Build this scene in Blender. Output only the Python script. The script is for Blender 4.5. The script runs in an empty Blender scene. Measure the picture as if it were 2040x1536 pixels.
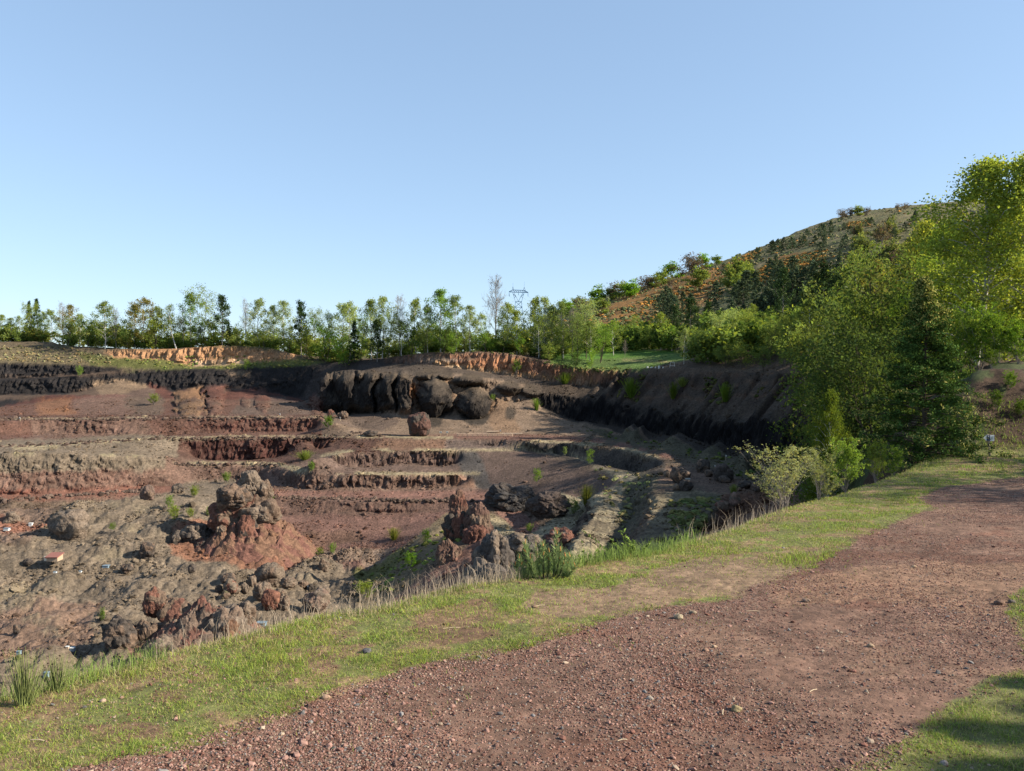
import bpy, math, random
import numpy as np
from mathutils import Vector

# ------------------------------------------------------------------ camera, sky, sun, exposure
sc = bpy.context.scene
C = sc.collection
FPX, CX, CY, HOR = 1534.0, 1020.0, 768.0, 720.0
PITCH = math.atan((CY - HOR) / FPX)
cam_data = bpy.data.cameras.new("camera")
cam_data.sensor_width = 36.0
cam_data.lens = FPX / 2040.0 * 36.0
cam_data.clip_start = 0.05
cam_data.clip_end = 6000.0
cam = bpy.data.objects.new("camera", cam_data)
cam.location = (0, 0, 0)
cam.rotation_euler = (math.pi / 2 - PITCH, 0, 0)
C.objects.link(cam)
sc.camera = cam

SUN_EL, SUN_BACK = 30.0, 9.0          # degrees: elevation, and how far behind the camera's right hand the sun stands
SUN_STRENGTH, SKY_STRENGTH, EXPOSURE = 5.0, 0.065, 1.28
world = bpy.data.worlds.new("World")
sc.world = world
world.use_nodes = True
wn = world.node_tree
wn.nodes.clear()
sky = wn.nodes.new("ShaderNodeTexSky")
sky.sky_type = 'NISHITA'
sky.sun_disc = False
sky.sun_elevation = math.radians(SUN_EL)
sky.sun_rotation = math.radians(90 + SUN_BACK)
sky.altitude = 0
sky.air_density = 0.85
sky.dust_density = 0.3
sky.ozone_density = 2.4
bg = wn.nodes.new("ShaderNodeBackground")
bg.inputs["Strength"].default_value = SKY_STRENGTH
wo = wn.nodes.new("ShaderNodeOutputWorld")
gm = wn.nodes.new("ShaderNodeGamma"); gm.inputs[1].default_value = 0.5
tint = wn.nodes.new("ShaderNodeVectorMath"); tint.operation = 'MULTIPLY'; tint.inputs[1].default_value = (2.15, 2.5, 2.85)
wn.links.new(sky.outputs[0], gm.inputs[0]); wn.links.new(gm.outputs[0], tint.inputs[0]); wn.links.new(tint.outputs[0], bg.inputs[0])
wn.links.new(bg.outputs[0], wo.inputs[0])
sun_data = bpy.data.lights.new("sun", 'SUN')
sun_data.energy = SUN_STRENGTH
sun_data.angle = math.radians(0.53)
sun_data.color = (1.0, 0.91, 0.76)
sun = bpy.data.objects.new("sun", sun_data)
az = math.radians(90 + SUN_BACK)       # from +Y, clockwise
sdir = Vector((math.sin(az) * math.cos(math.radians(SUN_EL)), math.cos(az) * math.cos(math.radians(SUN_EL)), math.sin(math.radians(SUN_EL))))
sun.rotation_euler = sdir.to_track_quat('Z', 'Y').to_euler()
sun.location = (60, -20, 60)
C.objects.link(sun)
sc.view_settings.view_transform = 'Standard'
sc.view_settings.look = 'None'
sc.view_settings.exposure = EXPOSURE
sc.view_settings.gamma = 1.0
sc.view_settings.use_curve_mapping = False
sc.cycles.max_bounces = 4
sc.cycles.diffuse_bounces = 2
sc.cycles.transparent_max_bounces = 4

# ------------------------------------------------------------------ helpers
cp, sp_ = math.cos(PITCH), math.sin(PITCH)
def ray(px, py):
    a, b = (px - CX) / FPX, (py - CY) / FPX
    return np.array([a, cp - b * sp_, -sp_ - b * cp])
def at(px, py, Y):                     # point of the place seen at that pixel, Y metres ahead
    d = ray(px, py)
    return d * (Y / d[1])
def Zl(px, py, z):                     # the same by its height below the eye
    d = ray(px, py)
    return d * (z / d[2])
def project(P):
    P = np.asarray(P)
    f = P[..., 1] * cp - P[..., 2] * sp_
    u = P[..., 1] * sp_ + P[..., 2] * cp
    return CX + FPX * P[..., 0] / f, CY - FPX * u / f

def hashf(ix, iy, iz, seed):
    h = (ix.astype(np.int64) * 374761393 + iy.astype(np.int64) * 668265263 + iz.astype(np.int64) * 2147483647 + seed * 974711) & 0xffffffff
    h = ((h ^ (h >> 13)) * 1274126177) & 0xffffffff
    h = ((h ^ (h >> 16)) * 2246822519) & 0xffffffff
    return ((h ^ (h >> 15)) & 0xffffff) / float(0xffffff)
def vnoise(P, seed=0):                 # value noise, -1..1
    P = np.asarray(P, dtype=np.float64)
    I = np.floor(P); F = P - I; F = F * F * (3 - 2 * F)
    I = I.astype(np.int64)
    r = 0
    for dx in (0, 1):
        wx = F[..., 0] if dx else 1 - F[..., 0]
        for dy in (0, 1):
            wy = F[..., 1] if dy else 1 - F[..., 1]
            for dz in (0, 1):
                wz = F[..., 2] if dz else 1 - F[..., 2]
                r = r + wx * wy * wz * hashf(I[..., 0] + dx, I[..., 1] + dy, I[..., 2] + dz, seed)
    return r * 2 - 1
def fbm(P, octs=4, seed=0, gain=0.5, lac=2.03):
    a, s, t = 1.0, 0.0, 0.0
    P = np.asarray(P, dtype=np.float64)
    for i in range(octs):
        s = s + a * vnoise(P, seed + i * 17); t += a
        a *= gain; P = P * lac + 13.7
    return s / t
def ridged(P, octs=4, seed=0, gain=0.5, lac=2.1):
    a, s, t = 1.0, 0.0, 0.0
    P = np.asarray(P, dtype=np.float64)
    for i in range(octs):
        s = s + a * (1 - 2 * np.abs(vnoise(P, seed + i * 31))); t += a
        a *= gain; P = P * lac + 7.3
    return s / t
def sstep(a, b, x):
    t = np.clip((x - a) / (b - a), 0, 1)
    return t * t * (3 - 2 * t)

def mesh_np(name, V, F, smooth=False, mats=(), colors=None, mat_idx=None):
    me = bpy.data.meshes.new(name)
    V = np.ascontiguousarray(V, dtype=np.float32)
    F = np.ascontiguousarray(F, dtype=np.int32)
    me.vertices.add(len(V)); me.vertices.foreach_set("co", V.ravel())
    k = F.shape[1]
    me.loops.add(F.size); me.loops.foreach_set("vertex_index", F.ravel())
    me.polygons.add(len(F))
    me.polygons.foreach_set("loop_start", np.arange(0, F.size, k, dtype=np.int32))
    me.polygons.foreach_set("loop_total", np.full(len(F), k, dtype=np.int32))
    if mat_idx is not None:
        me.polygons.foreach_set("material_index", np.ascontiguousarray(mat_idx, dtype=np.int32))
    me.polygons.foreach_set("use_smooth", np.full(len(F), smooth, dtype=bool) if isinstance(smooth, bool) else np.ascontiguousarray(smooth, dtype=bool))
    for m in mats: me.materials.append(m)
    if colors is not None:
        at_ = me.color_attributes.new("col", 'FLOAT_COLOR', 'POINT')
        cc = np.ones((len(V), 4), dtype=np.float32); cc[:, :3] = colors
        at_.data.foreach_set("color", cc.ravel())
    me.update(calc_edges=True)
    return me
def link(name, me, parent=None, label=None, cat=None, group=None, kind=None, loc=None):
    o = bpy.data.objects.new(name, me)
    C.objects.link(o)
    if parent is not None: o.parent = parent
    if label: o["label"] = label
    if cat: o["category"] = cat
    if group: o["group"] = group
    if kind: o["kind"] = kind
    if loc is not None: o.location = loc
    return o

def new_mat(name):
    m = bpy.data.materials.new(name); m.use_nodes = True
    nt = m.node_tree; nt.nodes.clear()
    out = nt.nodes.new("ShaderNodeOutputMaterial")
    return m, nt, out
class NB:                              # small node-building helper
    def __init__(s, nt): s.nt = nt
    def n(s, t, **kw):
        o = s.nt.nodes.new(t)
        for k, v in kw.items():
            if k.startswith("i_"):
                key = k[2:]
                key = int(key) if key.isdigit() else key
                o.inputs[key].default_value = v
            else: setattr(o, k, v)
        return o
    def l(s, a, b): s.nt.links.new(a, b)
    def noise(s, vec, scale, detail=4, rough=0.6, dist=0.0):
        o = s.n("ShaderNodeTexNoise", i_Scale=scale, i_Detail=detail, i_Roughness=rough, i_Distortion=dist)
        if vec is not None: s.l(vec, o.inputs["Vector"])
        return o.outputs["Fac"]
    def mr(s, v, a, b, c, d):
        o = s.n("ShaderNodeMapRange"); s.l(v, o.inputs[0])
        for i, x in enumerate((a, b, c, d)): o.inputs[i + 1].default_value = x
        return o.outputs[0]
    def math(s, op, a, b):
        o = s.n("ShaderNodeMath", operation=op)
        for i, x in enumerate((a, b)):
            if isinstance(x, (int, float)): o.inputs[i].default_value = x
            else: s.l(x, o.inputs[i])
        return o.outputs[0]
    def scale(s, col, f):
        o = s.n("ShaderNodeVectorMath", operation='SCALE'); s.l(col, o.inputs[0])
        if isinstance(f, (int, float)): o.inputs["Scale"].default_value = f
        else: s.l(f, o.inputs["Scale"])
        return o.outputs[0]
    def mix(s, f, a, b):
        o = s.n("ShaderNodeMix", data_type='RGBA')
        if isinstance(f, (int, float)): o.inputs[0].default_value = f
        else: s.l(f, o.inputs[0])
        for i, x in ((6, a), (7, b)):
            if isinstance(x, tuple): o.inputs[i].default_value = (*x[:3], 1)
            else: s.l(x, o.inputs[i])
        return o.outputs[2]

def plain_mat(name, col, rough=0.8, var=0.25, scale=6.0, metal=0.0, bump=0.0):
    m, nt, out = new_mat(name); b = NB(nt)
    tc = b.n("ShaderNodeTexCoord").outputs["Object"]
    f = b.mr(b.noise(tc, scale, 5), 0.25, 0.75, 1 - var, 1 + var)
    rgb = b.n("ShaderNodeRGB"); rgb.outputs[0].default_value = (*col, 1)
    c = b.scale(rgb.outputs[0], f)
    p = b.n("ShaderNodeBsdfPrincipled", i_Roughness=rough, i_Metallic=metal)
    p.inputs["Specular IOR Level"].default_value = 0.3
    b.l(c, p.inputs["Base Color"])
    if bump:
        bu = b.n("ShaderNodeBump", i_Strength=bump, i_Distance=0.02); b.l(b.noise(tc, scale * 3, 5), bu.inputs["Height"]); b.l(bu.outputs[0], p.inputs["Normal"])
    b.l(p.outputs[0], out.inputs[0])
    return m

# foliage: colour from the vertex attribute, tinted by the object's own colour
def leaf_mat(name, transl=0.35):
    m, nt, out = new_mat(name); b = NB(nt)
    a = b.n("ShaderNodeAttribute", attribute_name="col")
    oi = b.n("ShaderNodeObjectInfo")
    mul = b.n("ShaderNodeVectorMath", operation='MULTIPLY')
    b.l(a.outputs["Color"], mul.inputs[0]); b.l(oi.outputs["Color"], mul.inputs[1])
    v = b.scale(mul.outputs[0], b.mr(oi.outputs["Random"], 0, 1, 0.85, 1.15))
    d = b.n("ShaderNodeBsdfDiffuse"); t = b.n("ShaderNodeBsdfTranslucent")
    b.l(v, d.inputs[0])
    warm = b.n("ShaderNodeVectorMath", operation='MULTIPLY'); b.l(v, warm.inputs[0]); warm.inputs[1].default_value = (1.25, 1.2, 0.6)
    b.l(warm.outputs[0], t.inputs[0])
    mx = b.n("ShaderNodeMixShader", i_0=transl); b.l(d.outputs[0], mx.inputs[1]); b.l(t.outputs[0], mx.inputs[2])
    b.l(mx.outputs[0], out.inputs[0])
    return m
M_LEAF = leaf_mat("leaf", 0.48)
M_NEEDLE = leaf_mat("needle", 0.12)

# rock and soil: colour from the vertex attribute, grain and fine relief by noise
def soil_mat(name, var=0.45, g1=0.35, g2=2.2, g3=9.0, bump=0.75, dist=0.16, stones=True):
    m, nt, out = new_mat(name); b = NB(nt)
    geo = b.n("ShaderNodeNewGeometry").outputs["Position"]
    a = b.n("ShaderNodeAttribute", attribute_name="col").outputs["Color"]
    n1 = b.mr(b.noise(geo, g1, 5, 0.65), 0.3, 0.7, 1 - var * 0.5, 1 + var * 0.5)
    n2 = b.mr(b.noise(geo, g2, 5, 0.7), 0.3, 0.7, 1 - var, 1 + var)
    c = b.scale(a, b.math('MULTIPLY', n1, n2))
    vo = b.n("ShaderNodeTexVoronoi", i_Scale=g3 * 0.35); b.l(geo, vo.inputs["Vector"])
    c = b.scale(c, b.mr(vo.outputs["Color"], 0, 1, 0.75, 1.3)) if stones else c
    d = b.n("ShaderNodeBsdfPrincipled", i_Roughness=0.95)
    d.inputs["Specular IOR Level"].default_value = 0.15
    b.l(c, d.inputs["Base Color"])
    h = b.math('ADD', b.noise(geo, g3, 6, 0.75), b.math('MULTIPLY', vo.outputs["Distance"], -0.6))
    bu = b.n("ShaderNodeBump", i_Strength=bump, i_Distance=dist); b.l(h, bu.inputs["Height"])
    b.l(bu.outputs[0], d.inputs["Normal"])
    b.l(d.outputs[0], out.inputs[0])
    return m
# ------------------------------------------------------------------ quarry terrain: traced break lines -> surface
LINES = []
def L(*pts):
    """each point: (px, py, Y) seen at that pixel Y metres ahead, or (px, py, 'z', z) at that height"""
    LINES.append([Zl(p[0], p[1], p[3]) if p[2] == 'z' else at(p[0], p[1], p[2]) for p in pts])
def LZ(z, *pts): LINES.append([Zl(px, py, z) for px, py in pts])
def LW(*pts):                           # (px, Y, z)
    LINES.append([np.array([(px - CX) / FPX * Y, Y, z]) for px, Y, z in pts])

# far plateau and the hill
LW((-200, 400, 4), (600, 400, 3), (1000, 420, 2)); LW((-200, 800, 0), (600, 800, 0), (950, 800, 0)); LW((-200, 1600, -6), (2300, 1600, -6))
LW((-200, 300, 6), (200, 290, 5), (600, 290, 1), (900, 290, 3), (1080, 300, 2))
L((1100, 700, 300), (1200, 705, 285), (1300, 700, 270), (1400, 690, 260), (1500, 680, 240), (1700, 650, 200), (1900, 610, 150), (2200, 580, 130))
L((1120, 655, 450), (1250, 622, 450), (1400, 600, 430), (1600, 560, 400), (1800, 520, 380), (2200, 460, 350))
L((1060, 650, 640), (1085, 626, 650), (1130, 612, 655), (1200, 592, 660), (1270, 573, 680), (1350, 549, 700), (1420, 525, 720), (1480, 505, 740), (1540, 483, 760),
  (1600, 458, 780), (1660, 436, 800), (1720, 421, 820), (1790, 413, 840), (1860, 408, 850), (1950, 404, 860), (2200, 400, 860))
LW((1040, 1100, 0), (1400, 1150, 40), (2200, 1200, 90))
# upper left slope, tree foot line
L((-200, 679, 262), (0, 680, 260), (100, 681, 258), (140, 691, 250), (200, 696, 246), (250, 695, 245), (330, 696, 244), (400, 691, 244), (440, 688, 244), (530, 691, 243),
  (585, 705, 240), (610, 720, 237), (640, 726, 232), (700, 720, 225), (760, 715, 220), (800, 708, 216), (850, 702, 214), (900, 701, 213), (960, 700, 212), (1010, 703, 211),
  (1060, 714, 210), (1100, 723, 208), (1150, 733, 205), (1200, 737, 202), (1250, 735, 200), (1300, 733, 195), (1360, 731, 185), (1400, 735, 177), (1450, 740, 168),
  (1500, 742, 160), (1560, 737, 152), (1600, 737, 145), (1700, 745, 120))
L((225, 711, 243.4), (330, 716, 242.3), (390, 728, 241.6), (440, 726, 241.6), (500, 720, 241.4), (585, 714, 239))
# upper black walls (left)
L((-200, 723, 240), (0, 724, 240), (100, 726, 240), (150, 728, 239), (220, 735, 238), (300, 738, 237), (400, 736.5, 236), (480, 737, 236), (560, 734, 236), (600, 730, 233), (640, 728, 230))
L((-200, 757, 237), (0, 755, 237), (100, 752, 237), (150, 748, 237), (215, 741, 237))
L((-200, 759, 233), (0, 757, 234), (100, 753, 234), (150, 750, 234.5), (220, 743, 235.5))
L((-200, 789, 231), (0, 787, 231), (100, 785, 231), (160, 782, 231.5), (200, 768, 233), (245, 760, 234), (300, 772, 233), (350, 780, 232), (400, 770, 232), (480, 775, 231), (560, 785, 229), (600, 795, 224), (640, 815, 213))
# red lens below: crest and foot
L((-200, 793, 224), (0, 793, 222), (80, 789, 220), (150, 787, 219), (250, 786, 217), (275, 795, 213))
L((75, 800, 216), (90, 812, 208), (150, 826, 200), (200, 830, 197), (270, 832, 193))
L((-200, 812, 219), (0, 812, 216), (60, 800, 218))
# centre: strata foot, rib tops, rib feet, talus top
L((760, 722, 218.5), (860, 726, 211), (950, 739, 209.5), (1050, 753, 207.5), (1150, 767, 203.5), (1250, 773, 197))
L((645, 742, 210), (700, 736, 207), (760, 742, 204), (800, 750, 202.8), (822, 750, 203), (850, 745, 204), (900, 748, 203.4), (960, 752, 202.6), (1000, 765, 202.4), (1040, 772, 202))
L((640, 822, 206.5), (700, 826, 203.5), (760, 820, 201), (790, 808, 200), (818, 802, 200), (842, 822, 199), (865, 842, 198.5), (890, 812, 199), (905, 780, 199.5), (922, 812, 198.5), (945, 848, 197.5), (965, 832, 198), (988, 790, 199.5), (1010, 800, 199.5), (1040, 800, 200))
# bench behind level B and wall foot talus toe
L((700, 848, 192), (740, 858, 185), (800, 864, 182), (850, 866, 180), (1000, 866, 179), (1060, 866, 177), (1130, 870, 171), (1200, 874, 165), (1250, 880, 160), (1300, 890, 149), (1350, 903, 141), (1400, 915, 133),
  (1450, 938, 117), (1500, 955, 109), (1560, 972, 103), (1620, 985, 98), (1700, 995, 92))
# right wall: black band top / foot
L((1080, 781, 201), (1150, 792, 198), (1250, 806, 188.5), (1350, 825, 170), (1450, 836, 149.5), (1550, 843, 132), (1620, 848, 122), (1700, 860, 100))
L((1080, 812, 199), (1150, 840, 195), (1230, 850, 187.5), (1350, 870, 167), (1450, 892, 146.5), (1550, 910, 129), (1620, 925, 119), (1700, 940, 97))
# right crest coming round to the camera's right, and the ground behind it
LW((1700, 120, -2), (1790, 90, -2), (1840, 60, -3), (1850, 40, -3.2), (1850, 28, -3.3))
LW((1760, 80, -12), (1740, 55, -12), (1700, 40, -9), (1660, 26, -6))
LW((1900, 120, 5), (1950, 120, 6), (2300, 120, 9)); LW((1900, 60, 1), (1950, 60, 1.4), (2300, 60, 3)); LW((1890, 44, .2), (1950, 44, 0.5), (2300, 44, 1)); LW((1900, 33, -.7), (1950, 33, -.6), (2300, 33, -.5))
# level A (upper left bench)
L((-200, 838, 171), (0, 834, 180), (100, 830, 186), (200, 829, 188), (400, 829, 188.6), (640, 829, 189), (665, 835, 191), (700, 843, 189))
LZ(-13.6, (-200, 845), (0, 840), (100, 837), (200, 836), (300, 834), (400, 833), (500, 833), (600, 833), (640, 834))
L((640, 834, 'z', -13.6), (670, 842, 'z', -14.3), (700, 851, 'z', -15.4), (740, 862, 'z', -16.8))
L((-200, 872, 161), (0, 868, 170), (50, 864, 173), (100, 862, 175.5), (200, 868, 177), (300, 868, 177.5), (400, 863, 181), (500, 862, 182), (625, 860, 182))
# level B crest, running right round the pit
LZ(-17, (-200, 901), (0, 893), (50, 886), (110, 889), (170, 885), (220, 880), (300, 876), (400, 872), (500, 871), (600, 872), (700, 872), (800, 873), (900, 873), (1000, 874), (1060, 879), (1130, 884),
   (1200, 891), (1260, 899), (1300, 908), (1322, 922), (1314, 938), (1303, 955), (1298, 973), (1311, 1000), (1292, 1040), (1272, 1080), (1260, 1110), (1250, 1150))
LZ(-17, (1350, 935), (1400, 955), (1440, 970)); LZ(-17, (1350, 990), (1400, 985)); LZ(-17, (1370, 1040), (1340, 1070), (1320, 1110))
LZ(-17, (1560, 977), (1480, 977), (1442, 990), (1415, 1020), (1385, 1050), (1368, 1075), (1350, 1110))
L((1560, 1000, 98), (1500, 1010, 97), (1460, 1035, 90), (1430, 1060, 84), (1400, 1085, 78))
L((380, 915, 168.3), (430, 918, 169.5), (500, 916, 170), (560, 912, 170.5), (590, 903, 172), (620, 900, 171.5), (650, 896, 170))
L((700, 890, 167.5), (800, 890, 167), (900, 890, 167), (1000, 889, 168))
# level C crest + spur C'
L((-200, 905, 143), (0, 905, 145), (100, 901, 148), (200, 906, 151), (300, 910, 157), (340, 922, 159))
LZ(-21.7, (360, 927), (400, 926), (480, 924), (520, 924), (550, 928), (570, 936), (585, 943), (620, 945), (700, 948), (760, 946), (850, 945), (950, 946))
LZ(-19, (622, 916), (640, 911), (680, 903), (750, 900), (820, 899), (920, 898), (1000, 897), (1050, 898), (1100, 903), (1150, 912), (1200, 930), (1240, 957), (1200, 974), (1187, 1000), (1190, 1015),
   (1172, 1045), (1156, 1070), (1145, 1100), (1130, 1150))
L((625, 931, 151.5), (660, 933, 155.5), (700, 934, 157.5), (760, 928, 160), (800, 921, 161.3), (850, 929, 161.3), (885, 932, 162), (912, 926, 162.3))
L((-200, 989, 138), (0, 986, 140.5), (100, 983, 142.5), (200, 977, 146.5), (300, 969, 152.3), (400, 962, 157.5), (480, 957, 159.5), (525, 956, 158), (545, 962, 152.5), (600, 972, 146.3), (650, 976, 144), (700, 974, 144.3), (800, 974, 145.8), (900, 970, 146.5), (955, 963, 147.5))
# foot of the big smooth slope
L((935, 962, 150), (965, 976, 143), (1010, 980, 139), (1060, 975, 138), (1110, 980, 132), (1150, 988, 128), (1172, 994, 125))
# strip 2 back foot (under level B side wall)
L((1094, 901, 162), (1170, 925, 150), (1259, 938, 141.5), (1298, 946, 128.5))
LW((1250, 113, -19.6), (1268, 103, -19.7), (1250, 92, -19.7), (1232, 83, -19.7), (1215, 74, -19.7))
# strip 3
L((1110, 986, 'z', -22.5), (1160, 1000, 'z', -22.7), (1140, 1030, 'z', -22.9), (1105, 1050, 'z', -23.1))
LW((1163, 114, -22.7), (1160, 106, -22.8), (1138, 97, -22.9), (1112, 88, -23))
L((1072, 986, 'z', -22.5), (1098, 1005, 'z', -22.7), (1085, 1035, 'z', -23.1), (1065, 1065, 'z', -23.3), (1040, 1085, 'z', -23.4))
L((1050, 1008, 'z', -25.2), (1062, 1030, 'z', -26.2), (1058, 1058, 'z', -26.6))
# level D: road and small crest
LZ(-24.7, (-200, 1005), (0, 998), (100, 990), (200, 984), (300, 976))
L((-200, 1018, 132), (0, 1012, 134), (60, 1018, 133), (100, 1010, 137), (200, 999, 141), (300, 983, 146))
LZ(-24.7, (540, 992), (620, 995), (700, 997), (800, 997), (900, 995), (960, 1000))
LZ(-24.6, (560, 982), (700, 985), (850, 985), (950, 983))
L((960, 1000, 'z', -24.7), (985, 1012, 'z', -25.3), (1010, 1035, 'z', -26.0), (1048, 1066, 'z', -26.8))
L((985, 988, 'z', -24.8), (1015, 1003, 'z', -25.2), (1045, 1025, 'z', -26), (1068, 1048, 'z', -26.8))
# pale flat left of the road end, and wall E
L((960, 1030, 'z', -25.3), (985, 1045, 'z', -25.6), (1020, 1075, 'z', -26.3))
L((560, 1030, 134), (650, 1030, 133), (690, 1018, 134.5), (800, 1022, 134.5), (900, 1015, 134), (940, 1020, 132))
L((600, 1058, 126), (720, 1056, 127), (800, 1055, 128)); L((600, 1085, 123.5), (720, 1075, 125.5))
L((640, 1100, 119), (700, 1096, 120), (780, 1090, 121)); L((640, 1126, 116.5), (700, 1130, 116), (760, 1122, 117))
# grey hill on the pit floor
L((105, 1028, 122), (150, 1008, 126), (200, 1003, 128), (270, 1000, 130), (340, 985, 135), (360, 971, 140), (430, 966, 142), (500, 958, 143), (560, 990, 138))
LW((150, 131, -26), (200, 133, -26), (270, 135, -25.8), (340, 140, -25.6), (430, 147, -25.2), (500, 150, -25))
L((110, 1040, 121), (95, 1075, 117)); LW((70, 120, -26.8), (40, 119, -26.8)); L((-200, 1060, 119), (0, 1060, 118.5))
L((-200, 1100, 108), (0, 1100, 108), (150, 1090, 111), (300, 1080, 114), (450, 1130, 108), (600, 1138, 107), (640, 1150, 107))
L((250, 1040, 122), (400, 1010, 130))
L((-200, 1200, 94), (0, 1200, 94), (200, 1200, 94), (400, 1200, 94), (600, 1195, 95), (720, 1195, 96))
L((500, 1155, 102), (600, 1150, 102.5), (680, 1150, 101), (735, 1170, 98)); L((690, 1140, 112), (745, 1165, 105))
L((-200, 1300, 79), (0, 1300, 79), (200, 1300, 78), (400, 1300, 78), (600, 1290, 80), (750, 1260, 84))
L((-200, 1450, 63), (0, 1450, 63), (300, 1400, 66), (600, 1400, 66), (800, 1350, 70))
# ridge with the shadowed slope, and the red ramp beside it
L((960, 1052, 103), (930, 1070, 98), (885, 1100, 94), (850, 1140, 92), (800, 1175, 91), (765, 1205, 90))
L((880, 1045, 112), (840, 1070, 107), (800, 1105, 105), (765, 1135, 104), (726, 1165, 103), (700, 1180, 101))
L((1000, 1085, 95), (960, 1100, 91), (900, 1130, 89), (840, 1170, 87), (770, 1214, 85), (700, 1260, 82))
L((1030, 1095, 92), (1060, 1110, 88), (1100, 1120, 84), (1130, 1120, 82)); L((960, 1170, 78), (1060, 1180, 74), (1150, 1170, 70))
LW((900, 60, -24.5), (1100, 55, -20.5), (1250, 50, -18), (1400, 50, -17))
LW((-200, 42, -27), (300, 42, -26), (700, 42, -23), (1000, 38, -17), (1300, 38, -13.5), (1500, 40, -12.5), (1620, 40, -11.5))

# the rim in front of the camera, on the gently falling ground
def plane_z(Y): return -1.39 - 0.07 * Y + 0.0 * Y
def on_plane(px, py):
    d = ray(px, py); s = d[2] / d[1]
    Y = -1.39 / (s + 0.07)
    return np.array([d[0] / d[1] * Y, Y, plane_z(Y)])
RIM_PX = [(-260, 1500), (0, 1402), (130, 1372), (210, 1350), (300, 1330), (420, 1290), (520, 1272), (640, 1238), (800, 1208), (900, 1178), (1030, 1156), (1150, 1132), (1300, 1108), (1400, 1078), (1500, 1044),
          (1600, 1008), (1700, 980), (1790, 950), (1850, 935)]
RIM = np.array([on_plane(*p)[:2] for p in RIM_PX])
rim_end = RIM[-1]
RIM = np.vstack([RIM, [[16.5, 26.5], [22, 34], [30, 44]]])
RIM = np.vstack([[[-9, -2.0]], RIM])
def seg_dist(P, A, B):
    d = B - A; t = np.clip(((P - A) @ d) / (d @ d), 0, 1)
    q = A + t[:, None] * d
    return np.hypot(*(P - q).T)
def rim_signed(P):                      # >0 on the pit side (left of the rim's direction)
    P = np.asarray(P, dtype=np.float64).reshape(-1, 2)
    best = np.full(len(P), 1e9); sgn = np.ones(len(P))
    for A, B in zip(RIM[:-1], RIM[1:]):
        d = B - A
        dist = seg_dist(P, A, B)
        s = np.sign(d[0] * (P[:, 1] - A[1]) - d[1] * (P[:, 0] - A[0]))
        m = dist < best
        best[m] = dist[m]; sgn[m] = s[m]
    return best * sgn
nrm = np.zeros_like(RIM)
dR = np.gradient(RIM, axis=0); dR /= np.linalg.norm(dR, axis=1)[:, None]
nrm[:, 0], nrm[:, 1] = -dR[:, 1], dR[:, 0]
def drop_z(Y, s):                       # ground past the rim: rounded, then steep
    return plane_z(Y) - 0.08 * np.clip(s, 0, None) ** 2 / (0.25 + 0.1 * np.clip(s, 0, None)) * (1.0) if False else plane_z(np.minimum(Y, 24)) - np.where(s > 0, np.sqrt(s * s + 0.09) - 0.3, 0) * 0.95
for off in (1.5, 4.0, 8.0, 12.0):
    P = RIM[1:-3] + nrm[1:-3] * off
    LINES.append([np.array([x, y, float(drop_z(y, np.array(off))) - 0.25]) for x, y in P])

# ---- rasterise and relax
Yrows = np.concatenate([np.exp(np.linspace(math.log(5), math.log(58), 110, endpoint=False)), np.exp(np.linspace(math.log(58), math.log(255), 900, endpoint=False)), np.exp(np.linspace(math.log(255), math.log(1600), 180))])
NU = 800
Ugrid = np.linspace(-0.80, 0.84, NU)
NR = len(Yrows)
logY = np.log(Yrows)
def solve(levels=5):
    zi = None
    for lv in range(levels - 1, -1, -1):
        f = 2 ** lv
        nr, nu = (NR + f - 1) // f, (NU + f - 1) // f
        acc = np.zeros((nr, nu)); cnt = np.zeros((nr, nu))
        for ln in LINES:
            for A, B in zip(ln[:-1], ln[1:]):
                ra, rb = (np.interp(math.log(max(Q[1], 1)), logY, np.arange(NR)) for Q in (A, B))
                ua, ub = ((Q[0] / Q[1] - Ugrid[0]) / (Ugrid[1] - Ugrid[0]) for Q in (A, B))
                n = int(max(abs(ra - rb), abs(ua - ub)) * 1.5) + 2
                t = np.linspace(0, 1, n)[:, None]
                P = A + (B - A) * t
                r = np.interp(np.log(np.clip(P[:, 1], 1, None)), logY, np.arange(NR)) / f
                u = (P[:, 0] / P[:, 1] - Ugrid[0]) / (Ugrid[1] - Ugrid[0]) / f
                ri, ui = np.rint(r).astype(int), np.rint(u).astype(int)
                ok = (ri >= 0) & (ri < nr) & (ui >= 0) & (ui < nu) & (P[:, 1] >= 5)
                np.add.at(acc, (ri[ok], ui[ok]), P[ok, 2]); np.add.at(cnt, (ri[ok], ui[ok]), 1)
        fix = cnt > 0
        val = np.where(fix, acc / np.maximum(cnt, 1), 0)
        if zi is None: z = np.full((nr, nu), -10.0)
        else:
            rr = np.minimum(np.arange(nr) / 2, zi.shape[0] - 1); uu = np.minimum(np.arange(nu) / 2, zi.shape[1] - 1)
            r0 = rr.astype(int); r1 = np.minimum(r0 + 1, zi.shape[0] - 1); fr = (rr - r0)[:, None]
            u0 = uu.astype(int); u1 = np.minimum(u0 + 1, zi.shape[1] - 1); fu = (uu - u0)[None]
            z = (zi[r0][:, u0] * (1 - fu) + zi[r0][:, u1] * fu) * (1 - fr) + (zi[r1][:, u0] * (1 - fu) + zi[r1][:, u1] * fu) * fr
        z[fix] = val[fix]
        for it in range((3000, 900, 400, 160, 60)[levels - 1 - lv]):
            p = np.pad(z, 1, mode='edge')
            zn = 0.25 * (p[:-2, 1:-1] + p[2:, 1:-1] + p[1:-1, :-2] + p[1:-1, 2:])
            zn[fix] = val[fix]
            z = zn
        zi = z
    return zi
ZG = solve()
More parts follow.
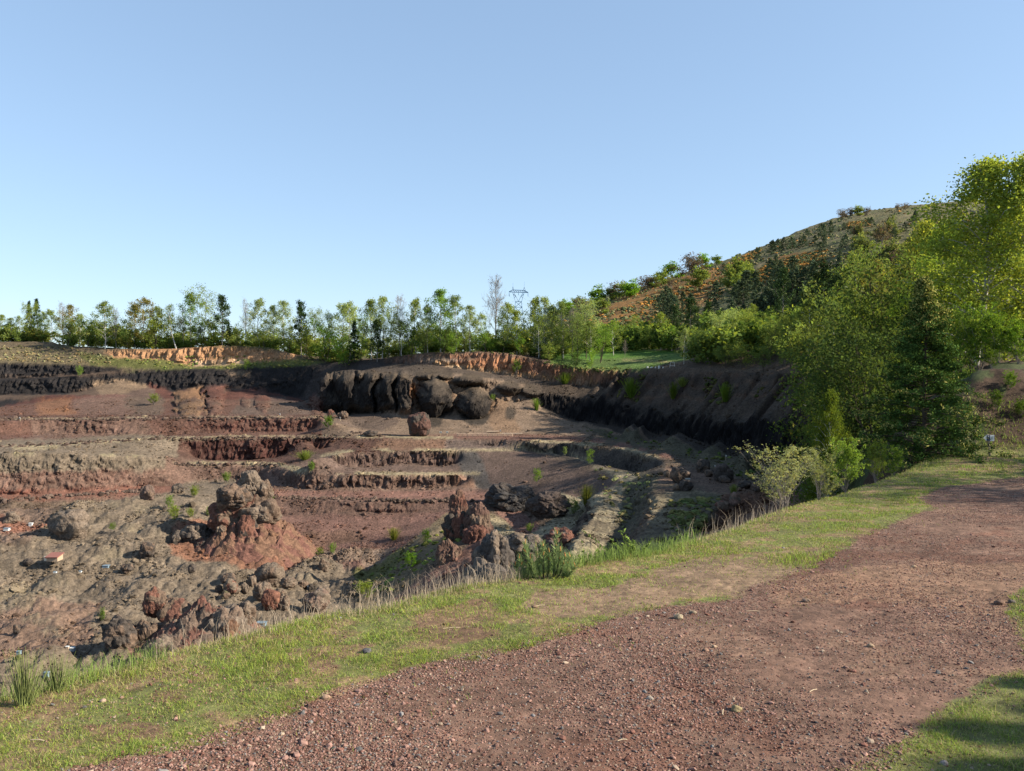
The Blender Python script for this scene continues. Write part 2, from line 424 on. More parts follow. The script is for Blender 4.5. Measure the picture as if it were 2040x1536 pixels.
def ground(X, Y):
    X = np.asarray(X, dtype=float); Y = np.asarray(Y, dtype=float)
    r = np.interp(np.log(np.clip(Y, 5, None)), logY, np.arange(NR))
    u = np.clip((X / Y - Ugrid[0]) / (Ugrid[1] - Ugrid[0]), 0, NU - 1.001)
    r = np.clip(r, 0, NR - 1.001)
    r0, u0 = r.astype(int), u.astype(int); fr, fu = r - r0, u - u0
    return (ZG[r0, u0] * (1 - fu) + ZG[r0, u0 + 1] * fu) * (1 - fr) + (ZG[r0 + 1, u0] * (1 - fu) + ZG[r0 + 1, u0 + 1] * fu) * fr

# ---- mesh: columns, rows spread evenly by visual arc length
NC, NRW = 1000, 520
ucol = np.linspace(-0.78, 0.80, NC)
fineY = np.concatenate([Yrows[:-1] + (Yrows[1:] - Yrows[:-1]) * k for k in (0, 0.5)]); fineY = np.sort(np.append(fineY, Yrows[-1]))
UU, YY = np.meshgrid(ucol, fineY, indexing='ij')
ZF = ground(UU * YY, YY)
dYf = np.diff(YY, axis=1); dZf = np.diff(ZF, axis=1)
Ym = (YY[:, 1:] + YY[:, :-1]) / 2; Zm = (ZF[:, 1:] + ZF[:, :-1]) / 2
vis = np.abs(dZf / Ym - dYf * Zm / Ym ** 2)               # change of the viewing slope
arc = vis + 0.12 * np.hypot(dYf, dZf) / Ym
arc = np.where(Ym < 55, arc * 0.12, arc)
S = np.concatenate([np.zeros((NC, 1)), np.cumsum(arc, axis=1)], axis=1)
S /= S[:, -1:]
k = 28
pad = np.pad(S, ((k, k), (0, 0)), mode='edge'); cs = np.cumsum(np.vstack([np.zeros((1, S.shape[1])), pad]), axis=0)
S = (cs[2 * k + 1:] - cs[:-2 * k - 1]) / (2 * k + 1)
tt = np.linspace(0, 1, NRW)
GY = np.empty((NC, NRW))
for i in range(NC): GY[i] = np.interp(tt, S[i], fineY)
GX = ucol[:, None] * GY
GZ = ground(GX, GY)
V = np.stack([GX, GY, GZ], axis=-1)
def grid_normals(V):
    a = np.gradient(V, axis=0); b_ = np.gradient(V, axis=1)
    n = np.cross(a, b_); n /= np.maximum(np.linalg.norm(n, axis=-1, keepdims=True), 1e-9)
    n[n[..., 2] < 0] *= -1
    return n
N0 = grid_normals(V)
steep = sstep(0.10, 0.42, 1 - N0[..., 2])                 # 0 flat .. 1 wall
mid = sstep(0.02, 0.2, 1 - N0[..., 2])
near = sstep(20, 60, GY) * (1 - sstep(255, 300, GY))
PXg, PYg = project(V)
# masses that swell out of the wall (cx, cy, rx, ry, how far in metres, kind, label)
BULGES = [(676, 784, 29, 45, 0.0, 'k', "shaded left part of the ribbed black wall"), (735, 782, 30, 43, 0.0, 'k', "middle part of the ribbed black wall with narrow fins"), (792, 780, 28, 37, 0.0, 'k', "right part of the ribbed black wall beside the orange scar"),
          (864, 797, 36, 50, 8.0, 'k', "huge black rounded buttress above the fan of scree, left of two"), (945, 812, 33, 42, 8.0, 'k', "huge black rounded buttress tapering to a point, right of two"),
          (866, 748, 38, 14, 4.0, 't', "dark hump capping the left rounded buttress"), (935, 759, 34, 13, 4.0, 't', "dark hump above the right rounded buttress"), (1014, 773, 27, 14, 3.0, 't', "dark ledge of rock right of the humps"), (1061, 781, 21, 14, 3.0, 't', "dark ledge of rock before the long black band"),
          (1017, 824, 11, 14, 2.5, 't', "small dark knob in the scree right of the buttresses"), (378, 797, 30, 37, 6.0, 'o', "tan brown rock mass bulging from the red wall"), (427, 791, 26, 44, 6.0, 'r', "dark red rock mass beside the tan one"),
          (632, 808, 15, 25, 3.0, 'r', "red rock fin at the foot of the shaded corner"), (522, 803, 16, 21, 3.0, 'r', "red rock knob on the dark scree, middle one"), (490, 803, 11, 11, 2.0, 'r', "small red rock knob on the dark scree")]
BID = np.full(GY.shape, -1)
bump_in = (GY > 186) & (GY < 232)
for bi, (bx_, by_, brx, bry, bd, bk, bl) in enumerate(BULGES):
    wob = 1 + (.16 if bk in 'kt' else .34) * vnoise(np.stack([PXg * .06 + bi * 5, PYg * .06, 0 * PXg], -1), 5) + (0 if bk in 'kt' else .2) * vnoise(np.stack([PXg * .2 + bi * 5, PYg * .2, 0 * PXg], -1), 6)
    e_ = (((PXg - bx_) / brx) ** 2 + ((PYg - by_) / bry) ** 2) * wob ** 2
    if bi < 3: e_ = (((PXg - bx_) / brx) ** 6 + ((PYg - by_) / bry) ** 6) * wob ** 2
    if bi == 4: e_ = e_ * (1 + .5 * np.clip((PYg - by_) / bry, 0, 1) * np.abs((PXg - bx_ - 12) / brx))
    m_ = (e_ < 1) & bump_in & (BID < 0)
    BID[m_] = bi
    low_ = np.clip((PYg[m_] - by_) / bry, 0, 1)
    k_ = 1 - bd * (1 - .55 * low_ ** 2) * np.clip(1 - e_[m_], 0, 1) ** (np.where(PYg[m_] < by_, .5 + .6 * np.clip((by_ - PYg[m_]) / bry, 0, 1), .5) if bk == 'k' else .7) / GY[m_]
    k_ = 1 - (1 - k_) * (sstep(.12, .4, 1 - N0[m_][:, 2]) if bk in 'kt' else 1)
    V[m_] = V[m_] * k_[:, None]
rib = (PXg > 646) & (PXg < 820) & (PYg > 734) & (PYg < 830) & bump_in
q_ = np.stack([PXg[rib] / 21 + .22 * np.sin(PYg[rib] / 11), PYg[rib] / 90, 0 * PXg[rib]], -1)
dep = 4.6 * np.clip(np.abs(vnoise(q_, 8)) * 1.7, 0, 1) ** .7 + 1.2 * np.abs(vnoise(q_ * 2.3, 9))
dep *= sstep(736, 756, PYg[rib] + 6 * vnoise(q_ * 1.5, 10)) * (1 - sstep(806, 826, PYg[rib] + 8 * vnoise(q_ * 1.2, 12)))
V[rib] = V[rib] * (1 - dep / GY[rib])[:, None]
N0 = grid_normals(V)
def billow(P, octs=4, seed=0, gain=0.5, lac=2.1):
    a, s_, t = 1.0, 0.0, 0.0
    P = np.asarray(P, dtype=np.float64)
    for i in range(octs):
        s_ = s_ + a * np.abs(vnoise(P, seed + i * 29)) * 2; t += a
        a *= gain; P = P * lac + 5.1
    return s_ / t - 0.5
Pw = V.copy(); Pw[..., 2] *= 0.25
g1 = billow(Pw * 0.6, 4, 3, .6)
g2 = billow(V * 0.8, 4, 11, .6)
g3 = fbm(V * 0.16, 3, 23)
Nh = N0.copy(); Nh[..., 2] *= 0.1
smooth_zone = ((PXg > 905) & (PXg < 1245) & (PYg > 898) & (PYg < 985)) | ((PXg > 600) & (PXg < 1600) & (PYg > 700) & (PYg < 880) & (steep < .8)) | ((PXg > 560) & (PXg < 1000) & (PYg > 1035) & (PYg < 1125))
talus = (PXg < 640) & (PYg > 760) & (PYg < 832) & (GY < 229)
rugged = np.where(smooth_zone, 0.22, np.where(talus, .45, 1.0)); rugged = np.where((BID >= 0) & (PXg > 640), .5, rugged); rugged = np.where((BID >= 0) & (PXg < 650), 1.1, rugged)
disp = (g1 * 1.35 + g2 * .65 + g3 * .8) * steep * rugged + g2 * 0.5 * mid * (1 - steep) * rugged
flat_n = (fbm(V * 0.3, 4, 5) * 0.20 + billow(V * 0.8, 3, 7) * 0.14)
grey_zone = ((PYg > 1085) & (PXg < 760)) | ((PYg > 1000) & (PXg < 420)) | ((PXg > 940) & (PXg < 1200) & (PYg > 1080))
gz = grey_zone.astype(float)
for ax in (0, 1):
    gp = np.pad(gz, [(8, 8) if i == ax else (0, 0) for i in (0, 1)], mode='edge'); cs_ = np.cumsum(gp, axis=ax)
    gz = (np.take(cs_, range(16, gp.shape[ax]), axis=ax) - np.take(cs_, range(0, gp.shape[ax] - 16), axis=ax)) / 16
lumps = gz * (billow(V * 0.17, 3, 41, .5) * 1.25 + fbm(V * 0.07, 2, 43) * 1.2 + billow(V * 0.75, 4, 44, .6) * .42)
V = V + Nh * (disp * near)[..., None]
V[..., 2] += (flat_n * (1 - steep) * rugged * near) + lumps * near
# runnels of scree: on the right wall above the black band and on the fans below it
w1 = sstep(1120, 1200, PXg) * (1 - sstep(1700, 1760, PXg)) * sstep(742, 756, PYg) * (1 - sstep(800, 835, PYg - (PXg - 1250) * .10)) * (GY < 215) * (GY > 90)
yb_ = np.interp(PXg, [1080, 1150, 1230, 1350, 1450, 1550, 1620, 1700], [812, 840, 850, 870, 892, 910, 925, 940]); yt_ = np.interp(PXg, [1080, 1130, 1200, 1300, 1400, 1500, 1620, 1700], [864, 866, 870, 886, 910, 945, 975, 990])
w2 = sstep(1130, 1200, PXg) * (1 - sstep(1700, 1760, PXg)) * sstep(-2, 5, PYg - yb_) * (1 - sstep(-9, 3, PYg - yt_)) * (GY < 200) * (GY > 80)
r1 = np.abs(vnoise(np.stack([(PXg + .75 * PYg) / 15, PYg / 120, 0 * PXg], -1), 21)); r2 = 1 - np.abs(vnoise(np.stack([(PXg + 1.7 * PYg) / 36, PYg / 150, 0 * PXg], -1), 22)) * 2
V[..., 2] += w1 * (r1 * 2.6 - .8) + w2 * np.clip(r2, -.3, 1) * 1.9
hillm = sstep(280, 330, GY)
V[..., 2] += hillm * (fbm(V * 0.03, 4, 51) * 2.5 + fbm(V * 0.15, 3, 52) * 0.8)
# ------------------------------------------------------------------ what the ground is made of, zone by zone
def in_poly(px, py, poly):
    poly = np.asarray(poly, float); x0, y0 = poly.min(0); x1, y1 = poly.max(0)
    res = np.zeros(px.shape, bool)
    m = (px >= x0) & (px <= x1) & (py >= y0) & (py <= y1)
    x, y = px[m], py[m]; r = np.zeros(len(x), bool)
    for (ax, ay), (bx, by) in zip(poly, np.roll(poly, -1, 0)):
        c = ((ay > y) != (by > y))
        with np.errstate(divide='ignore', invalid='ignore'):
            r ^= c & (x < (bx - ax) * (y - ay) / (by - ay) + ax)
    res[m] = r
    return res
N1 = grid_normals(V)
steep2 = sstep(0.2, 0.6, 1 - N1[..., 2])
jx = fbm(V * 0.3, 6, 61, .66) * 1.2; jy = fbm(V * 0.3 + 50, 6, 62, .66) * 1.2
def paint(col_arr, px, py, Yv, poly, col, amp=(8, 3), ymin=0, ymax=9e9, cond=None, mixf=1.0, J=None):
    a, b_ = J if J is not None else (jx, jy)
    m = in_poly(px + a * amp[0], py + b_ * amp[1], poly) & (Yv > ymin) & (Yv < ymax)
    if cond is not None: m &= cond
    col_arr[m] = col_arr[m] * (1 - mixf) + np.array(col) * mixf
RED, DRED, ORA, BLK, GRY, TAN, PALE, GRN, BRN, SAND, BLUE = ((.115, .054, .044), (.080, .036, .031), (.21, .10, .058), (.026, .024, .025), (.168, .140, .108), (.20, .148, .104), (.34, .295, .19),
                                               (.10, .12, .035), (.105, .076, .058), (.40, .235, .13), (.07, .07, .074))
col = np.empty(V.shape); col[:] = BRN
def Z(poly, c, **kw): paint(col, PXg, PYg, GY, poly, c, **kw)
big = [(-900, -2000), (3000, -2000), (3000, 4000), (-900, 4000)]
Z(big, (.10, .10, .045), ymin=236)
# hill: dry grass with green, broom in orange patches
Z(big, (.16, .15, .07), ymin=300)
hn = fbm(V * 0.02, 4, 71); hn2 = fbm(V * 0.09, 4, 72)
m = (GY > 300) & (hn + hn2 * .6 > 0.0); col[m] = (.105, .115, .048)
m = (GY > 300) & (hn2 > 0.22); col[m] = (.20, .17, .095)
broom = [[(1130, 668), (1240, 590), (1330, 560), (1420, 535), (1470, 540), (1440, 570), (1430, 600), (1330, 640), (1200, 690), (1100, 705)],
         [(1500, 545), (1560, 510), (1650, 500), (1640, 528), (1560, 560), (1500, 565)], [(1690, 445), (1735, 440), (1730, 452), (1690, 455)], [(1440, 530), (1520, 495), (1500, 515), (1450, 545)]]
for b_ in broom: Z(b_, (.24, .135, .045), amp=(20, 8), ymin=235)
# plateau behind the rim
Z([(1090, 700), (1130, 690), (1380, 700), (1380, 745), (1200, 748), (1100, 730)], (.075, .17, .025), ymin=196)
Z([(1240, 716), (1380, 722), (1380, 725), (1240, 719)], (.3, .27, .12), ymin=196, amp=(2, 1))
# upper left slope
Z([(-300, 670), (140, 680), (640, 700), (660, 740), (-300, 735)], (.13, .105, .07), amp=(5, 2), ymin=228)
Z([(-300, 700), (40, 690), (240, 715), (200, 735), (-300, 735)], (.15, .125, .075), amp=(40, 8), ymin=228)
Z([(150, 700), (230, 712), (600, 714), (650, 722), (560, 736), (330, 738), (180, 728)], (.12, .13, .045), amp=(10, 3), ymin=228)
# walls, left half
Z([(-300, 722), (0, 723), (150, 727), (250, 736), (200, 745), (0, 756), (-300, 758)], BLK, amp=(2, 1))
Z([(-300, 754), (150, 747), (230, 739), (640, 733), (640, 790), (-300, 792)], BRN, amp=(2, 2))
Z([(-300, 758), (150, 750), (300, 738), (640, 728), (660, 738), (660, 800), (600, 796), (480, 772), (400, 768), (350, 784), (300, 770), (250, 758), (180, 770), (130, 786), (-300, 790)], BLK, amp=(3, 2))
Z([(455, 738), (500, 738), (500, 750), (455, 748)], TAN, amp=(8, 2))
Z([(-300, 792), (60, 798), (0, 812), (-300, 815)], BLK)
Z([(-300, 815), (0, 812), (90, 788), (250, 785), (280, 765), (300, 762), (350, 785), (500, 775), (600, 795), (640, 820), (640, 836), (-300, 842)], RED, amp=(6, 3))
Z([(180, 762), (250, 755), (300, 768), (290, 785), (200, 785)], TAN, amp=(10, 4))
Z([(230, 790), (300, 770), (330, 800), (320, 832), (265, 832)], (.12, .085, .07), amp=(10, 4))
Z([(480, 795), (560, 790), (640, 815), (640, 832), (450, 832)], (.10, .07, .062), amp=(14, 6))
Z([(75, 795), (140, 788), (150, 830), (70, 832)], ORA, amp=(30, 9)); Z([(150, 788), (250, 786), (270, 832), (150, 832)], (.15, .09, .075), amp=(34, 9))
Z([(-300, 828), (660, 826), (660, 838), (-300, 848)], DRED, amp=(3, 1))
Z([(640, 826), (700, 835), (800, 858), (1000, 863), (1130, 867), (1240, 880), (1330, 900), (1340, 915), (1180, 888), (1060, 877), (900, 873), (760, 872), (700, 862), (640, 842)], (.17, .088, .072), amp=(3, 1))
# wall 1, wall 2, wall 3
Z([(-300, 842), (640, 832), (640, 872), (-300, 895)], RED, amp=(3, 1)); Z([(60, 838), (300, 836), (290, 872), (60, 876)], (.14, .085, .07), amp=(20, 3))
Z([(-300, 880), (0, 878), (300, 866), (400, 872), (380, 915), (330, 925), (-300, 915)], GRY, amp=(14, 4)); Z([(10, 885), (120, 886), (110, 895), (30, 898)], PALE, amp=(14, 3), cond=steep2 < .5)
Z([(360, 876), (700, 872), (700, 925), (350, 925)], DRED, amp=(10, 2))
Z([(-300, 905), (330, 910), (560, 930), (560, 985), (-300, 1012)], (.15, .092, .075), amp=(4, 2)); Z([(-300, 905), (200, 905), (330, 912), (330, 935), (-300, 945)], GRY, amp=(20, 8))
Z([(-300, 984), (330, 968), (520, 960), (530, 975), (300, 984), (0, 1003), (-300, 1010)], (.19, .085, .065), amp=(5, 1))
Z([(560, 925), (980, 940), (980, 985), (560, 985)], (.16, .105, .085), amp=(4, 1)); Z([(900, 945), (970, 948), (960, 972), (900, 970)], (.24, .14, .10), amp=(8, 2))
Z([(620, 903), (915, 897), (915, 945), (560, 945)], (.13, .088, .076), amp=(4, 1))
Z([(640, 874), (820, 873), (760, 902), (640, 906)], DRED, amp=(10, 3)); Z([(760, 876), (885, 876), (885, 897), (740, 899)], (.2, .115, .08), amp=(12, 3))
Z([(885, 876), (1060, 880), (1060, 899), (885, 897)], (.13, .098, .09), amp=(12, 2)); Z([(1010, 884), (1100, 888), (1130, 906), (1040, 898)], (.2, .17, .10), amp=(14, 4))
# roads
Z([(530, 976), (700, 978), (960, 978), (1010, 992), (1070, 1045), (1072, 1075), (1040, 1075), (985, 1015), (950, 1000), (540, 994)], (.2, .105, .088), amp=(4, 1))
Z([(540, 992), (960, 1000), (960, 1030), (940, 1045), (560, 1045)], (.12, .07, .06), amp=(4, 2))
Z([(560, 1030), (980, 1015), (860, 1080), (770, 1140), (640, 1135), (600, 1085)], (.165, .088, .076), amp=(6, 4))
Z([(600, 1058), (720, 1056), (720, 1080), (600, 1085)], (.12, .068, .056), amp=(12, 3)); Z([(640, 1096), (790, 1092), (760, 1125), (640, 1130)], (.2, .15, .12), amp=(8, 3))
# big smooth slope
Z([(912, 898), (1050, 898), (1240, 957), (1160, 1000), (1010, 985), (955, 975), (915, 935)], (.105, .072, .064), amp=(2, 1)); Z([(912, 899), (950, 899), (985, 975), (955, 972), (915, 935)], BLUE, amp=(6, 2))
# strips on the right: dry pale grass
Z([(1000, 888), (1320, 930), (1320, 950), (1250, 945), (1130, 905)], (.07, .07, .05), cond=steep2 < .6, amp=(4, 2))
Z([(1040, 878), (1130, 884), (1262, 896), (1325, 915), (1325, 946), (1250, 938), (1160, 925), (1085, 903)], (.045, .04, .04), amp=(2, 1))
Z([(1095, 903), (1130, 912), (1260, 945), (1300, 960), (1300, 1000), (1240, 1080), (1140, 1150), (1130, 1100), (1180, 1030), (1180, 990), (1240, 957), (1160, 920)], (.31, .28, .19), amp=(8, 3))
Z([(1320, 925), (1330, 940), (1300, 985), (1270, 1050), (1230, 1100), (1205, 1100), (1238, 1000), (1245, 965)], (.07, .07, .045), amp=(8, 3))
Z([(1095, 978), (1175, 996), (1170, 1020), (1120, 1075), (1035, 1090), (1050, 1066), (1095, 1040), (1110, 1010)], (.31, .28, .19), amp=(8, 3))
Z([(975, 1020), (1000, 1035), (1040, 1078), (1035, 1085), (975, 1065)], PALE, amp=(8, 3))
Z([(1320, 920), (1520, 965), (1560, 978), (1440, 985), (1380, 1000), (1310, 970)], (.13, .085, .065), amp=(6, 2))
Z([(1300, 985), (1380, 975), (1440, 985), (1350, 1110), (1230, 1150), (1290, 1050)], (.26, .235, .15), amp=(14, 4), mixf=.8); Z([(1380, 985), (1450, 985), (1420, 1040), (1370, 1080), (1350, 1060)], (.11, .12, .06), amp=(8, 4))
Z([(1440, 985), (1560, 975), (1640, 985), (1600, 1060), (1380, 1100)], (.14, .07, .045), amp=(3, 2))
strk = fbm(V * np.array([.12, .9, 1.0]), 4, 66)
Z([(1130, 905), (1310, 940), (1440, 985), (1400, 1100), (1100, 1150), (1180, 1000), (1240, 957)], (.095, .08, .058), amp=(4, 2), cond=strk > .06, mixf=.85)
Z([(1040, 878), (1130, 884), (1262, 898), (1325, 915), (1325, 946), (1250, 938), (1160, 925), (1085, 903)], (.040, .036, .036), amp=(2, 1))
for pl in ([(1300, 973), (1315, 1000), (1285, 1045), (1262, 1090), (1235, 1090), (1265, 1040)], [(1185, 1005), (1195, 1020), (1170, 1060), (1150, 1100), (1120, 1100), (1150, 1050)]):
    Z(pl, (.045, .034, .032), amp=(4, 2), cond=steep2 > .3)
# centre and right walls
Z([(640, 724), (700, 720), (760, 716), (850, 726), (950, 740), (1060, 752), (1080, 790), (1130, 800), (1100, 815), (1090, 800), (1078, 768), (985, 756), (905, 746), (826, 752), (820, 800), (760, 822), (640, 830), (600, 795)], (.052, .044, .042), amp=(4, 2))
Z([(800, 795), (826, 750), (905, 744), (985, 756), (1078, 770), (1085, 812), (1200, 850), (1350, 885), (1330, 900), (1200, 872), (1060, 865), (700, 866), (640, 836), (760, 820)], (.21, .155, .115), amp=(4, 2))
Z([(640, 822), (760, 820), (800, 840), (760, 860), (690, 850), (640, 832)], (.12, .088, .074), amp=(8, 3))
Z([(880, 760), (915, 752), (960, 790), (1010, 800), (1040, 866), (985, 866), (960, 800), (890, 790)], (.24, .16, .105), amp=(8, 4))
for bi, (bx_, by_, brx, bry, bd, bk, bl) in enumerate(BULGES):
    m = BID == bi; nz_ = fbm(V * .3, 3, 63)
    base_ = {'k': (.027, .024, .023), 't': (.046, .038, .033), 'o': (.20, .12, .072), 'r': (.115, .056, .045)}[bk]
    col[m] = base_; 
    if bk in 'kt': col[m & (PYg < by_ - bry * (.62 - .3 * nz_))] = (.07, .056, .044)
    else: col[m & (nz_ > .15)] = (.085, .05, .042)
Z([(812, 770), (826, 762), (832, 785), (818, 800)], (.30, .15, .07), amp=(1, 1), cond=BID < 0)
# streaks of scree down the right wall and in the shade under the band
for k_ in range(15):
    x0_ = 1180 + k_ * 30 + 9 * math.sin(k_ * 2.3); y0_ = 856 + (x0_ - 1180) * .17
    Z([(x0_ + 12, y0_ - 2), (x0_ + 20, y0_), (x0_ - 20, y0_ + 38), (x0_ - 46, y0_ + 40)], (.085, .066, .048), amp=(3, 2), cond=GY < 200)
for k_ in range(16):
    x0_ = 1270 + k_ * 25 + 8 * math.sin(k_ * 3.1); y0_ = 758 + 10 * math.sin(k_ * 1.7)
    Z([(x0_ + 10, y0_), (x0_ + 18, y0_), (x0_ - 14, y0_ + 55), (x0_ - 30, y0_ + 55)], (.135, .095, .066), amp=(3, 2), cond=GY < 200, mixf=.6)
# strata under the turf
Z([(720, 716), (800, 702), (870, 697), (1010, 700), (1100, 720), (1200, 735), (1260, 735), (1260, 775), (1150, 768), (1050, 753), (950, 740), (860, 726), (760, 722)], (.21, .11, .07), amp=(3, 2), cond=steep2 > .2)
Z([(760, 717), (870, 712), (930, 718), (880, 725), (800, 722)], (.16, .13, .11), amp=(3, 1))
Z([(925, 720), (1000, 712), (1060, 722), (1020, 735), (940, 727)], (.34, .17, .095), amp=(6, 2), cond=steep2 > .2)
for k_, (dy, cc) in enumerate(((-9, (.36, .2, .09)), (-5, (.4, .3, .2)), (2, (.05, .04, .038)))):
    Z([(865, 727 + dy), (950, 740 + dy), (1050, 753 + dy), (1150, 765 + dy), (1250, 772 + dy), (1250, 776 + dy), (1150, 769 + dy), (1050, 757 + dy), (950, 744 + dy), (865, 731 + dy)], cc, amp=(6, 1.2))
Z([(1600, 560), (1800, 480), (2300, 460), (2300, 720), (1600, 740)], (.085, .085, .04), ymin=40, ymax=300)
Z([(1260, 738), (1700, 742), (1700, 860), (1550, 840), (1350, 822), (1250, 805), (1080, 785), (1080, 760), (1160, 770)], (.046, .035, .029), amp=(3, 2))  # upper slope of the right wall, colour lowered to deepen its half-shadow
for k_ in range(6):
    y0_ = 744 + k_ * 11
    Z([(1250, y0_), (1700, y0_ - 2), (1700, y0_ + 2), (1250, y0_ + 4)], ((.095, .054, .036), (.04, .03, .028))[k_ % 2], amp=(30, 3), cond=GY < 240)
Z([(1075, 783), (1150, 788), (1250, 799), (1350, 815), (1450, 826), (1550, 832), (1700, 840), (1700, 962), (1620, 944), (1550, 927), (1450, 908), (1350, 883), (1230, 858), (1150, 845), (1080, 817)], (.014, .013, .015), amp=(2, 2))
Z([(1160, 850), (1350, 885), (1550, 925), (1700, 950), (1700, 1000), (1560, 975), (1450, 945), (1330, 903), (1200, 872)], (.06, .06, .036), amp=(8, 3))
# orange cliff and the turf on it
Z([(205, 699), (440, 689), (590, 706), (590, 716), (500, 722), (440, 728), (390, 730), (330, 717), (225, 713)], SAND, amp=(3, 1))
Z([(380, 720), (500, 716), (500, 722), (440, 728), (385, 730)], (.5, .36, .24), amp=(3, 1))
# pit floor
Z([(-300, 1020), (0, 1015), (100, 1015), (100, 1090), (-300, 1100)], (.2, .14, .11), amp=(20, 10)); Z([(-300, 1025), (0, 1040), (100, 1050), (95, 1066), (0, 1066), (-300, 1066)], (.24, .11, .08), amp=(20, 6))
Z([(90, 1060), (105, 1020), (200, 998), (340, 980), (370, 962), (500, 950), (600, 1100), (760, 1160), (790, 1260), (760, 1500), (-300, 1500), (-300, 1100), (60, 1095)], GRY, amp=(12, 6))
Z([(-300, 1230), (0, 1220), (120, 1190), (200, 1200), (180, 1280), (100, 1320), (-300, 1320)], (.2, .135, .105), amp=(40, 16)); Z([(250, 1270), (420, 1230), (480, 1300), (260, 1350)], (.17, .095, .075), amp=(20, 10))
Z([(340, 1060), (400, 1040), (620, 1070), (620, 1120), (540, 1140), (450, 1130), (340, 1110)], (.23, .11, .072), amp=(14, 8))
for cx_, cy_, rx_, ry_ in ((50, 1178, 70, 18), (40, 1200, 60, 14), (225, 1112, 40, 8), (70, 1160, 60, 7), (80, 1245, 45, 12), (180, 1005, 50, 5), (280, 1015, 60, 8), (330, 1035, 40, 6), (290, 1060, 60, 6), (560, 1225, 40, 6), (110, 1268, 26, 10), (600, 1155, 50, 9), (350, 1075, 40, 5), (165, 1330, 60, 12)):
    th = np.linspace(0, 6.28, 14); Z(list(zip(cx_ + rx_ * np.cos(th), cy_ + ry_ * np.sin(th))), (.26, .225, .155), amp=(34, 12), cond=jx * jy > .0, mixf=.6)
Z([(960, 1045), (880, 1105), (800, 1180), (740, 1215), (700, 1190), (735, 1160), (820, 1075), (890, 1020)], (.16, .13, .08), amp=(8, 4)); Z([(700, 1140), (760, 1120), (800, 1090), (820, 1100), (760, 1160), (720, 1180)], (.14, .15, .05), amp=(8, 5))
Z([(985, 1080), (940, 1085), (880, 1125), (800, 1180), (740, 1240), (800, 1260), (900, 1200), (960, 1150), (1010, 1100)], (.19, .098, .08), amp=(4, 3))
Z([(1000, 1085), (1130, 1075), (1150, 1150), (1140, 1300), (900, 1300), (960, 1150)], (.15, .125, .115), amp=(6, 4))
# light dusty grass lines along the bench edges (real pale growth on the lips)
def stroke(pts, w, c, side=0.0, thr=-0.25, maxsteep=.75):
    pts = np.asarray(pts, float); x, y = PXg + jx * 2, PYg + jy * 1.2
    d = np.full(x.shape, 1e9); box = (x > pts[:, 0].min() - w) & (x < pts[:, 0].max() + w) & (y > pts[:, 1].min() - w) & (y < pts[:, 1].max() + w)
    P = np.stack([x[box], (y[box] - side)], -1); dd = np.full(len(P), 1e9)
    for A, B in zip(pts[:-1], pts[1:]): dd = np.minimum(dd, seg_dist(P, A, B))
    d[box] = dd
    m = (d < w) & (hn3 > thr) & (steep2 < maxsteep) & (GY < 220)
    col[m] = c
hn3 = fbm(V * 0.25, 3, 77)
stroke([(0, 892), (110, 888), (170, 884), (300, 875), (500, 870), (700, 871), (900, 873)], 2.2, PALE, side=-1.5)
stroke([(345, 927), (400, 925), (480, 923), (560, 928), (585, 940), (620, 944)], 3.0, PALE, side=-2); stroke([(570, 930), (640, 944), (760, 945), (955, 945)], 2.6, PALE, side=-1.5)
stroke([(640, 910), (680, 902), (760, 899), (920, 897), (1050, 897), (1130, 907), (1180, 922)], 3.2, PALE, side=-2)
stroke([(1060, 878), (1200, 888), (1262, 897), (1310, 912)], 3, PALE, side=-1, thr=-.1)
stroke([(0, 836), (200, 834), (400, 831), (640, 832)], 1.6, (.3, .25, .17), side=-1, thr=-.05)
stroke([(0, 904), (200, 904), (330, 912)], 2.5, (.3, .27, .17), thr=0)
stroke([(0, 724), (200, 732), (400, 736), (560, 735)], 2.5, (.3, .24, .13), side=-1, thr=-.2); stroke([(0, 757), (100, 753), (220, 742)], 2.2, (.22, .18, .11), thr=-.2)
# lumps of other-coloured rock, everywhere small
patch = fbm(V * 0.6, 3, 81)[..., None]
col *= np.where(near[..., None] > 0, 1 + 0.35 * patch, 1)
col *= (1 + 0.25 * fbm(V * 0.12, 3, 82))[..., None]
for _ in range(1):
    c2 = col.copy()
    c2[1:-1] += col[:-2] + col[2:]; c2[1:-1] /= 3; c3 = c2.copy(); c3[:, 1:-1] += c2[:, :-2] + c2[:, 2:]; c3[:, 1:-1] /= 3
    m_ = (rng_mix := (hashf(np.arange(V.shape[0])[:, None] + 0 * PXg.astype(int), np.arange(V.shape[1])[None] + 0 * PXg.astype(int), 0 * PXg.astype(int), 5)) > .25)
    col[m_] = c3[m_]
wallm = steep2 * near * (GY < 232) * (PYg > 760); col = col * (1 - .30 * wallm[..., None])  # steep faces darker: barer rock, with the shadow of fine relief painted in
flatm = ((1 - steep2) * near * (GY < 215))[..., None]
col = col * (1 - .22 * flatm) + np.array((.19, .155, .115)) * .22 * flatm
col *= np.array((.72, .67, .63))
M_SOIL = soil_mat("quarry_soil")
ii = np.arange(NC - 1)[:, None] * NRW + np.arange(NRW - 1)[None]
F = np.stack([ii, ii + NRW, ii + NRW + 1, ii + 1], -1).reshape(-1, 4)
Vf = V.reshape(-1, 3); sgn_r = np.full(len(Vf), 99.0); nm_ = Vf[:, 1] < 46
sgn_r[nm_] = rim_signed(Vf[nm_, :2])
F = F[(sgn_r[F[:, 0]] > 3.0) | (Vf[F[:, 0], 1] > 34)]
bf = BID.ravel()[F].min(1); bx2 = BID.ravel()[F].max(1); own = (bf == bx2) & (bf >= 0)
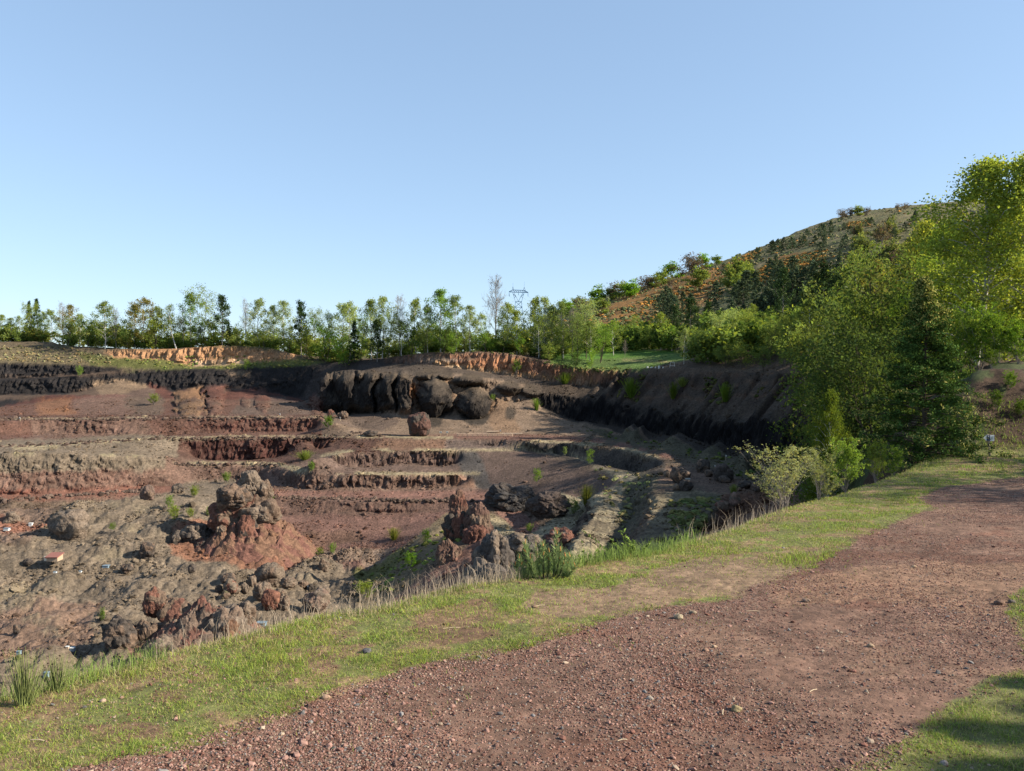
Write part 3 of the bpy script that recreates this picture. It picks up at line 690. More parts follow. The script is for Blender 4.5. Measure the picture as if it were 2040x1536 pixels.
def sub_mesh(nm, Fs):
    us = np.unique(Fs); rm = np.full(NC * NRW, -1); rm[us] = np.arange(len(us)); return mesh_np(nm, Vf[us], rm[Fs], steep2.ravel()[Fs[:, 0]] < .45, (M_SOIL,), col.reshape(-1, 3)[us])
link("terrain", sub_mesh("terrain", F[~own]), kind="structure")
for bi, b_ in enumerate(BULGES):
    if (own & (bf == bi)).sum() > 20:
        link("rock_buttress" if b_[5] in 'kt' else "rock_mass", sub_mesh("rock_buttress", F[own & (bf == bi)]), label=b_[6], cat="rock", group="rock masses swelling from the far walls")
# what is seen first along a line of sight, on the finished relief
BK = 3.0
_fl = V.reshape(-1, 3); _x, _y = project(_fl); _m = (_fl[:, 1] > 45) & (_fl[:, 1] < 300) & (_x > -400) & (_x < 2400) & (_y > 600) & (_y < 1500)
_id = np.nonzero(_m)[0]; _k = ((_x[_id] + 400) // BK).astype(int) * 1000 + ((_y[_id] - 600) // BK).astype(int)
_o = np.lexsort((_fl[_id, 1], _k)); _ks, _fi = np.unique(_k[_o], return_index=True); FIRST = dict(zip(_ks.tolist(), _id[_o][_fi].tolist()))
def seen_at(px, py):
    a, b_ = int((px + 400) // BK), int((py - 600) // BK)
    for r in range(0, 4):
        c_ = [FIRST[k_] for i in range(-r, r + 1) for j in range(-r, r + 1) if (k_ := (a + i) * 1000 + b_ + j) in FIRST]
        if c_:
            v_ = _fl[c_]; w_ = v_[np.argsort(v_[:, 1])][:max(1, len(c_) // 2)].mean(0)
            d = ray(px, py); return np.array([d[0] / d[1] * w_[1], w_[1], w_[2]])
    return None
# ------------------------------------------------------------------ the ground in front of the camera: path, verge, rim
PATH_L = np.array([on_plane(*p)[:2] for p in ((120, 1560), (150, 1536), (330, 1492), (520, 1432), (700, 1372), (900, 1312), (1080, 1272), (1300, 1212), (1450, 1187), (1580, 1147), (1640, 1110), (1700, 1075), (1860, 1010))])
PATH_L = np.vstack([[-2.2, -1.0], PATH_L, [[6.75, 12.8], [8.3, 14.7], [10.6, 16.6], [13.5, 18.0], [22, 20.5]]])
PATH_R = np.array([on_plane(*p)[:2] for p in ((1640, 1560), (1740, 1500), (1800, 1450), (1880, 1400), (1990, 1350), (2060, 1330))])
PATH_R = np.vstack([[0.9, -1.0], PATH_R, [[3.4, 5.2], [6.5, 9.0], [11, 13.2], [22, 16.4]]])
nY = np.concatenate([np.linspace(-1.2, 1.5, 30, endpoint=False), np.exp(np.linspace(math.log(1.5), math.log(54), 410))])
nX = np.linspace(-1, 1, 450)
NXg, NYg = np.meshgrid(nX, nY, indexing='ij')
NXg = NXg * (0.84 * np.abs(NYg) + 5.0) + 0.0
# bank: rises past the right edge of the path where it bends, and on the camera's right
def polyY(P, x): return np.interp(x, P[:, 0], P[:, 1])
def bank_z(X, Y):
    farline = np.interp(X, [5, 8, 10, 12, 14.0, 17, 22, 30], [40, 33, 27.5, 24.0, 22.6, 22.8, 24.5, 28])
    b1 = sstep(0.0, 3.6, Y - farline) * 2.85 * sstep(10.5, 13.8, X)
    b2 = np.clip((X - (1.6 + 0.62 * Y)) / 4.0, 0, 1.2) * 1.1 * sstep(3, 8, Y) * (1 - sstep(13, 18, Y))
    return b1 + b2 * 0.0 + (np.clip(Y - farline - 3.6, 0, 100) * .02 - np.clip(Y - 40, 0, 100) * .16) * sstep(10.5, 13.8, X)
def near_z(X, Y):
    sh = np.shape(X); P = np.stack([np.ravel(X), np.ravel(Y)], -1)
    s = rim_signed(P).reshape(sh)
    z = drop_z(np.asarray(Y, float), s) + bank_z(X, Y)
    knoll = np.exp(-(((X - 12.2) / 2.6) ** 2 + ((Y - 20.5) / 2.2) ** 2)) * 0.30
    z = z + knoll * (s < 2)
    return z, s
NZ, NS = near_z(NXg, NYg)
VN = np.stack([NXg, NYg, NZ], -1)
def signed_to(P, LN):
    P = P.reshape(-1, 2); best = np.full(len(P), 1e9); sg = np.ones(len(P))
    for A, B in zip(LN[:-1], LN[1:]):
        d = B - A; dist = seg_dist(P, A, B); s = np.sign(d[0] * (P[:, 1] - A[1]) - d[1] * (P[:, 0] - A[0]))
        m = dist < best; best[m] = dist[m]; sg[m] = s[m]
    return best * sg
def verge_masks(X, Y):
    """signed distances: >0 left of the path's left edge (verge); <0 right of the right edge"""
    P = np.stack([np.ravel(X), np.ravel(Y)], -1)
    return signed_to(P, PATH_L).reshape(np.shape(X)), signed_to(P, PATH_R).reshape(np.shape(X))
e = fbm(VN * 1.6, 4, 91) * 0.16 + fbm(VN * 6, 3, 92) * 0.05
DL, DR = verge_masks(NXg, NYg)
DLj, DRj = DL + e, -DR + e
VN[..., 2] += fbm(VN * 1.2, 4, 93) * 0.035 + fbm(VN * 9, 3, 94) * 0.008
VN[..., 2] += np.where(NS > 0.6, fbm(VN * 0.8, 4, 95) * 0.25 * sstep(.6, 2, NS), 0)
VN[..., 2] += fbm(VN * 0.9, 4, 96) * 0.35 * sstep(0.4, 1.2, bank_z(NXg, NYg))
pxn, pyn = project(VN)
J2 = (fbm(VN * 1.3, 3, 97), fbm(VN * 1.3 + 30, 3, 98))
cn = np.empty(VN.shape); cn[:] = (.185, .112, .084)
q = fbm(VN * 0.8, 4, 99); q2 = fbm(VN * 3.5, 4, 100)
cn[q + q2 * .5 > .18] = (.155, .083, .06)
cn[(q < -.2)] = (.21, .13, .094)
def ZN(poly, c, **kw): paint(cn, pxn, pyn, NYg, poly, c, J=J2, **kw)
ZN([(1480, 1170), (1700, 1120), (2100, 1130), (2100, 1230), (1750, 1190), (1560, 1210)], (.245, .15, .10), amp=(120, 30), mixf=.7)
verge = DLj > 0
cn[verge] = (.16, .165, .06)
cn[verge & (q2 + q * .6 > .05)] = (.21, .145, .085)
bare = [[(1230, 1150), (1420, 1110), (1640, 1095), (1660, 1115), (1540, 1180), (1400, 1190), (1240, 1180)], [(830, 1225), (960, 1195), (1010, 1215), (980, 1270), (880, 1290), (820, 1265)], [(560, 1290), (760, 1280), (720, 1310), (560, 1320)],
        [(150, 1440), (280, 1430), (330, 1460), (200, 1480)], [(290, 1375), (350, 1365), (360, 1385), (310, 1395)], [(1050, 1180), (1260, 1160), (1400, 1180), (1300, 1215), (1130, 1240), (1040, 1220)], [(600, 1320), (680, 1310), (680, 1340), (610, 1345)]]
for i, b_ in enumerate(bare): ZN(b_, (.22, .15, .10) if i in (0, 5) else (.2, .125, .08), amp=(50, 16), cond=verge)
cn[NS > 0.4] = (.16, .13, .09)
rv = DRj > 0
cn[rv] = (.15, .15, .06)
bm = sstep(.15, .5, bank_z(NXg, NYg)); cb = np.where((fbm(VN * 0.9, 3, 101) > 0.05)[..., None], (.05, .062, .025), (.055, .035, .024))  # soil and greenery of the bank, darkened in colour to stand for its shade
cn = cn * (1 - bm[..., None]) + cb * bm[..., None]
cn *= (1 + 0.3 * q2)[..., None]
cn *= np.array((.78, .765, .73))
M_NEAR = soil_mat("scoria_gravel", var=0.4, g1=1.5, g2=9, g3=60, bump=0.55, dist=0.02)
nc, nr_ = VN.shape[:2]
ii = np.arange(nc - 1)[:, None] * nr_ + np.arange(nr_ - 1)[None]
FN = np.stack([ii, ii + nr_, ii + nr_ + 1, ii + 1], -1).reshape(-1, 4)
# keep the sheet to the near ground: path, verge and the first metres past the rim
sf = NS[:-1, :-1].ravel()
cenX, cenY = NXg[:-1, :-1].ravel(), NYg[:-1, :-1].ravel()
keep = (sf < 9)
FN = FN[keep]
used = np.unique(FN); remap = np.full(nc * nr_, -1); remap[used] = np.arange(len(used)); FNr = remap[FN]
# two setting objects from one surface: the path (with its bare gravel) and the verge, so that each can be told apart
fx = DLj[:-1, :-1].ravel()[keep]; frr = DRj[:-1, :-1].ravel()[keep]; fb = bank_z(NXg, NYg)[:-1, :-1].ravel()[keep]
is_path = (fx <= 0) & (frr <= 0) & (fb < .15)
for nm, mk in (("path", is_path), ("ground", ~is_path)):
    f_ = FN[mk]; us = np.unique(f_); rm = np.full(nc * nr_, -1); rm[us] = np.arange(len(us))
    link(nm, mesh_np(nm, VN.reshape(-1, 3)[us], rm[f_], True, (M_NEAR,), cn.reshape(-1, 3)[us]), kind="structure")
def near_ground(x, y): return near_z(np.asarray(x, float), np.asarray(y, float))[0]
# ------------------------------------------------------------------ rocks
def hit(px, py, y0=45, y1=300):        # where the line of sight meets the quarry
    d = ray(px, py); Ys = np.exp(np.linspace(math.log(y0), math.log(y1), 1500))
    g = ground(d[0] / d[1] * Ys, Ys); z = d[2] / d[1] * Ys
    if y0 < 100:
        q_ = seen_at(px, py)
        if q_ is not None: return q_
    k = np.argmax(z < g) if (z < g).any() else len(Ys) - 1
    return np.array([d[0] / d[1] * Ys[k], Ys[k], g[k]])
_ico = {}
def ico(sub):
    if sub not in _ico:
        t = (1 + 5 ** .5) / 2
        v = [(-1, t, 0), (1, t, 0), (-1, -t, 0), (1, -t, 0), (0, -1, t), (0, 1, t), (0, -1, -t), (0, 1, -t), (t, 0, -1), (t, 0, 1), (-t, 0, -1), (-t, 0, 1)]
        f = [(0, 11, 5), (0, 5, 1), (0, 1, 7), (0, 7, 10), (0, 10, 11), (1, 5, 9), (5, 11, 4), (11, 10, 2), (10, 7, 6), (7, 1, 8), (3, 9, 4), (3, 4, 2), (3, 2, 6), (3, 6, 8), (3, 8, 9), (4, 9, 5), (2, 4, 11), (6, 2, 10), (8, 6, 7), (9, 8, 1)]
        v = np.array(v, float); v /= np.linalg.norm(v, axis=1)[:, None]; f = np.array(f)
        for _ in range(sub):
            e = np.sort(np.concatenate([f[:, [0, 1]], f[:, [1, 2]], f[:, [2, 0]]]), 1)
            ue, inv = np.unique(e, axis=0, return_inverse=True); inv = inv.ravel()
            mid_ = v[ue].mean(1); mid_ /= np.linalg.norm(mid_, axis=1)[:, None]
            n = len(v); v = np.vstack([v, mid_]); k = len(f); a, b_, c_ = n + inv[:k], n + inv[k:2 * k], n + inv[2 * k:]
            f = np.vstack([np.stack(x, 1) for x in ((f[:, 0], a, c_), (f[:, 1], b_, a), (f[:, 2], c_, b_), (a, b_, c_))])
        _ico[sub] = (v, f)
    return _ico[sub]
M_ROCK = soil_mat("scoria_rock", var=0.4, g1=0.8, g2=3.5, g3=14.0, bump=0.5, dist=0.08)
def rock_mesh(name, r, colA, colB=None, seed=0, sub=4, rough=0.35, freq=1.6, egg=0.0, top=None, stretch=None):
    """lumpy rock of half-sizes r about its centre; colA/colB patchy"""
    v, f = ico(sub); r = np.array(r, float)
    o = seed * 7.77
    P = v * freq
    if stretch is not None: P = P * np.array(stretch)
    big_ = fbm(v * 0.9 + o, 2, seed); d = 1 + 0.38 * big_ + rough * .6 * (billow(P * .8 + o, 4, seed, .42)) + rough * .16 * fbm(v * freq * 4 + o, 3, seed + 3)
    p = v * d[:, None]
    if egg: p[:, :2] *= (1 + egg * p[:, 2:3])
    p = p * r
    colA = tuple(np.array(colA) * AK * np.array([1, .97, .92])); colB = tuple(np.array(colB if colB else colA) * AK * np.array([1, .97, .92])) if colB else colA
    top = None if top is None else tuple(np.array(top) * AK)
    n = fbm(p * (1.6 / r.mean()) + o, 4, seed + 9)
    c = np.where((n > 0.08)[:, None], np.array(colB if colB else colA), np.array(colA)) * (1 + .25 * fbm(p * 3 + o, 3, seed + 5))[:, None]
    if top is not None:
        mt = (v[:, 2] + n * .6 > .45); c[mt] = c[mt] * .35 + np.array(top) * .65
    return mesh_np(name, p, f, False, (M_ROCK,), c)
AK = .80
DK = (.066, .055, .049); BR = (.13, .092, .07); RB = (.135, .066, .05); GB = (.15, .118, .094); OR_ = (.155, .088, .058); BB = (.040, .036, .035); BT = (.07, .058, .05)
def rock(x0, y0, x1, y1, label, A=GB, B=BR, Y=None, deep=0.8, seed=None, sub=4, sink=.25, parent=None, name="boulder", cat="rock", group=None, freq=1.6, rough=.35, egg=0.0, top=None, push=0.3, stretch=None, base=None):
    if seed is None: seed = int(x0 * 3 + y0 * 7) % 997
    cx = (x0 + x1) / 2
    b0 = hit(cx, base if base else y1) if Y is None else at(cx, y1, Y)
    Yd = b0[1]; w = (x1 - x0) / FPX * Yd; h = (y1 - y0) / FPX * Yd
    rz = h / 2 * (1 + sink); w = w * .96
    me = rock_mesh(name, (w / 2, w / 2 * deep, rz), A, B, seed, sub, rough, freq, egg, top, stretch)
    zc = at(cx, y0, Yd)[2] - rz * .96
    loc = Vector((b0[0], Yd + w * deep * push, zc))
    if parent is not None:
        return link(name, me, parent=parent, loc=loc - parent.location)
    return link(name, me, label=label, cat=cat, group=group, loc=loc)
def empty(name, loc, label, cat, group=None):
    o = link(name, None, label=label, cat=cat, group=group); o.location = loc; o.empty_display_size = .3
    return o
# mound of scree as a heightfield disc that sinks into the floor round its edge
def mound(name, c, R, H, colA, colB, parent, seed, ex=1.25, n=90, yscale=1.0, rough=.9):
    th = np.linspace(0, 2 * math.pi, n, endpoint=False); rr = np.linspace(0, 1, n // 2)
    T, Rr = np.meshgrid(th, rr, indexing='ij')
    X = c[0] + R * Rr * np.cos(T); Y = c[1] + R * yscale * Rr * np.sin(T)
    g = ground(X, Y)
    P = np.stack([X, Y, g], -1)
    prof = (1 - Rr) ** ex
    hgt = H * prof * (1 + .25 * fbm(P * .35, 3, seed))
    Z = np.maximum(g, c[2] + 0 * g) * 0 + (c[2] * prof + g * (1 - prof)) + hgt + billow(P * .7, 5, seed, .6) * rough * (1 - Rr ** 3) - .5 * Rr ** 4
    P[..., 2] = Z
    cc = AK * np.where((fbm(P * .5, 4, seed + 1) > 0)[..., None], np.array(colA), np.array(colB)) * (1 + .25 * fbm(P * 1.5, 3, seed + 2))[..., None]
    m = n // 2; i = np.arange(n)[:, None] * m + np.arange(m - 1)[None]; j = (np.arange(n)[:, None] + 1) % n * m + np.arange(m - 1)[None]
    Fm = np.stack([i, j, j + 1, i + 1], -1).reshape(-1, 4)
    off = np.array(parent.location) if parent is not None else 0
    return link(name, mesh_np(name, P.reshape(-1, 3) - off, Fm, False, (M_ROCK,), cc.reshape(-1, 3)), parent=parent)

# --- the tall crag on the pit floor
c0 = hit(500, 1105, 60)
crag = empty("rock_outcrop", c0, "tall brown crag with overhanging heads rising from an orange scree cone in the pit", "rock outcrop")
mound("scree_cone", (c0[0] - .2, c0[1] + 3.0, c0[2]), 9.6, 7.2, OR_, RB, crag, 5, ex=1.15, rough=1.7)
for i, (x0, y0, x1, y1, A, B, dY) in enumerate([(431, 969, 496, 1010, BR, DK, 1.0), (472, 946, 520, 985, GB, GB, 3.0), (512, 960, 542, 995, GB, BR, 3.5), (484, 1002, 552, 1050, GB, BR, 1.5), (414, 1000, 500, 1062, RB, BR, 2.0),
     (462, 1040, 512, 1116, RB, DK, -.8), (366, 1048, 416, 1084, GB, DK, 0.5), (342, 1062, 368, 1088, DK, GB, 0), (431, 1047, 450, 1064, GB, BR, -1.2), (500, 1050, 560, 1110, OR_, RB, .2), (455, 975, 540, 1060, BR, RB, 3.2), (495, 1100, 522, 1122, GB, RB, -2.2), (386, 1072, 420, 1102, RB, DK, -.6)]):
    rock(x0, y0, x1, y1, None, A, B, Y=c0[1] + dY, parent=crag, sub=4, name="boulder" if i in (8, 11) else "rock_head", deep=.9, seed=200 + i, sink=.2, rough=.5, freq=2.0, push=.1)
# --- the wide crag by the rim
c1 = hit(370, 1290, 55)
crag2 = empty("rock_outcrop", c1, "broad red brown lava crag just below the grassy rim, ending in a round head", "rock outcrop")
mound("scree_cone", (c1[0], c1[1] + 4, c1[2]), 7.4, 3.4, RB, BR, crag2, 15, ex=.9, rough=1.2)
for i, (x0, y0, x1, y1, A, B, dY) in enumerate([(286, 1180, 330, 1222, RB, BR, 7), (315, 1192, 368, 1235, BR, RB, 7), (318, 1206, 412, 1290, RB, BR, 3.5), (393, 1203, 432, 1242, DK, GB, 5.0), (407, 1212, 492, 1296, OR_, GB, 1.8), (265, 1238, 322, 1310, BR, DK, 3), (345, 1250, 400, 1310, RB, RB, 2), (462, 1200, 505, 1240, GB, BR, 5.5)]):
    rock(x0, y0, x1, y1, None, A, B, Y=c1[1] + dY, parent=crag2, sub=4, name="rock_head", deep=.85, seed=300 + i, sink=.25, rough=.42, freq=2.2, top=GB if i == 4 else None, push=.1)
rock(281, 1280, 346, 1340, "rounded grey boulder at the foot of the broad crag, closest to the grassy rim", GB, BR, Y=72, sub=5)
rock(196, 1238, 262, 1290, "low black jagged rock left of the broad crag with a leafy sprig", DK, BR, sub=4, rough=.6)
# --- the twin pinnacle
c2 = hit(940, 1085, 60)
pin = empty("rock_pinnacle", (c2[0], 100, -23.5), "twin red brown lava pinnacle standing above the shaded slope", "rock outcrop")
for i, (x0, y0, x1, y1, A, B, Y_) in enumerate([(893, 989, 934, 1050, (.13, .078, .06), RB, 102), (914, 1010, 984, 1092, (.115, .07, .058), BR, 99), (882, 1030, 930, 1075, DK, RB, 101), (872, 1080, 921, 1132, (.12, .075, .06), BR, 93), (925, 1045, 972, 1092, (.11, .055, .045), RB, 96.5), (902, 1020, 940, 1070, RB, DK, 99)]):
    rock(x0, y0, x1, y1, None, A, B, Y=Y_, parent=pin, sub=4, name="rock_spire", deep=.8, seed=400 + i, sink=.3, rough=.5, freq=2.3, push=.0)
# --- dark rocks right of the ramp
for x0, y0, x1, y1, lb, A, B, Y_, sb in [
    (950, 1070, 1018, 1150, "dark grey lava block with a shaded left face above the dry stalks", (.08, .07, .066), GB, 80, 4),
    (916, 1134, 1008, 1200, "low rounded dark boulder behind the dry grass stalks on the rim", (.10, .086, .078), GB, 76, 4),
    (1010, 1068, 1090, 1115, "flat topped grey rubble block behind the young pine", GB, (.09, .08, .075), 84, 4),
    (1080, 1060, 1150, 1105, "reddish grey rubble block right of the young pine", (.13, .10, .09), RB, 84, 4),
    (970, 972, 1058, 1014, "black lava mound beside the bend of the red track", (.06, .056, .056), DK, None, 4),
    (1052, 988, 1134, 1030, "dark brown lava mound right of the black one, under pale grass", (.075, .058, .052), DK, None, 4)]:
    rock(x0, y0, x1, y1, lb, A, B, Y=Y_, sub=sb, rough=.5, freq=2.2, deep=.9)
# --- boulders on the pit floor
for x0, y0, x1, y1, lb, A, B in [
    (508, 1126, 562, 1166, "broad flat grey boulder at the back of the boulder cluster", GB, BR), (492, 1150, 510, 1167, "small round boulder left of the broad flat one", GB, BR),
    (442, 1160, 474, 1186, "rounded boulder at the left of the boulder cluster", GB, RB), (479, 1162, 496, 1181, "upright pale brown boulder throwing a shadow left", GB, GB),
    (500, 1160, 538, 1196, "sloping grey boulder in the middle of the cluster", GB, BR), (518, 1178, 558, 1215, "reddish boulder at the front of the cluster", RB, (.2, .1, .07)),
    (549, 1188, 575, 1216, "brown boulder leaning on the reddish one", BR, GB), (540, 1152, 560, 1168, "small tan boulder in front of the broad flat one", (.2, .14, .10), GB),
    (598, 1182, 654, 1216, "large oval boulder on its own right of the cluster, shadow to its left", (.15, .105, .085), GB), (630, 1170, 654, 1192, "grey boulder behind the large oval one", GB, GB),
    (551, 1174, 570, 1188, "small grey boulder behind the brown leaning one", GB, BR), (426, 1166, 443, 1180, "small dark boulder at the far left of the cluster", BR, DK), (440, 1178, 456, 1192, "low mossy boulder below the left one", (.11, .1, .06), BR),
    (592, 1156, 613, 1172, "flat boulder up slope from the large oval one", GB, BR), (612, 1164, 624, 1178, "dark upright block right of the flat boulder", DK, DK), (373, 1124, 388, 1140, "round dark boulder alone below the crag", (.09, .075, .068), DK),
    (634, 1116, 655, 1138, "grey pointed block below the red scree", GB, BR), (274, 1084, 304, 1110, "dark jagged rock left of the crag", DK, BR), (275, 966, 305, 994, "brown boulder beside the red track at the foot of the long wall", (.14, .10, .085), BR),
    (4, 1024, 34, 1042, "flat grey boulder at the edge of the red ground", GB, BR), (436, 1148, 470, 1164, "low dark boulder behind the left of the cluster", BR, DK), (398, 1236, 416, 1252, "boulder wedged beside the round head", GB, GB),
    (24, 1246, 38, 1260, "small dark boulder on the bare ground", DK, BR), (175, 1336, 200, 1352, "small brown boulder near the broom stems", BR, GB), (558, 1152, 588, 1172, "low rounded boulder right of the broad flat one", GB, BR),
    (340, 964, 366, 982, "dark flat stone on the crest of the grey hill", GB, DK), (100, 1018, 170, 1068, "grey knob at the left end of the grey hill", GB, (.12, .1, .085)), (240, 1126, 262, 1140, "black rock right of the hut", DK, BR),
    (42, 1114, 64, 1126, "black rock left of the hut", DK, DK)]:
    rock(x0, y0, x1, y1, lb, A, B, sub=4 if x1 - x0 > 24 else 3, rough=.4, freq=1.7)
# --- rocks on the bench above
for x0, y0, x1, y1, lb, A, B in [
    (1338, 935, 1374, 962, "large rounded bomb shaped boulder carrying a white panel", (.085, .07, .062), BR), (1354, 957, 1382, 976, "dark boulder in front of the boulder with the white panel", (.075, .06, .054), DK),
    (1343, 966, 1358, 976, "small tan boulder beside the dark one", (.2, .14, .095), GB), (1390, 918, 1415, 941, "black boulder at the edge of the track", DK, BR), (1422, 931, 1460, 957, "large brown boulder by the two white markers", (.09, .07, .062), DK),
    (1434, 948, 1455, 962, "boulder at the foot of the large brown one", (.1, .08, .07), BR), (1455, 986, 1476, 1010, "pinkish round boulder on the lip of the brown hollow", (.22, .14, .11), GB),
    (1470, 958, 1500, 972, "low row of dark rock beyond the hollow", DK, BR), (1500, 962, 1530, 976, "low brown rock beyond the hollow, right of the dark row", BR, DK), (1405, 936, 1425, 948, "small dark boulder between the black and the large brown one", DK, BR), (1428, 1000, 1456, 1022, "rough brown rock on the edge of the hollow", BR, RB), (1322, 938, 1336, 950, "pale stone on the corner of the bench", GB, GB)]:
    rock(x0, y0, x1, y1, lb, A, B, sub=4, rough=.3, freq=1.5, deep=.9)
# --- rocks standing out of the far walls
for x0, y0, x1, y1, lb, A, B, Y_, st, sb, eg in [
    (812, 823, 854, 868, "reddish brown boulder at the foot of the left rounded buttress", (.095, .055, .046), DK, 184, None, 4, 0),
    (652, 816, 668, 836, "small brown rock left of the white marker post", DK, RB, 193, None, 3, 0),
    (672, 818, 694, 836, "round brown rock right of the white marker post", BR, DK, 193, None, 3, 0),
    (725, 858, 752, 868, "flat dark boulders on the edge of the ramp", DK, BR, None, None, 3, 0)]:
    rock(x0, y0, x1, y1, lb, A, B, Y=None, sub=sb, rough=(.5 if x1 - x0 > 40 and y0 < 765 and x1 < 500 else .3) if st is None else .2, freq=2.0, deep=.8, push=.42 if st is not None or x1 < 500 else .2, stretch=st, egg=eg, name="rock_buttress" if "buttress" in lb or " rib " in lb else "boulder", sink=.1)
# ------------------------------------------------------------------ trees and shrubs
def bark_mat(name, c1, c2, birch=False):
    m, nt, out = new_mat(name); b = NB(nt)
    tc = b.n("ShaderNodeTexCoord").outputs["Object"]
    mp = b.n("ShaderNodeMapping"); mp.inputs["Scale"].default_value = (6, 6, 30) if birch else (20, 20, 5); b.l(tc, mp.inputs[0])
    f = b.noise(mp.outputs[0], 1.0, 4, .6)
    f = b.mr(f, 0.56, 0.64, 0, 1) if birch else b.mr(f, .3, .7, 0, 1)
    c = b.mix(f, c1, c2)
    d = b.n("ShaderNodeBsdfDiffuse"); b.l(c, d.inputs[0]); b.l(d.outputs[0], out.inputs[0])
    return m
M_BIRCH = bark_mat("birch_bark", (.42, .40, .36), (.08, .07, .06), True)
M_BARK = bark_mat("dark_bark", (.10, .08, .062), (.05, .04, .032))
M_GREYBARK = bark_mat("grey_bark", (.24, .21, .19), (.13, .115, .10))
class Skel:
    def __init__(s): s.V, s.F, s.n = [], [], 0
    def tube(s, pts, rad, k=5):
        pts = np.asarray(pts, float); m = len(pts)
        t = np.gradient(pts, axis=0); t /= np.maximum(np.linalg.norm(t, axis=1, keepdims=True), 1e-9)
        a = np.cross(t, [0.3, 0.9, 0.2]); a /= np.maximum(np.linalg.norm(a, axis=1, keepdims=True), 1e-9); b_ = np.cross(t, a)
        th = np.linspace(0, 2 * math.pi, k, endpoint=False)
        ring = pts[:, None] + (a[:, None] * np.cos(th)[None, :, None] + b_[:, None] * np.sin(th)[None, :, None]) * np.asarray(rad)[:, None, None]
        s.V.append(ring.reshape(-1, 3))
        i = np.arange(m - 1)[:, None] * k + np.arange(k)[None]; j = np.arange(m - 1)[:, None] * k + (np.arange(k)[None] + 1) % k
        s.F.append(np.stack([i, j, j + k, i + k], -1).reshape(-1, 4) + s.n); s.n += m * k
    def arrays(s): return np.vstack(s.V), np.vstack(s.F)
def leaves(cent, size, rg, droop=0.0, aspect=.6, face_up=0.0):
    n = len(cent)
    d = rg.normal(size=(n, 3)); d[:, 2] -= droop; d /= np.linalg.norm(d, axis=1)[:, None]
    e = rg.normal(size=(n, 3)); e[:, 2] += face_up; e = np.cross(d, e); e /= np.maximum(np.linalg.norm(e, axis=1)[:, None], 1e-9)
    sz = (size * rg.uniform(.6, 1.4, n))[:, None]
    a, b_ = d * sz, e * sz * aspect
    q = np.stack([cent - a * .5, cent + b_ * .5, cent + a * .5, cent - b_ * .5], 1)
    return q.reshape(-1, 3), np.arange(n * 4).reshape(-1, 4)
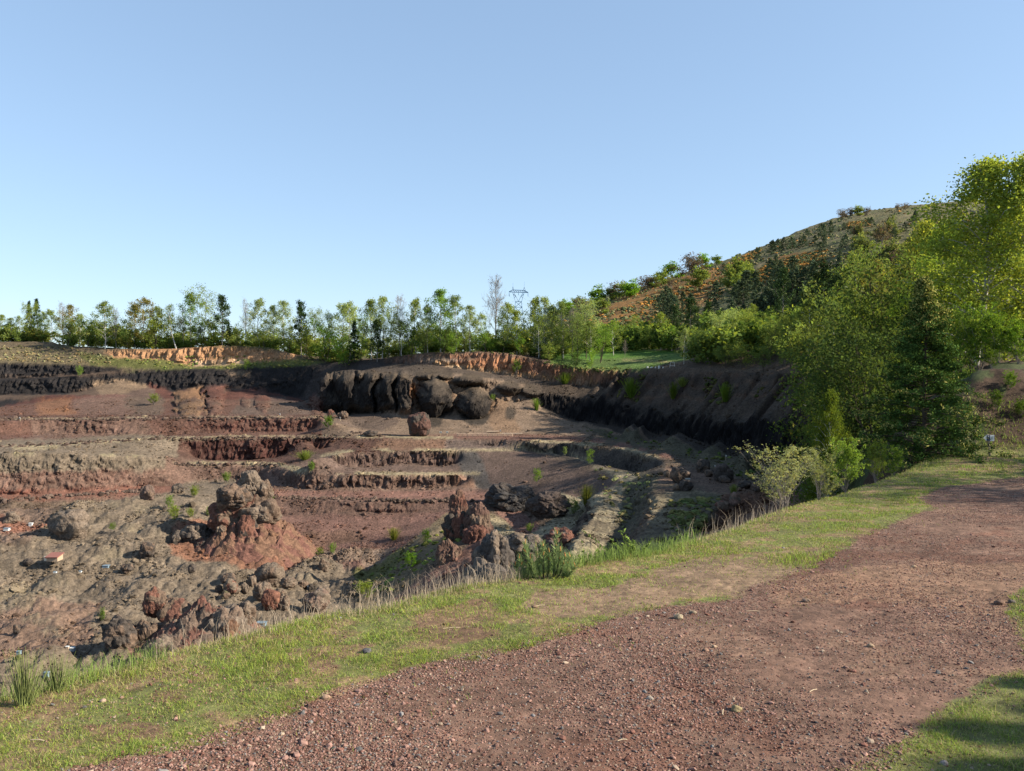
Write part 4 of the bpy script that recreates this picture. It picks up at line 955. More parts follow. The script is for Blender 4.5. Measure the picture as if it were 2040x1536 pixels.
def tree_data(seed, kind, H=1.0, W=.4, nl=1500, ls=.03, trunk_r=.012, base=.15, limbs=16, lean=0.0, curve=0.0, multi=1, sprays=5, droop=.25, cl=.035, col=(.12, .17, .04), colv=.25, tip=None, top_pow=1.0):
    """a tree of height H; returns trunk and crown arrays"""
    rg = np.random.default_rng(seed); sk = Skel(); C_ = []; Cw = []
    for mt in range(multi):
        la = rg.uniform(0, 6.28); ln = lean if multi == 1 else (.12 + .18 * rg.random())
        h = H * (1 if mt == 0 else rg.uniform(.7, .97))
        zz = np.linspace(0, 1, 9)
        dirv = np.array([math.cos(la), math.sin(la)]) if multi > 1 else np.array([1.0, 0.0])
        off = ln * h * (zz if multi > 1 else zz)[:, None] * dirv + (curve * H * (np.sin(zz * math.pi * .9) - zz * .3))[:, None] * np.array([1, .2]) + rg.normal(size=(9, 2)) * .006 * H
        off[0] = 0
        tp = np.column_stack([off, zz * h])
        sk.tube(tp, trunk_r * H * (1 - zz * .9) * (1 if multi == 1 else .7) + .0015 * H, 6)
        nlim = max(4, limbs // multi)
        for i in range(nlim):
            t = base + (1 - base) * (i + rg.random() * .8) / nlim
            if t > .985: continue
            ang = i * 2.4 + rg.normal() * .4
            p0 = np.array([np.interp(t, zz, tp[:, k]) for k in range(3)])
            s_ = (t - base) / (1 - base)
            if kind == 'birch': ln_ = W * H * .5 * (math.sin(math.pi * min(1, .18 + s_ * .82) ** .8) * .95 + .1) ; up = .9 + .5 * s_
            elif kind == 'round': ln_ = W * H * .55 * math.sqrt(max(.05, 1 - (s_ * 1.7 - .75) ** 2 * .9)) ; up = .5 + .9 * s_
            elif kind == 'bare': ln_ = W * H * .5 * (1.05 - s_ * .75); up = 1.7
            elif kind == 'pine': ln_ = W * H * .5 * (1 - s_ ** 2 * .75) * rg.uniform(.5, 1.1); up = .25 + .6 * s_
            elif kind == 'spruce': ln_ = W * H * .5 * (1 - s_) ** .85 * rg.uniform(.8, 1.1); up = .05 + .35 * s_
            elif kind == 'leader': ln_ = W * H * .5 * ((1 - s_) ** 1.0 * .96 + .03) * rg.uniform(.75, 1.2); up = .05 + .35 * s_ + 1.3 * max(0, s_ - .72) * 3
            elif kind == 'bush': ln_ = W * H * .5 * rg.uniform(.6, 1.1) * (1.15 - s_ * .5); up = .8 + s_
            ln_ *= rg.uniform(.75, 1.15)
            dh = np.array([math.cos(ang), math.sin(ang), up]); dh /= np.linalg.norm(dh)
            u = np.linspace(0, 1, 5)[:, None]
            path = p0 + dh * ln_ * u * (1.0 if up < 1 else 1.15) + np.array([0, 0, -1]) * (droop * ln_ * u ** 2.2) + rg.normal(size=(5, 3)) * ln_ * .035 * u
            r0 = trunk_r * H * (1 - t * .85) * .42
            sk.tube(path, r0 * (1 - u[:, 0] * .85) + .0006 * H, 4)
            for k in range(sprays):
                u0 = rg.uniform(.25, 1.0); q0 = np.array([np.interp(u0, u[:, 0], path[:, c]) for c in range(3)])
                a2 = rg.normal(size=3); a2[2] = abs(a2[2]) * .5 if kind not in ('spruce', 'leader') else a2[2] * .15; a2 /= np.linalg.norm(a2)
                l2 = ln_ * (.42 if kind in ('bare',) else .28) * rg.uniform(.5, 1.2)
                uu = np.linspace(0, 1, 3)[:, None]
                sp = q0 + (a2 * .8 + dh * .6) * l2 * uu + np.array([0, 0, -1]) * droop * l2 * uu ** 2
                if kind == 'bare' or k < 2: sk.tube(sp, r0 * .35 * (1 - uu[:, 0] * .8) + .0005 * H, 3)
                if kind == 'bare':
                    for _ in range(5):
                        w0 = sp[1] + (sp[2] - sp[1]) * rg.random(); a3 = rg.normal(size=3) + dh * 1.2; a3 /= np.linalg.norm(a3)
                        sk.tube(np.stack([w0, w0 + a3 * l2 * .5, w0 + a3 * l2 * .9 + np.array([0, 0, l2 * .15])]), np.array([.0011, .0008, .0004]) * H, 3)
                C_.append(sp[1]); C_.append(sp[2]); Cw += [.7, 1]
            C_.append(path[-1]); Cw.append(1)
        C_.append(tp[-1]); Cw.append(1.5); C_.append(tp[-2]); Cw.append(1)
    TV, TF = sk.arrays()
    if nl <= 0: return TV, TF, None, None, None
    C_ = np.array(C_); Cw = np.array(Cw) * np.exp(rg.normal(size=len(C_)) * (1.0 if nl > 3000 else .6)); idx = rg.choice(len(C_), nl, p=Cw / Cw.sum())
    # clumps of uneven size: some sprays hold many leaves, some few
    cen = C_[idx] + rg.normal(size=(nl, 3)) * cl * H * np.array([1, 1, .8])
    if kind == 'birch': cen[:, 2] -= np.abs(rg.normal(size=nl)) * cl * H * .9
    LV, LF = leaves(cen, ls * H, rg, droop=droop, aspect=.35 if kind in ('pine', 'spruce', 'leader') else .62)
    cj = rg.normal(size=len(C_)) * colv * .6
    cc = np.array(col)[None] * (1 + cj[idx] + rg.normal(size=nl) * colv * .5)[:, None]
    mixc = rg.random(nl)[:, None] < .22
    cc = np.where(mixc, cc * np.array([1.35, 1.12, .8]), cc)
    if tip is not None:
        rad = np.linalg.norm(cen[:, :2] - C_[:, :2].mean(0), axis=1) / (W * H * .5)
        mt_ = (rg.random(nl) < np.clip(rad - .5, 0, .22)); cc[mt_] = np.array(tip) * (1 + rg.normal(size=mt_.sum()) * .15)[:, None]
    if kind == 'leader':
        hz = cen[:, 2] / H; mt_ = rg.random(nl) < sstep(.6, 1.0, hz) * .55; cc[mt_] = np.array(tip) * (1 + rg.normal(size=mt_.sum()) * .15)[:, None]
    cc = np.clip(cc, .005, .9)
    return TV, TF, LV, LF, np.repeat(cc, 4, 0)
PROTO = {}
def proto(key, bark, leafm, **kw):
    TV, TF, LV, LF, LC = tree_data(**kw)
    PROTO[key] = (mesh_np(key + "_trunk", TV, TF, True, (bark,)), mesh_np(key + "_crown", LV, LF, False, (leafm,), LC) if LV is not None else None)
W1 = (.15, .19, .066)
for i in range(5): proto("birch%d" % i, M_BIRCH, M_LEAF, seed=10 + i, kind='birch', W=.66 + .06 * (i % 3), nl=4200, ls=.021, base=.13, limbs=30, lean=(-.04, .03, .06, 0, -.02)[i], curve=(0, .02, -.02, .01, .04)[i], cl=.026, trunk_r=.010, col=W1, droop=.35)
proto("curved_birch", M_BIRCH, M_LEAF, seed=77, kind='birch', W=.5, nl=1500, ls=.019, base=.4, limbs=20, lean=-.30, curve=-.10, cl=.03, trunk_r=.013, col=W1, droop=.35)
for i in range(4): proto("round%d" % i, M_BARK, M_LEAF, seed=30 + i, kind='round', W=.75, nl=3600, ls=.024, base=.2, limbs=30, multi=(1, 2, 1, 3)[i], cl=.042, col=W1, droop=.1, sprays=7)
for i in range(3): proto("bush%d" % i, M_BARK, M_LEAF, seed=50 + i, kind='bush', W=1.3, nl=1800, ls=.045, base=.08, limbs=18, multi=4, cl=.07, col=W1, droop=.1)
for i in range(3): proto("bare%d" % i, M_GREYBARK, M_LEAF, seed=60 + i, kind='bare', W=.55, nl=260, ls=.014, base=.25, limbs=26, cl=.03, trunk_r=.011, col=(.2, .18, .13), sprays=7, droop=-.1)
for i in range(3): proto("pine%d" % i, M_GREYBARK, M_NEEDLE, seed=80 + i, kind='pine', W=.55, nl=3200, ls=.038, base=.22, limbs=34, cl=.026, trunk_r=.011, col=(.040, .062, .026), droop=-.1, sprays=6)
for i in range(3): proto("spruce%d" % i, M_BARK, M_NEEDLE, seed=90 + i, kind='spruce', W=.42, nl=3600, ls=.032, base=.04, limbs=70, cl=.016, trunk_r=.010, col=(.030, .050, .022), droop=.2, sprays=5)
for i in range(2): proto("hill_round%d" % i, M_BARK, M_LEAF, seed=130 + i, kind='bush', W=1.15, nl=1300, ls=.10, base=.0, limbs=20, multi=5, cl=.08, col=W1, sprays=5, droop=.1)
proto("hill_bare", M_GREYBARK, M_LEAF, seed=140, kind='bush', W=1.2, nl=1100, ls=.07, base=.0, limbs=26, multi=6, cl=.07, col=(.135, .115, .09), sprays=5, droop=0)
for i in range(2): proto("hill_pine%d" % i, M_BARK, M_NEEDLE, seed=150 + i, kind='spruce', W=1.0, nl=1000, ls=.09, base=.03, limbs=26, cl=.03, col=(.065, .092, .05), sprays=4, droop=.1)
for i in range(2): proto("under%d" % i, M_BARK, M_LEAF, seed=160 + i, kind='bush', W=1.3, nl=430, ls=.13, base=0, limbs=16, multi=5, cl=.09, col=W1, droop=.1)
ORD = ["first", "second", "third", "fourth", "fifth", "sixth", "seventh", "eighth", "ninth", "tenth", "eleventh", "twelfth", "thirteenth", "fourteenth", "fifteenth", "sixteenth", "seventeenth", "eighteenth", "nineteenth", "twentieth"]
rgt = np.random.default_rng(5)
SX = {"birch": "birch_tree", "curv": "birch_tree", "roun": "broadleaf_tree", "bush": "shrub", "bare": "bare_tree", "pine": "pine_tree", "spru": "spruce_tree", "hill": "hill_tree"}
def place(key, x, y, z, H, wide=1.0, tint=(1, 1, 1), label=None, cat="tree", group=None, name=None, rot=None):
    tm, cm = PROTO[key]
    nm = name or SX[key[:5] if key[:5] in SX else key[:4]]
    o = empty(nm, (x, y, z), label, cat, group)
    o.scale = (H * wide, H * wide, H); o.rotation_euler = (0, 0, rgt.uniform(0, 6.28) if rot is None else rot)
    t = link("trunk", tm, parent=o)
    if cm:
        c = link("crown", cm, parent=o); c.color = (*tint, 1)
    return o
def tree(key, px, top, Y, wide=1.0, tint=(1, 1, 1), label=None, cat="tree", group=None, name=None, rot=None, sink=.15, base=None):
    x = (px - CX) / FPX * Y; g = float(ground(x, Y)) if base is None else at(px, base, Y)[2]
    H = at(px, top, Y)[2] - g + sink
    if H < .5: H = .5
    return place(key, x, Y, g - sink, H, wide, tint, label, cat, group, name, rot)
# tints relative to the base leaf colour
PALEG, YEL, GOLD, FRESH, OLIVE, DARK, MID = (1.6, 1.6, 1.9), (1.3, 1.32, .85), (1.4, 1.02, .85), (.95, 1.3, .6), (1.05, 1.1, .85), (.55, .7, .55), (.95, 1.05, .95)
TW = {id(PALEG): "pale", id(YEL): "yellow green", id(GOLD): "golden brown", id(FRESH): "fresh green", id(OLIVE): "olive", id(DARK): "dark", id(MID): "mid green"}
KW = {"birch": "birch", "curved": "birch", "round": "broadleaf tree", "bush": "shrub", "bare": "leafless tree", "pine": "pine", "spruce": "spruce"}
line = [  # px, top, Y, key, tint, wide, own label
    (6, 628, 264, "birch0", YEL, .9, 0), (24, 634, 266, "birch1", PALEG, .9, 0), (42, 630, 265, "birch2", PALEG, .8, 0), (61, 600, 272, "spruce0", MID, .8, "dark spruce with a narrow top, left one of the twin spruces"),
    (76, 594, 270, "spruce1", MID, .9, "taller dark spruce, right one of the twin spruces"), (62, 618, 262, "round0", YEL, .7, "yellow green broadleaf tree standing before the twin spruces"), (88, 622, 263, "birch3", PALEG, .8, 0), (103, 617, 262, "birch4", YEL, 1.0, 0),
    (126, 610, 260, "bare0", PALEG, .8, 0), (144, 609, 257, "birch1", GOLD, .9, "golden brown birch with a straight white trunk above the grey slope"), (160, 626, 256, "birch2", PALEG, .8, 0), (136, 640, 252, "bush0", OLIVE, .9, 0), (176, 646, 250, "bush1", DARK, 1.0, 0), (196, 640, 251, "bush2", OLIVE, .9, 0),
    (210, 603, 248, "birch3", OLIVE, 1.05, "spreading birch with a clean white lower trunk at the left end of the orange cliff"), (232, 620, 249, "bare1", PALEG, .8, "pale leafless tree with several stems right of the spreading birch"), (256, 655, 247, "bush0", DARK, .9, 0), (268, 608, 252, "birch0", OLIVE, 1.0, 0), (288, 594, 250, "birch4", GOLD, 1.1, 0),
    (312, 640, 248, "bush2", YEL, 1.0, 0), (310, 612, 254, "birch2", OLIVE, .9, 0), (352, 606, 246, "curved_birch", OLIVE, 1.0, "birch with a curved leaning white trunk on the edge of the orange cliff"), (338, 640, 251, "bush1", OLIVE, 1.0, 0), (366, 618, 250, "bare2", MID, .7, 0), (381, 587, 250, "birch3", FRESH, .85, "tall fresh green birch above the orange cliff"), (404, 592, 252, "round1", OLIVE, .75, 0),
    (392, 650, 247, "bush0", DARK, .8, 0), (425, 640, 248, "bush1", YEL, .8, 0), (444, 592, 246, "pine0", MID, .85, "tall pine with a bare pale lower trunk on the orange cliff"), (457, 642, 248, "spruce2", OLIVE, 1.0, 0), (470, 655, 247, "bush2", OLIVE, 1.0, 0), (490, 604, 250, "bare0", PALEG, .55, 0),
    (517, 595, 247, "birch4", PALEG, .95, 0), (528, 655, 245, "bush0", YEL, 1.0, 0), (546, 611, 247, "birch0", PALEG, .8, 0), (566, 601, 246, "birch1", PALEG, .85, 0), (578, 660, 243, "bush1", OLIVE, 1.0, 0), (601, 605, 240, "pine1", DARK, .8, "dark dense pine right of the end of the orange cliff"),
    (628, 630, 243, "round2", YEL, .75, "round yellow green crown directly behind the dark dense pine"), (612, 660, 238, "bush2", YEL, .9, 0), (650, 655, 232, "bush1", FRESH, .9, 0), (657, 640, 234, "round0", MID, .6, 0), (682, 606, 232, "birch2", PALEG, .85, 0), (697, 604, 231, "birch3", PALEG, .85, 0), (706, 640, 224, "spruce0", MID, 1.1, 0),
    (690, 680, 222, "bush0", FRESH, 1.0, 0), (718, 634, 226, "round3", FRESH, .6, 0), (740, 600, 224, "birch0", YEL, .9, 0), (752, 640, 219, "pine2", MID, 1.0, "broad dark pine with drooping boughs just left of the red strata"), (762, 593, 222, "birch1", PALEG, .9, 0), (775, 640, 219, "round1", MID, .7, 0), (797, 597, 221, "bare1", PALEG, .8, 0),
    (800, 640, 217, "birch2", OLIVE, 1.0, 0), (828, 595, 220, "birch4", YEL, .8, 0), (820, 650, 216, "bush2", DARK, 1.0, 0), (852, 610, 217, "birch3", PALEG, .85, 0), (846, 655, 215, "bush1", OLIVE, .9, 0), (878, 580, 217, "birch0", FRESH, 1.05, "tallest fresh green birch left of the leafless poplar"), (909, 591, 216, "birch2", MID, .95, 0),
    (885, 650, 213, "bush0", DARK, 1.0, 0), (903, 674, 212, "bush1", FRESH, .8, 0), (936, 610, 216, "birch1", PALEG, .8, 0), (925, 660, 215, "round2", OLIVE, .7, 0), (958, 625, 217, "birch4", PALEG, .8, 0), (967, 665, 213, "bush2", FRESH, 1.1, "large fresh green shrub on the turf above the strata, under the poplar"), (988, 560, 222, "bare2", PALEG, .95, "very tall leafless poplar just left of the pylon"),
    (1012, 606, 218, "birch3", YEL, .95, 0), (1030, 620, 215, "birch0", YEL, .9, 0), (1002, 640, 214, "round3", MID, .8, 0), (1035, 675, 211, "bush0", FRESH, .7, 0), (1066, 592, 218, "birch4", YEL, .8, 0), (1086, 594, 217, "birch1", PALEG, .85, 0), (1073, 630, 213, "birch2", MID, .7, 0), (1100, 610, 217, "birch3", PALEG, .9, 0),
    (1122, 604, 216, "birch0", MID, 1.0, 0), (1140, 620, 214, "bare0", PALEG, .7, 0), (1150, 640, 212, "round0", MID, .8, 0), (1120, 660, 212, "round1", OLIVE, .7, 0), (1095, 690, 208, "bush1", OLIVE, .9, 0), (1168, 615, 216, "round2", PALEG, .8, 0), (1175, 640, 213, "birch4", MID, .9, 0), (1145, 700, 205, "bush2", DARK, .9, 0),
    (1196, 652, 209, "round3", FRESH, .95, "dome shaped green willow standing alone on the bright meadow"), (1222, 640, 222, "birch1", OLIVE, .9, 0), (1245, 680, 212, "bare1", GOLD, .7, "small leafless sapling on the bright meadow"), (1262, 640, 240, "round1", OLIVE, .85, 0), (1180, 700, 203, "bush0", FRESH, .5, "tiny light green sapling at the left edge of the meadow"),
    (1295, 660, 236, "round0", DARK, .9, 0), (1316, 624, 230, "birch3", YEL, .95, "yellow green birch behind the white tanks"), (1338, 650, 222, "birch0", FRESH, .8, 0), (1362, 655, 190, "birch2", PALEG, .8, "slim birch with two white stems at the end of the meadow"), (1375, 598, 232, "pine0", MID, .9, 0), (1345, 612, 240, "pine1", MID, .8, 0),
    (1410, 605, 235, "pine2", MID, .9, 0), (1398, 660, 185, "round3", MID, .8, 0), (1390, 690, 200, "pine1", DARK, .9, 0), (1432, 640, 185, "round0", PALEG, .9, 0), (1460, 630, 190, "round2", PALEG, .9, 0), (1446, 690, 172, "bush0", MID, 1.2, 0), (1490, 632, 178, "round1", YEL, .8, 0), (1500, 606, 215, "birch4", YEL, .8, 0),
    (1530, 645, 165, "round3", OLIVE, .9, 0), (1478, 690, 166, "bush2", OLIVE, 1.1, 0), (1520, 700, 158, "bush1", MID, 1.1, 0), (1558, 540, 200, "pine0", MID, .75, "tall dark pine with a reddish bare trunk in front of the hill"), (1575, 645, 150, "round0", OLIVE, .8, 0), (1595, 660, 140, "bush0", OLIVE, 1.3, 0),
    (1560, 690, 152, "round2", MID, .8, 0), (1610, 600, 150, "birch3", OLIVE, .9, 0), (1640, 530, 160, "pine1", MID, .85, "dark broad pine left of the golden birch"), (1665, 555, 150, "pine2", MID, .8, 0), (1628, 650, 128, "round1", OLIVE, .9, 0), (1655, 610, 125, "birch1", OLIVE, .9, 0),
    (1700, 505, 190, "birch4", OLIVE, .7, 0), (1718, 545, 150, "birch2", GOLD, .7, "small golden brown birch among dark pines below the hill"), (1745, 520, 170, "birch3", GOLD, .6, 0), (1690, 610, 110, "round2", OLIVE, .9, 0), (1715, 640, 95, "round0", MID, 1.0, 0), (1670, 690, 100, "birch0", MID, .9, 0), (1700, 505, 210, "round3", OLIVE, .8, 0), (1735, 600, 100, "birch1", PALEG, .9, 0),
    (1632, 700, 112, "round3", DARK, 1.0, 0)]
line.sort(key=lambda r: r[0])
marks = [(-99, "on the far left edge of the wood"), (90, "between the twin spruces and the orange cliff"), (245, "above the left half of the orange cliff"), (400, "above the right half of the orange cliff"), (560, "near the end of the orange cliff"), (640, "above the shaded corner of the black wall"), (735, "above the black ribs"), (850, "above the rounded buttresses"),
         (990, "just right of the tall leafless poplar"), (1090, "between pylon and meadow"), (1200, "behind the bright meadow"), (1350, "right of the bright meadow"), (1450, "above the black band of the right wall"), (1560, "below the hill, right of the tall pine"), (1690, "just left of the big birches")]
seen = {}
for px, top, Y, key, tint, wide, lb in line:
    if px > 1600 and Y < 165: tint_ = tuple(.66 * np.array(tint))  # leaf tints lowered here to stand for the trees' shadow side
    else: tint_ = tint
    if not lb:
        mk = [m_[1] for m_ in marks if px >= m_[0]][-1]
        kw = KW[key.rstrip("0123456789").split("_")[0]]
        desc = TW[id(tint)] + " " + kw
        n = seen[(mk, desc)] = seen.get((mk, desc), 0) + 1
        lb = desc + " " + mk
        if n > 1: lb = ORD[n - 1] + " " + desc + ", from the left, " + mk
    if key.startswith("birch") and top > 600 and Y > 200: wide *= 1.1
    tree(key, px, top, Y, wide, tint_, lb, "shrub" if key.startswith("bush") else "tree", "trees along the quarry rim")
# filler wood behind the first row: dense, not countable
def forest_mass(name, spots, keyset, tintset, kind="stuff"):
    Vs, Fs, Cs, n = [], [], [], 0
    for (x, y, H, wd) in spots:
        k = keyset[int(rgt.integers(len(keyset)))]; me = PROTO[k][1]; nv = len(me.vertices)
        co = np.empty(nv * 3, np.float32); me.vertices.foreach_get("co", co); co = co.reshape(-1, 3)
        cc = np.empty(nv * 4, np.float32); me.color_attributes["col"].data.foreach_get("color", cc); cc = cc.reshape(-1, 4)[:, :3]
        a = rgt.uniform(0, 6.28); R = np.array([[math.cos(a), -math.sin(a)], [math.sin(a), math.cos(a)]])
        p = co.copy(); p[:, :2] = (co[:, :2] @ R.T) * H * wd; p[:, 2] *= H; p += np.array([x, y, float(ground(x, y)) - .2])
        t = np.array(tintset[int(rgt.integers(len(tintset)))])
        Vs.append(p); Cs.append(cc * t); Fs.append(np.arange(nv).reshape(-1, 4) + n); n += nv
    o = link(name, mesh_np(name, np.vstack(Vs), np.vstack(Fs), False, (M_LEAF,), np.vstack(Cs)), kind=kind)
    return o
sp_f = []
for _ in range(170):
    px = rgt.uniform(-60, 1100); Y = rgt.uniform(254, 290) - max(0, px - 560) * .06; x = (px - CX) / FPX * Y
    sp_f.append((x, Y, rgt.uniform(3, 7) * (.8 if px < 120 else 1), rgt.uniform(.9, 1.3)))
forest_mass("undergrowth", sp_f, ["under0", "under1"], [(1.0, 1.05, .9), (.8, .9, .75), (1.2, 1.1, .9), (.55, .65, .5), (1.3, 1.25, 1.3)])["label"] = "low mixed undergrowth filling the gaps under the far row of trees"
sp_f = []
TB_ = [(-200, 262), (0, 260), (100, 258), (140, 250), (200, 246), (250, 245), (440, 244), (530, 243), (585, 240), (610, 237), (640, 232), (700, 225), (760, 220), (850, 214), (1010, 211), (1100, 208)]
for _ in range(170):
    px = rgt.uniform(-60, 1100); Y = np.interp(px, [q[0] for q in TB_], [q[1] for q in TB_]) + rgt.uniform(3, 9); sp_f.append(((px - CX) / FPX * Y, Y, rgt.uniform(1.8, 3.6), rgt.uniform(1.1, 1.7)))
forest_mass("undergrowth", sp_f, ["under0", "under1"], [(1.0, 1.1, .8), (.6, .75, .55), (1.2, 1.0, .8), (.85, 1.0, .8)])["label"] = "low bushes along the edge of the turf under the far trees"
sp_f = []
for _ in range(200):
    px = rgt.uniform(1090, 1780); t_ = (px - 1090) / 690; Y = (222 - 90 * t_) + rgt.uniform(0, 60) + (28 if 1130 < px < 1380 else 0); x = (px - CX) / FPX * Y
    sp_f.append((x, Y, rgt.uniform(3.5, 8), rgt.uniform(.9, 1.3)))
forest_mass("undergrowth", sp_f, ["under0", "under1"], [(1.0, 1.1, .8), (.6, .75, .55), (.5, .6, .5), (.85, 1.0, .8)])["label"] = "dark mixed undergrowth under the trees right of the meadow"
# --- trees of the hill
def hill_hit(px, py): return hit(px, py, 230, 1500)
def hill_tree(key, px, py, hpx, wide, tint, label, group):
    b0 = hill_hit(px, py); H = hpx / FPX * b0[1]
    return place(key, b0[0], b0[1], b0[2] - .03 * H, H, wide, tint, label, "tree", group, "hill_tree")
HB, HG, HF, HP = (.85, .82, .9), (.8, .95, .6), (.9, 1.35, .45), (1, 1, 1.1)
sky_trees = [("hill_round0", 1130, 622, 22, FRESH, "small fresh green"), ("hill_round1", 1152, 612, 20, MID, "mid green"), ("hill_round0", 1190, 600, 26, FRESH, "broad fresh green"), ("hill_bare", 1160, 622, 26, HB, "purplish leafless"), ("hill_round1", 1197, 622, 24, OLIVE, "olive"), ("hill_bare", 1228, 590, 26, HB, "second purplish leafless"), ("hill_round0", 1218, 592, 20, MID, "dark topped green"),
    ("hill_round1", 1243, 588, 24, MID, "green"), ("hill_round0", 1258, 586, 24, HF, "bright green"), ("hill_bare", 1282, 574, 22, HB, "brown leafless"), ("hill_bare", 1296, 570, 20, HB, "second brown leafless"), ("hill_round1", 1303, 568, 18, HG, "small green"), ("hill_round0", 1318, 562, 22, OLIVE, "olive brown"), ("hill_round1", 1338, 552, 26, HF, "bright green dome shaped"),
    ("hill_bare", 1372, 545, 34, HB, "large purple brown leafless"), ("hill_bare", 1390, 548, 30, HB, "second large purple brown leafless"), ("hill_round0", 1400, 530, 22, HF, "yellow green"), ("hill_round1", 1428, 522, 14, HG, "low dark green"), ("hill_round0", 1395, 565, 28, OLIVE, "olive dome shaped"), ("hill_bare", 1340, 572, 20, HB, "low brown")]
for key, px, py, h, t, d in sky_trees: hill_tree(key, px, py + 6, h * 1.1, 1.5, t, d + " tree on the left shoulder of the hill above the broom", "trees on the left shoulder of the hill")
for i, (px, py, h, t, k) in enumerate([(1678, 430, 18, HB, "hill_bare"), (1692, 428, 18, HB, "hill_bare"), (1710, 424, 18, OLIVE, "hill_round0"), (1727, 422, 14, HB, "hill_bare"), (1790, 413, 12, HB, "hill_bare"), (1804, 412, 13, HB, "hill_bare")]):
    hill_tree(k, px, py + 7, h * .95, 1.5, t, ["leftmost brown thicket tree on the hill top", "brown tree second from the left in the hill top thicket", "greenish tree in the middle of the hill top thicket", "small brown tree at the right end of the hill top thicket", "low purplish tree on the summit ridge, left one of two", "low purplish tree on the summit ridge, right one of two"][i], "thickets on the summit ridge")
zones = [  # polygon, count, key choices, height px, tint, group, wording
    ([(1430, 600), (1540, 555), (1680, 560), (1700, 620), (1560, 660), (1430, 640)], 60, ["hill_pine0", "hill_pine1"], (30, 54), HP, "dark pines in the dense block above the broom", ("dark pine", "in the block right of the broom")),
    ([(1500, 520), (1560, 480), (1700, 450), (1860, 430), (1860, 520), (1700, 545), (1540, 560)], 62, ["hill_pine0", "hill_pine1"], (14, 26), HP, "pines scattered over the upper hillside", ("dark pine", "scattered on the upper hillside")),
    ([(1520, 500), (1600, 470), (1660, 460), (1640, 470), (1560, 498)], 8, ["hill_pine1"], (12, 24), HP, "small pines near the hill's skyline", ("dark pine", "close to the hill's skyline")),
    ([(1700, 470), (1860, 470), (1860, 540), (1700, 560)], 22, ["hill_bare", "hill_round0"], (22, 40), HB, "brown trees on the hillside left of the big birch", ("brown barely leafed tree", "left of the big birches")),
    ([(1430, 575), (1500, 545), (1500, 575), (1440, 600)], 6, ["hill_round0"], (26, 36), OLIVE, "olive domes at the edge of the broom", ("olive domed tree", "at the broom's upper edge")),
    ([(1200, 640), (1340, 590), (1450, 560), (1420, 600), (1300, 650)], 14, ["hill_pine0"], (5, 10), MID, "dots of green in the orange broom", ("dark green bush", "among the orange broom")),
    ([(1600, 620), (1760, 560), (1800, 600), (1760, 680), (1620, 690)], 26, ["hill_pine0", "hill_pine1", "hill_round1"], (40, 62), HP, "dark trees at the foot of the hill", ("dark tree", "crowded at the hill's foot")),
    ([(1310, 610), (1440, 600), (1440, 660), (1310, 660)], 16, ["hill_pine0", "hill_pine1"], (34, 52), HP, "dark pines below the broom", ("dark pine", "below the orange broom"))]
todo = []
for poly, n, keys, hr, t, grp, lb in zones:
    xs, ys = zip(*poly); k = 0
    while k < n:
        px, py = rgt.uniform(min(xs), max(xs)), rgt.uniform(min(ys), max(ys))
        if not in_poly(np.array([px]), np.array([py]), poly)[0]: continue
        hs = rgt.uniform(*hr); fx_ = (px - min(xs)) / (max(xs) - min(xs)); fy_ = (py - min(ys)) / (max(ys) - min(ys)); fh = (hs - hr[0]) / (hr[1] - hr[0])
        pos = ("left", "centre", "right")[min(2, int(fx_ * 3))]; row = ("upper", "lower")[int(fy_ > .5)]; szw = ("low", "middling", "tall")[min(2, int(fh * 3))]
        todo.append((px, keys[k % len(keys)], py, hs, t, grp, (szw + " " + lb[0], lb[1] + ", " + row + " " + pos + " part"))); k += 1

todo.sort(key=lambda r: r[0]); cnt_ = {}; seq_ = {}
for r in todo: cnt_[r[6]] = cnt_.get(r[6], 0) + 1
for px, key, py, hs, t, grp, lb in todo:
    i = seq_[lb] = seq_.get(lb, 0) + 1
    text = lb[0] + " " + lb[1] if cnt_[lb] == 1 else ORD[i - 1] + " " + lb[0] + " " + lb[1]
    hill_tree(key, px, py, hs, rgt.uniform(.85, 1.2), tuple(np.array(t) * rgt.uniform(.8, 1.2)), text, grp)
# ------------------------------------------------------------------ the large trees on the right
for i in range(2): proto("big_birch%d" % i, M_BIRCH, M_LEAF, seed=210 + i, kind='birch', W=.62, nl=26000, ls=.0112, base=.14, limbs=60, lean=(.05, -.04)[i], curve=.02, cl=.022, trunk_r=.011, col=(.21, .26, .065), droop=.45, sprays=9)
for i in range(2): proto("wood%d" % i, M_BARK, M_LEAF, seed=220 + i, kind='round', W=.7, nl=9000, ls=.018, base=.1, limbs=50, multi=2 + i, cl=.035, trunk_r=.010, col=(.11, .14, .05), droop=.2, sprays=8)
proto("hero_spruce", M_BARK, M_NEEDLE, seed=231, kind='leader', W=.62, nl=60000, ls=.0145, base=.015, limbs=190, cl=.011, trunk_r=.011, col=(.058, .105, .028), colv=.4, tip=(.36, .33, .10), droop=.05, sprays=9)
proto("willow_bush", M_GREYBARK, M_LEAF, seed=240, kind='bush', W=1.5, nl=6500, ls=.024, base=.02, limbs=70, multi=12, cl=.02, trunk_r=.008, col=(.25, .27, .14), colv=.3, droop=-.3, sprays=5)
proto("fresh_bush", M_GREYBARK, M_LEAF, seed=241, kind='bush', W=1.2, nl=6500, ls=.036, base=.02, limbs=60, multi=10, cl=.03, trunk_r=.007, col=(.17, .26, .05), colv=.3, droop=-.2, sprays=5)
WOODC = "large trees on the bank at the right"
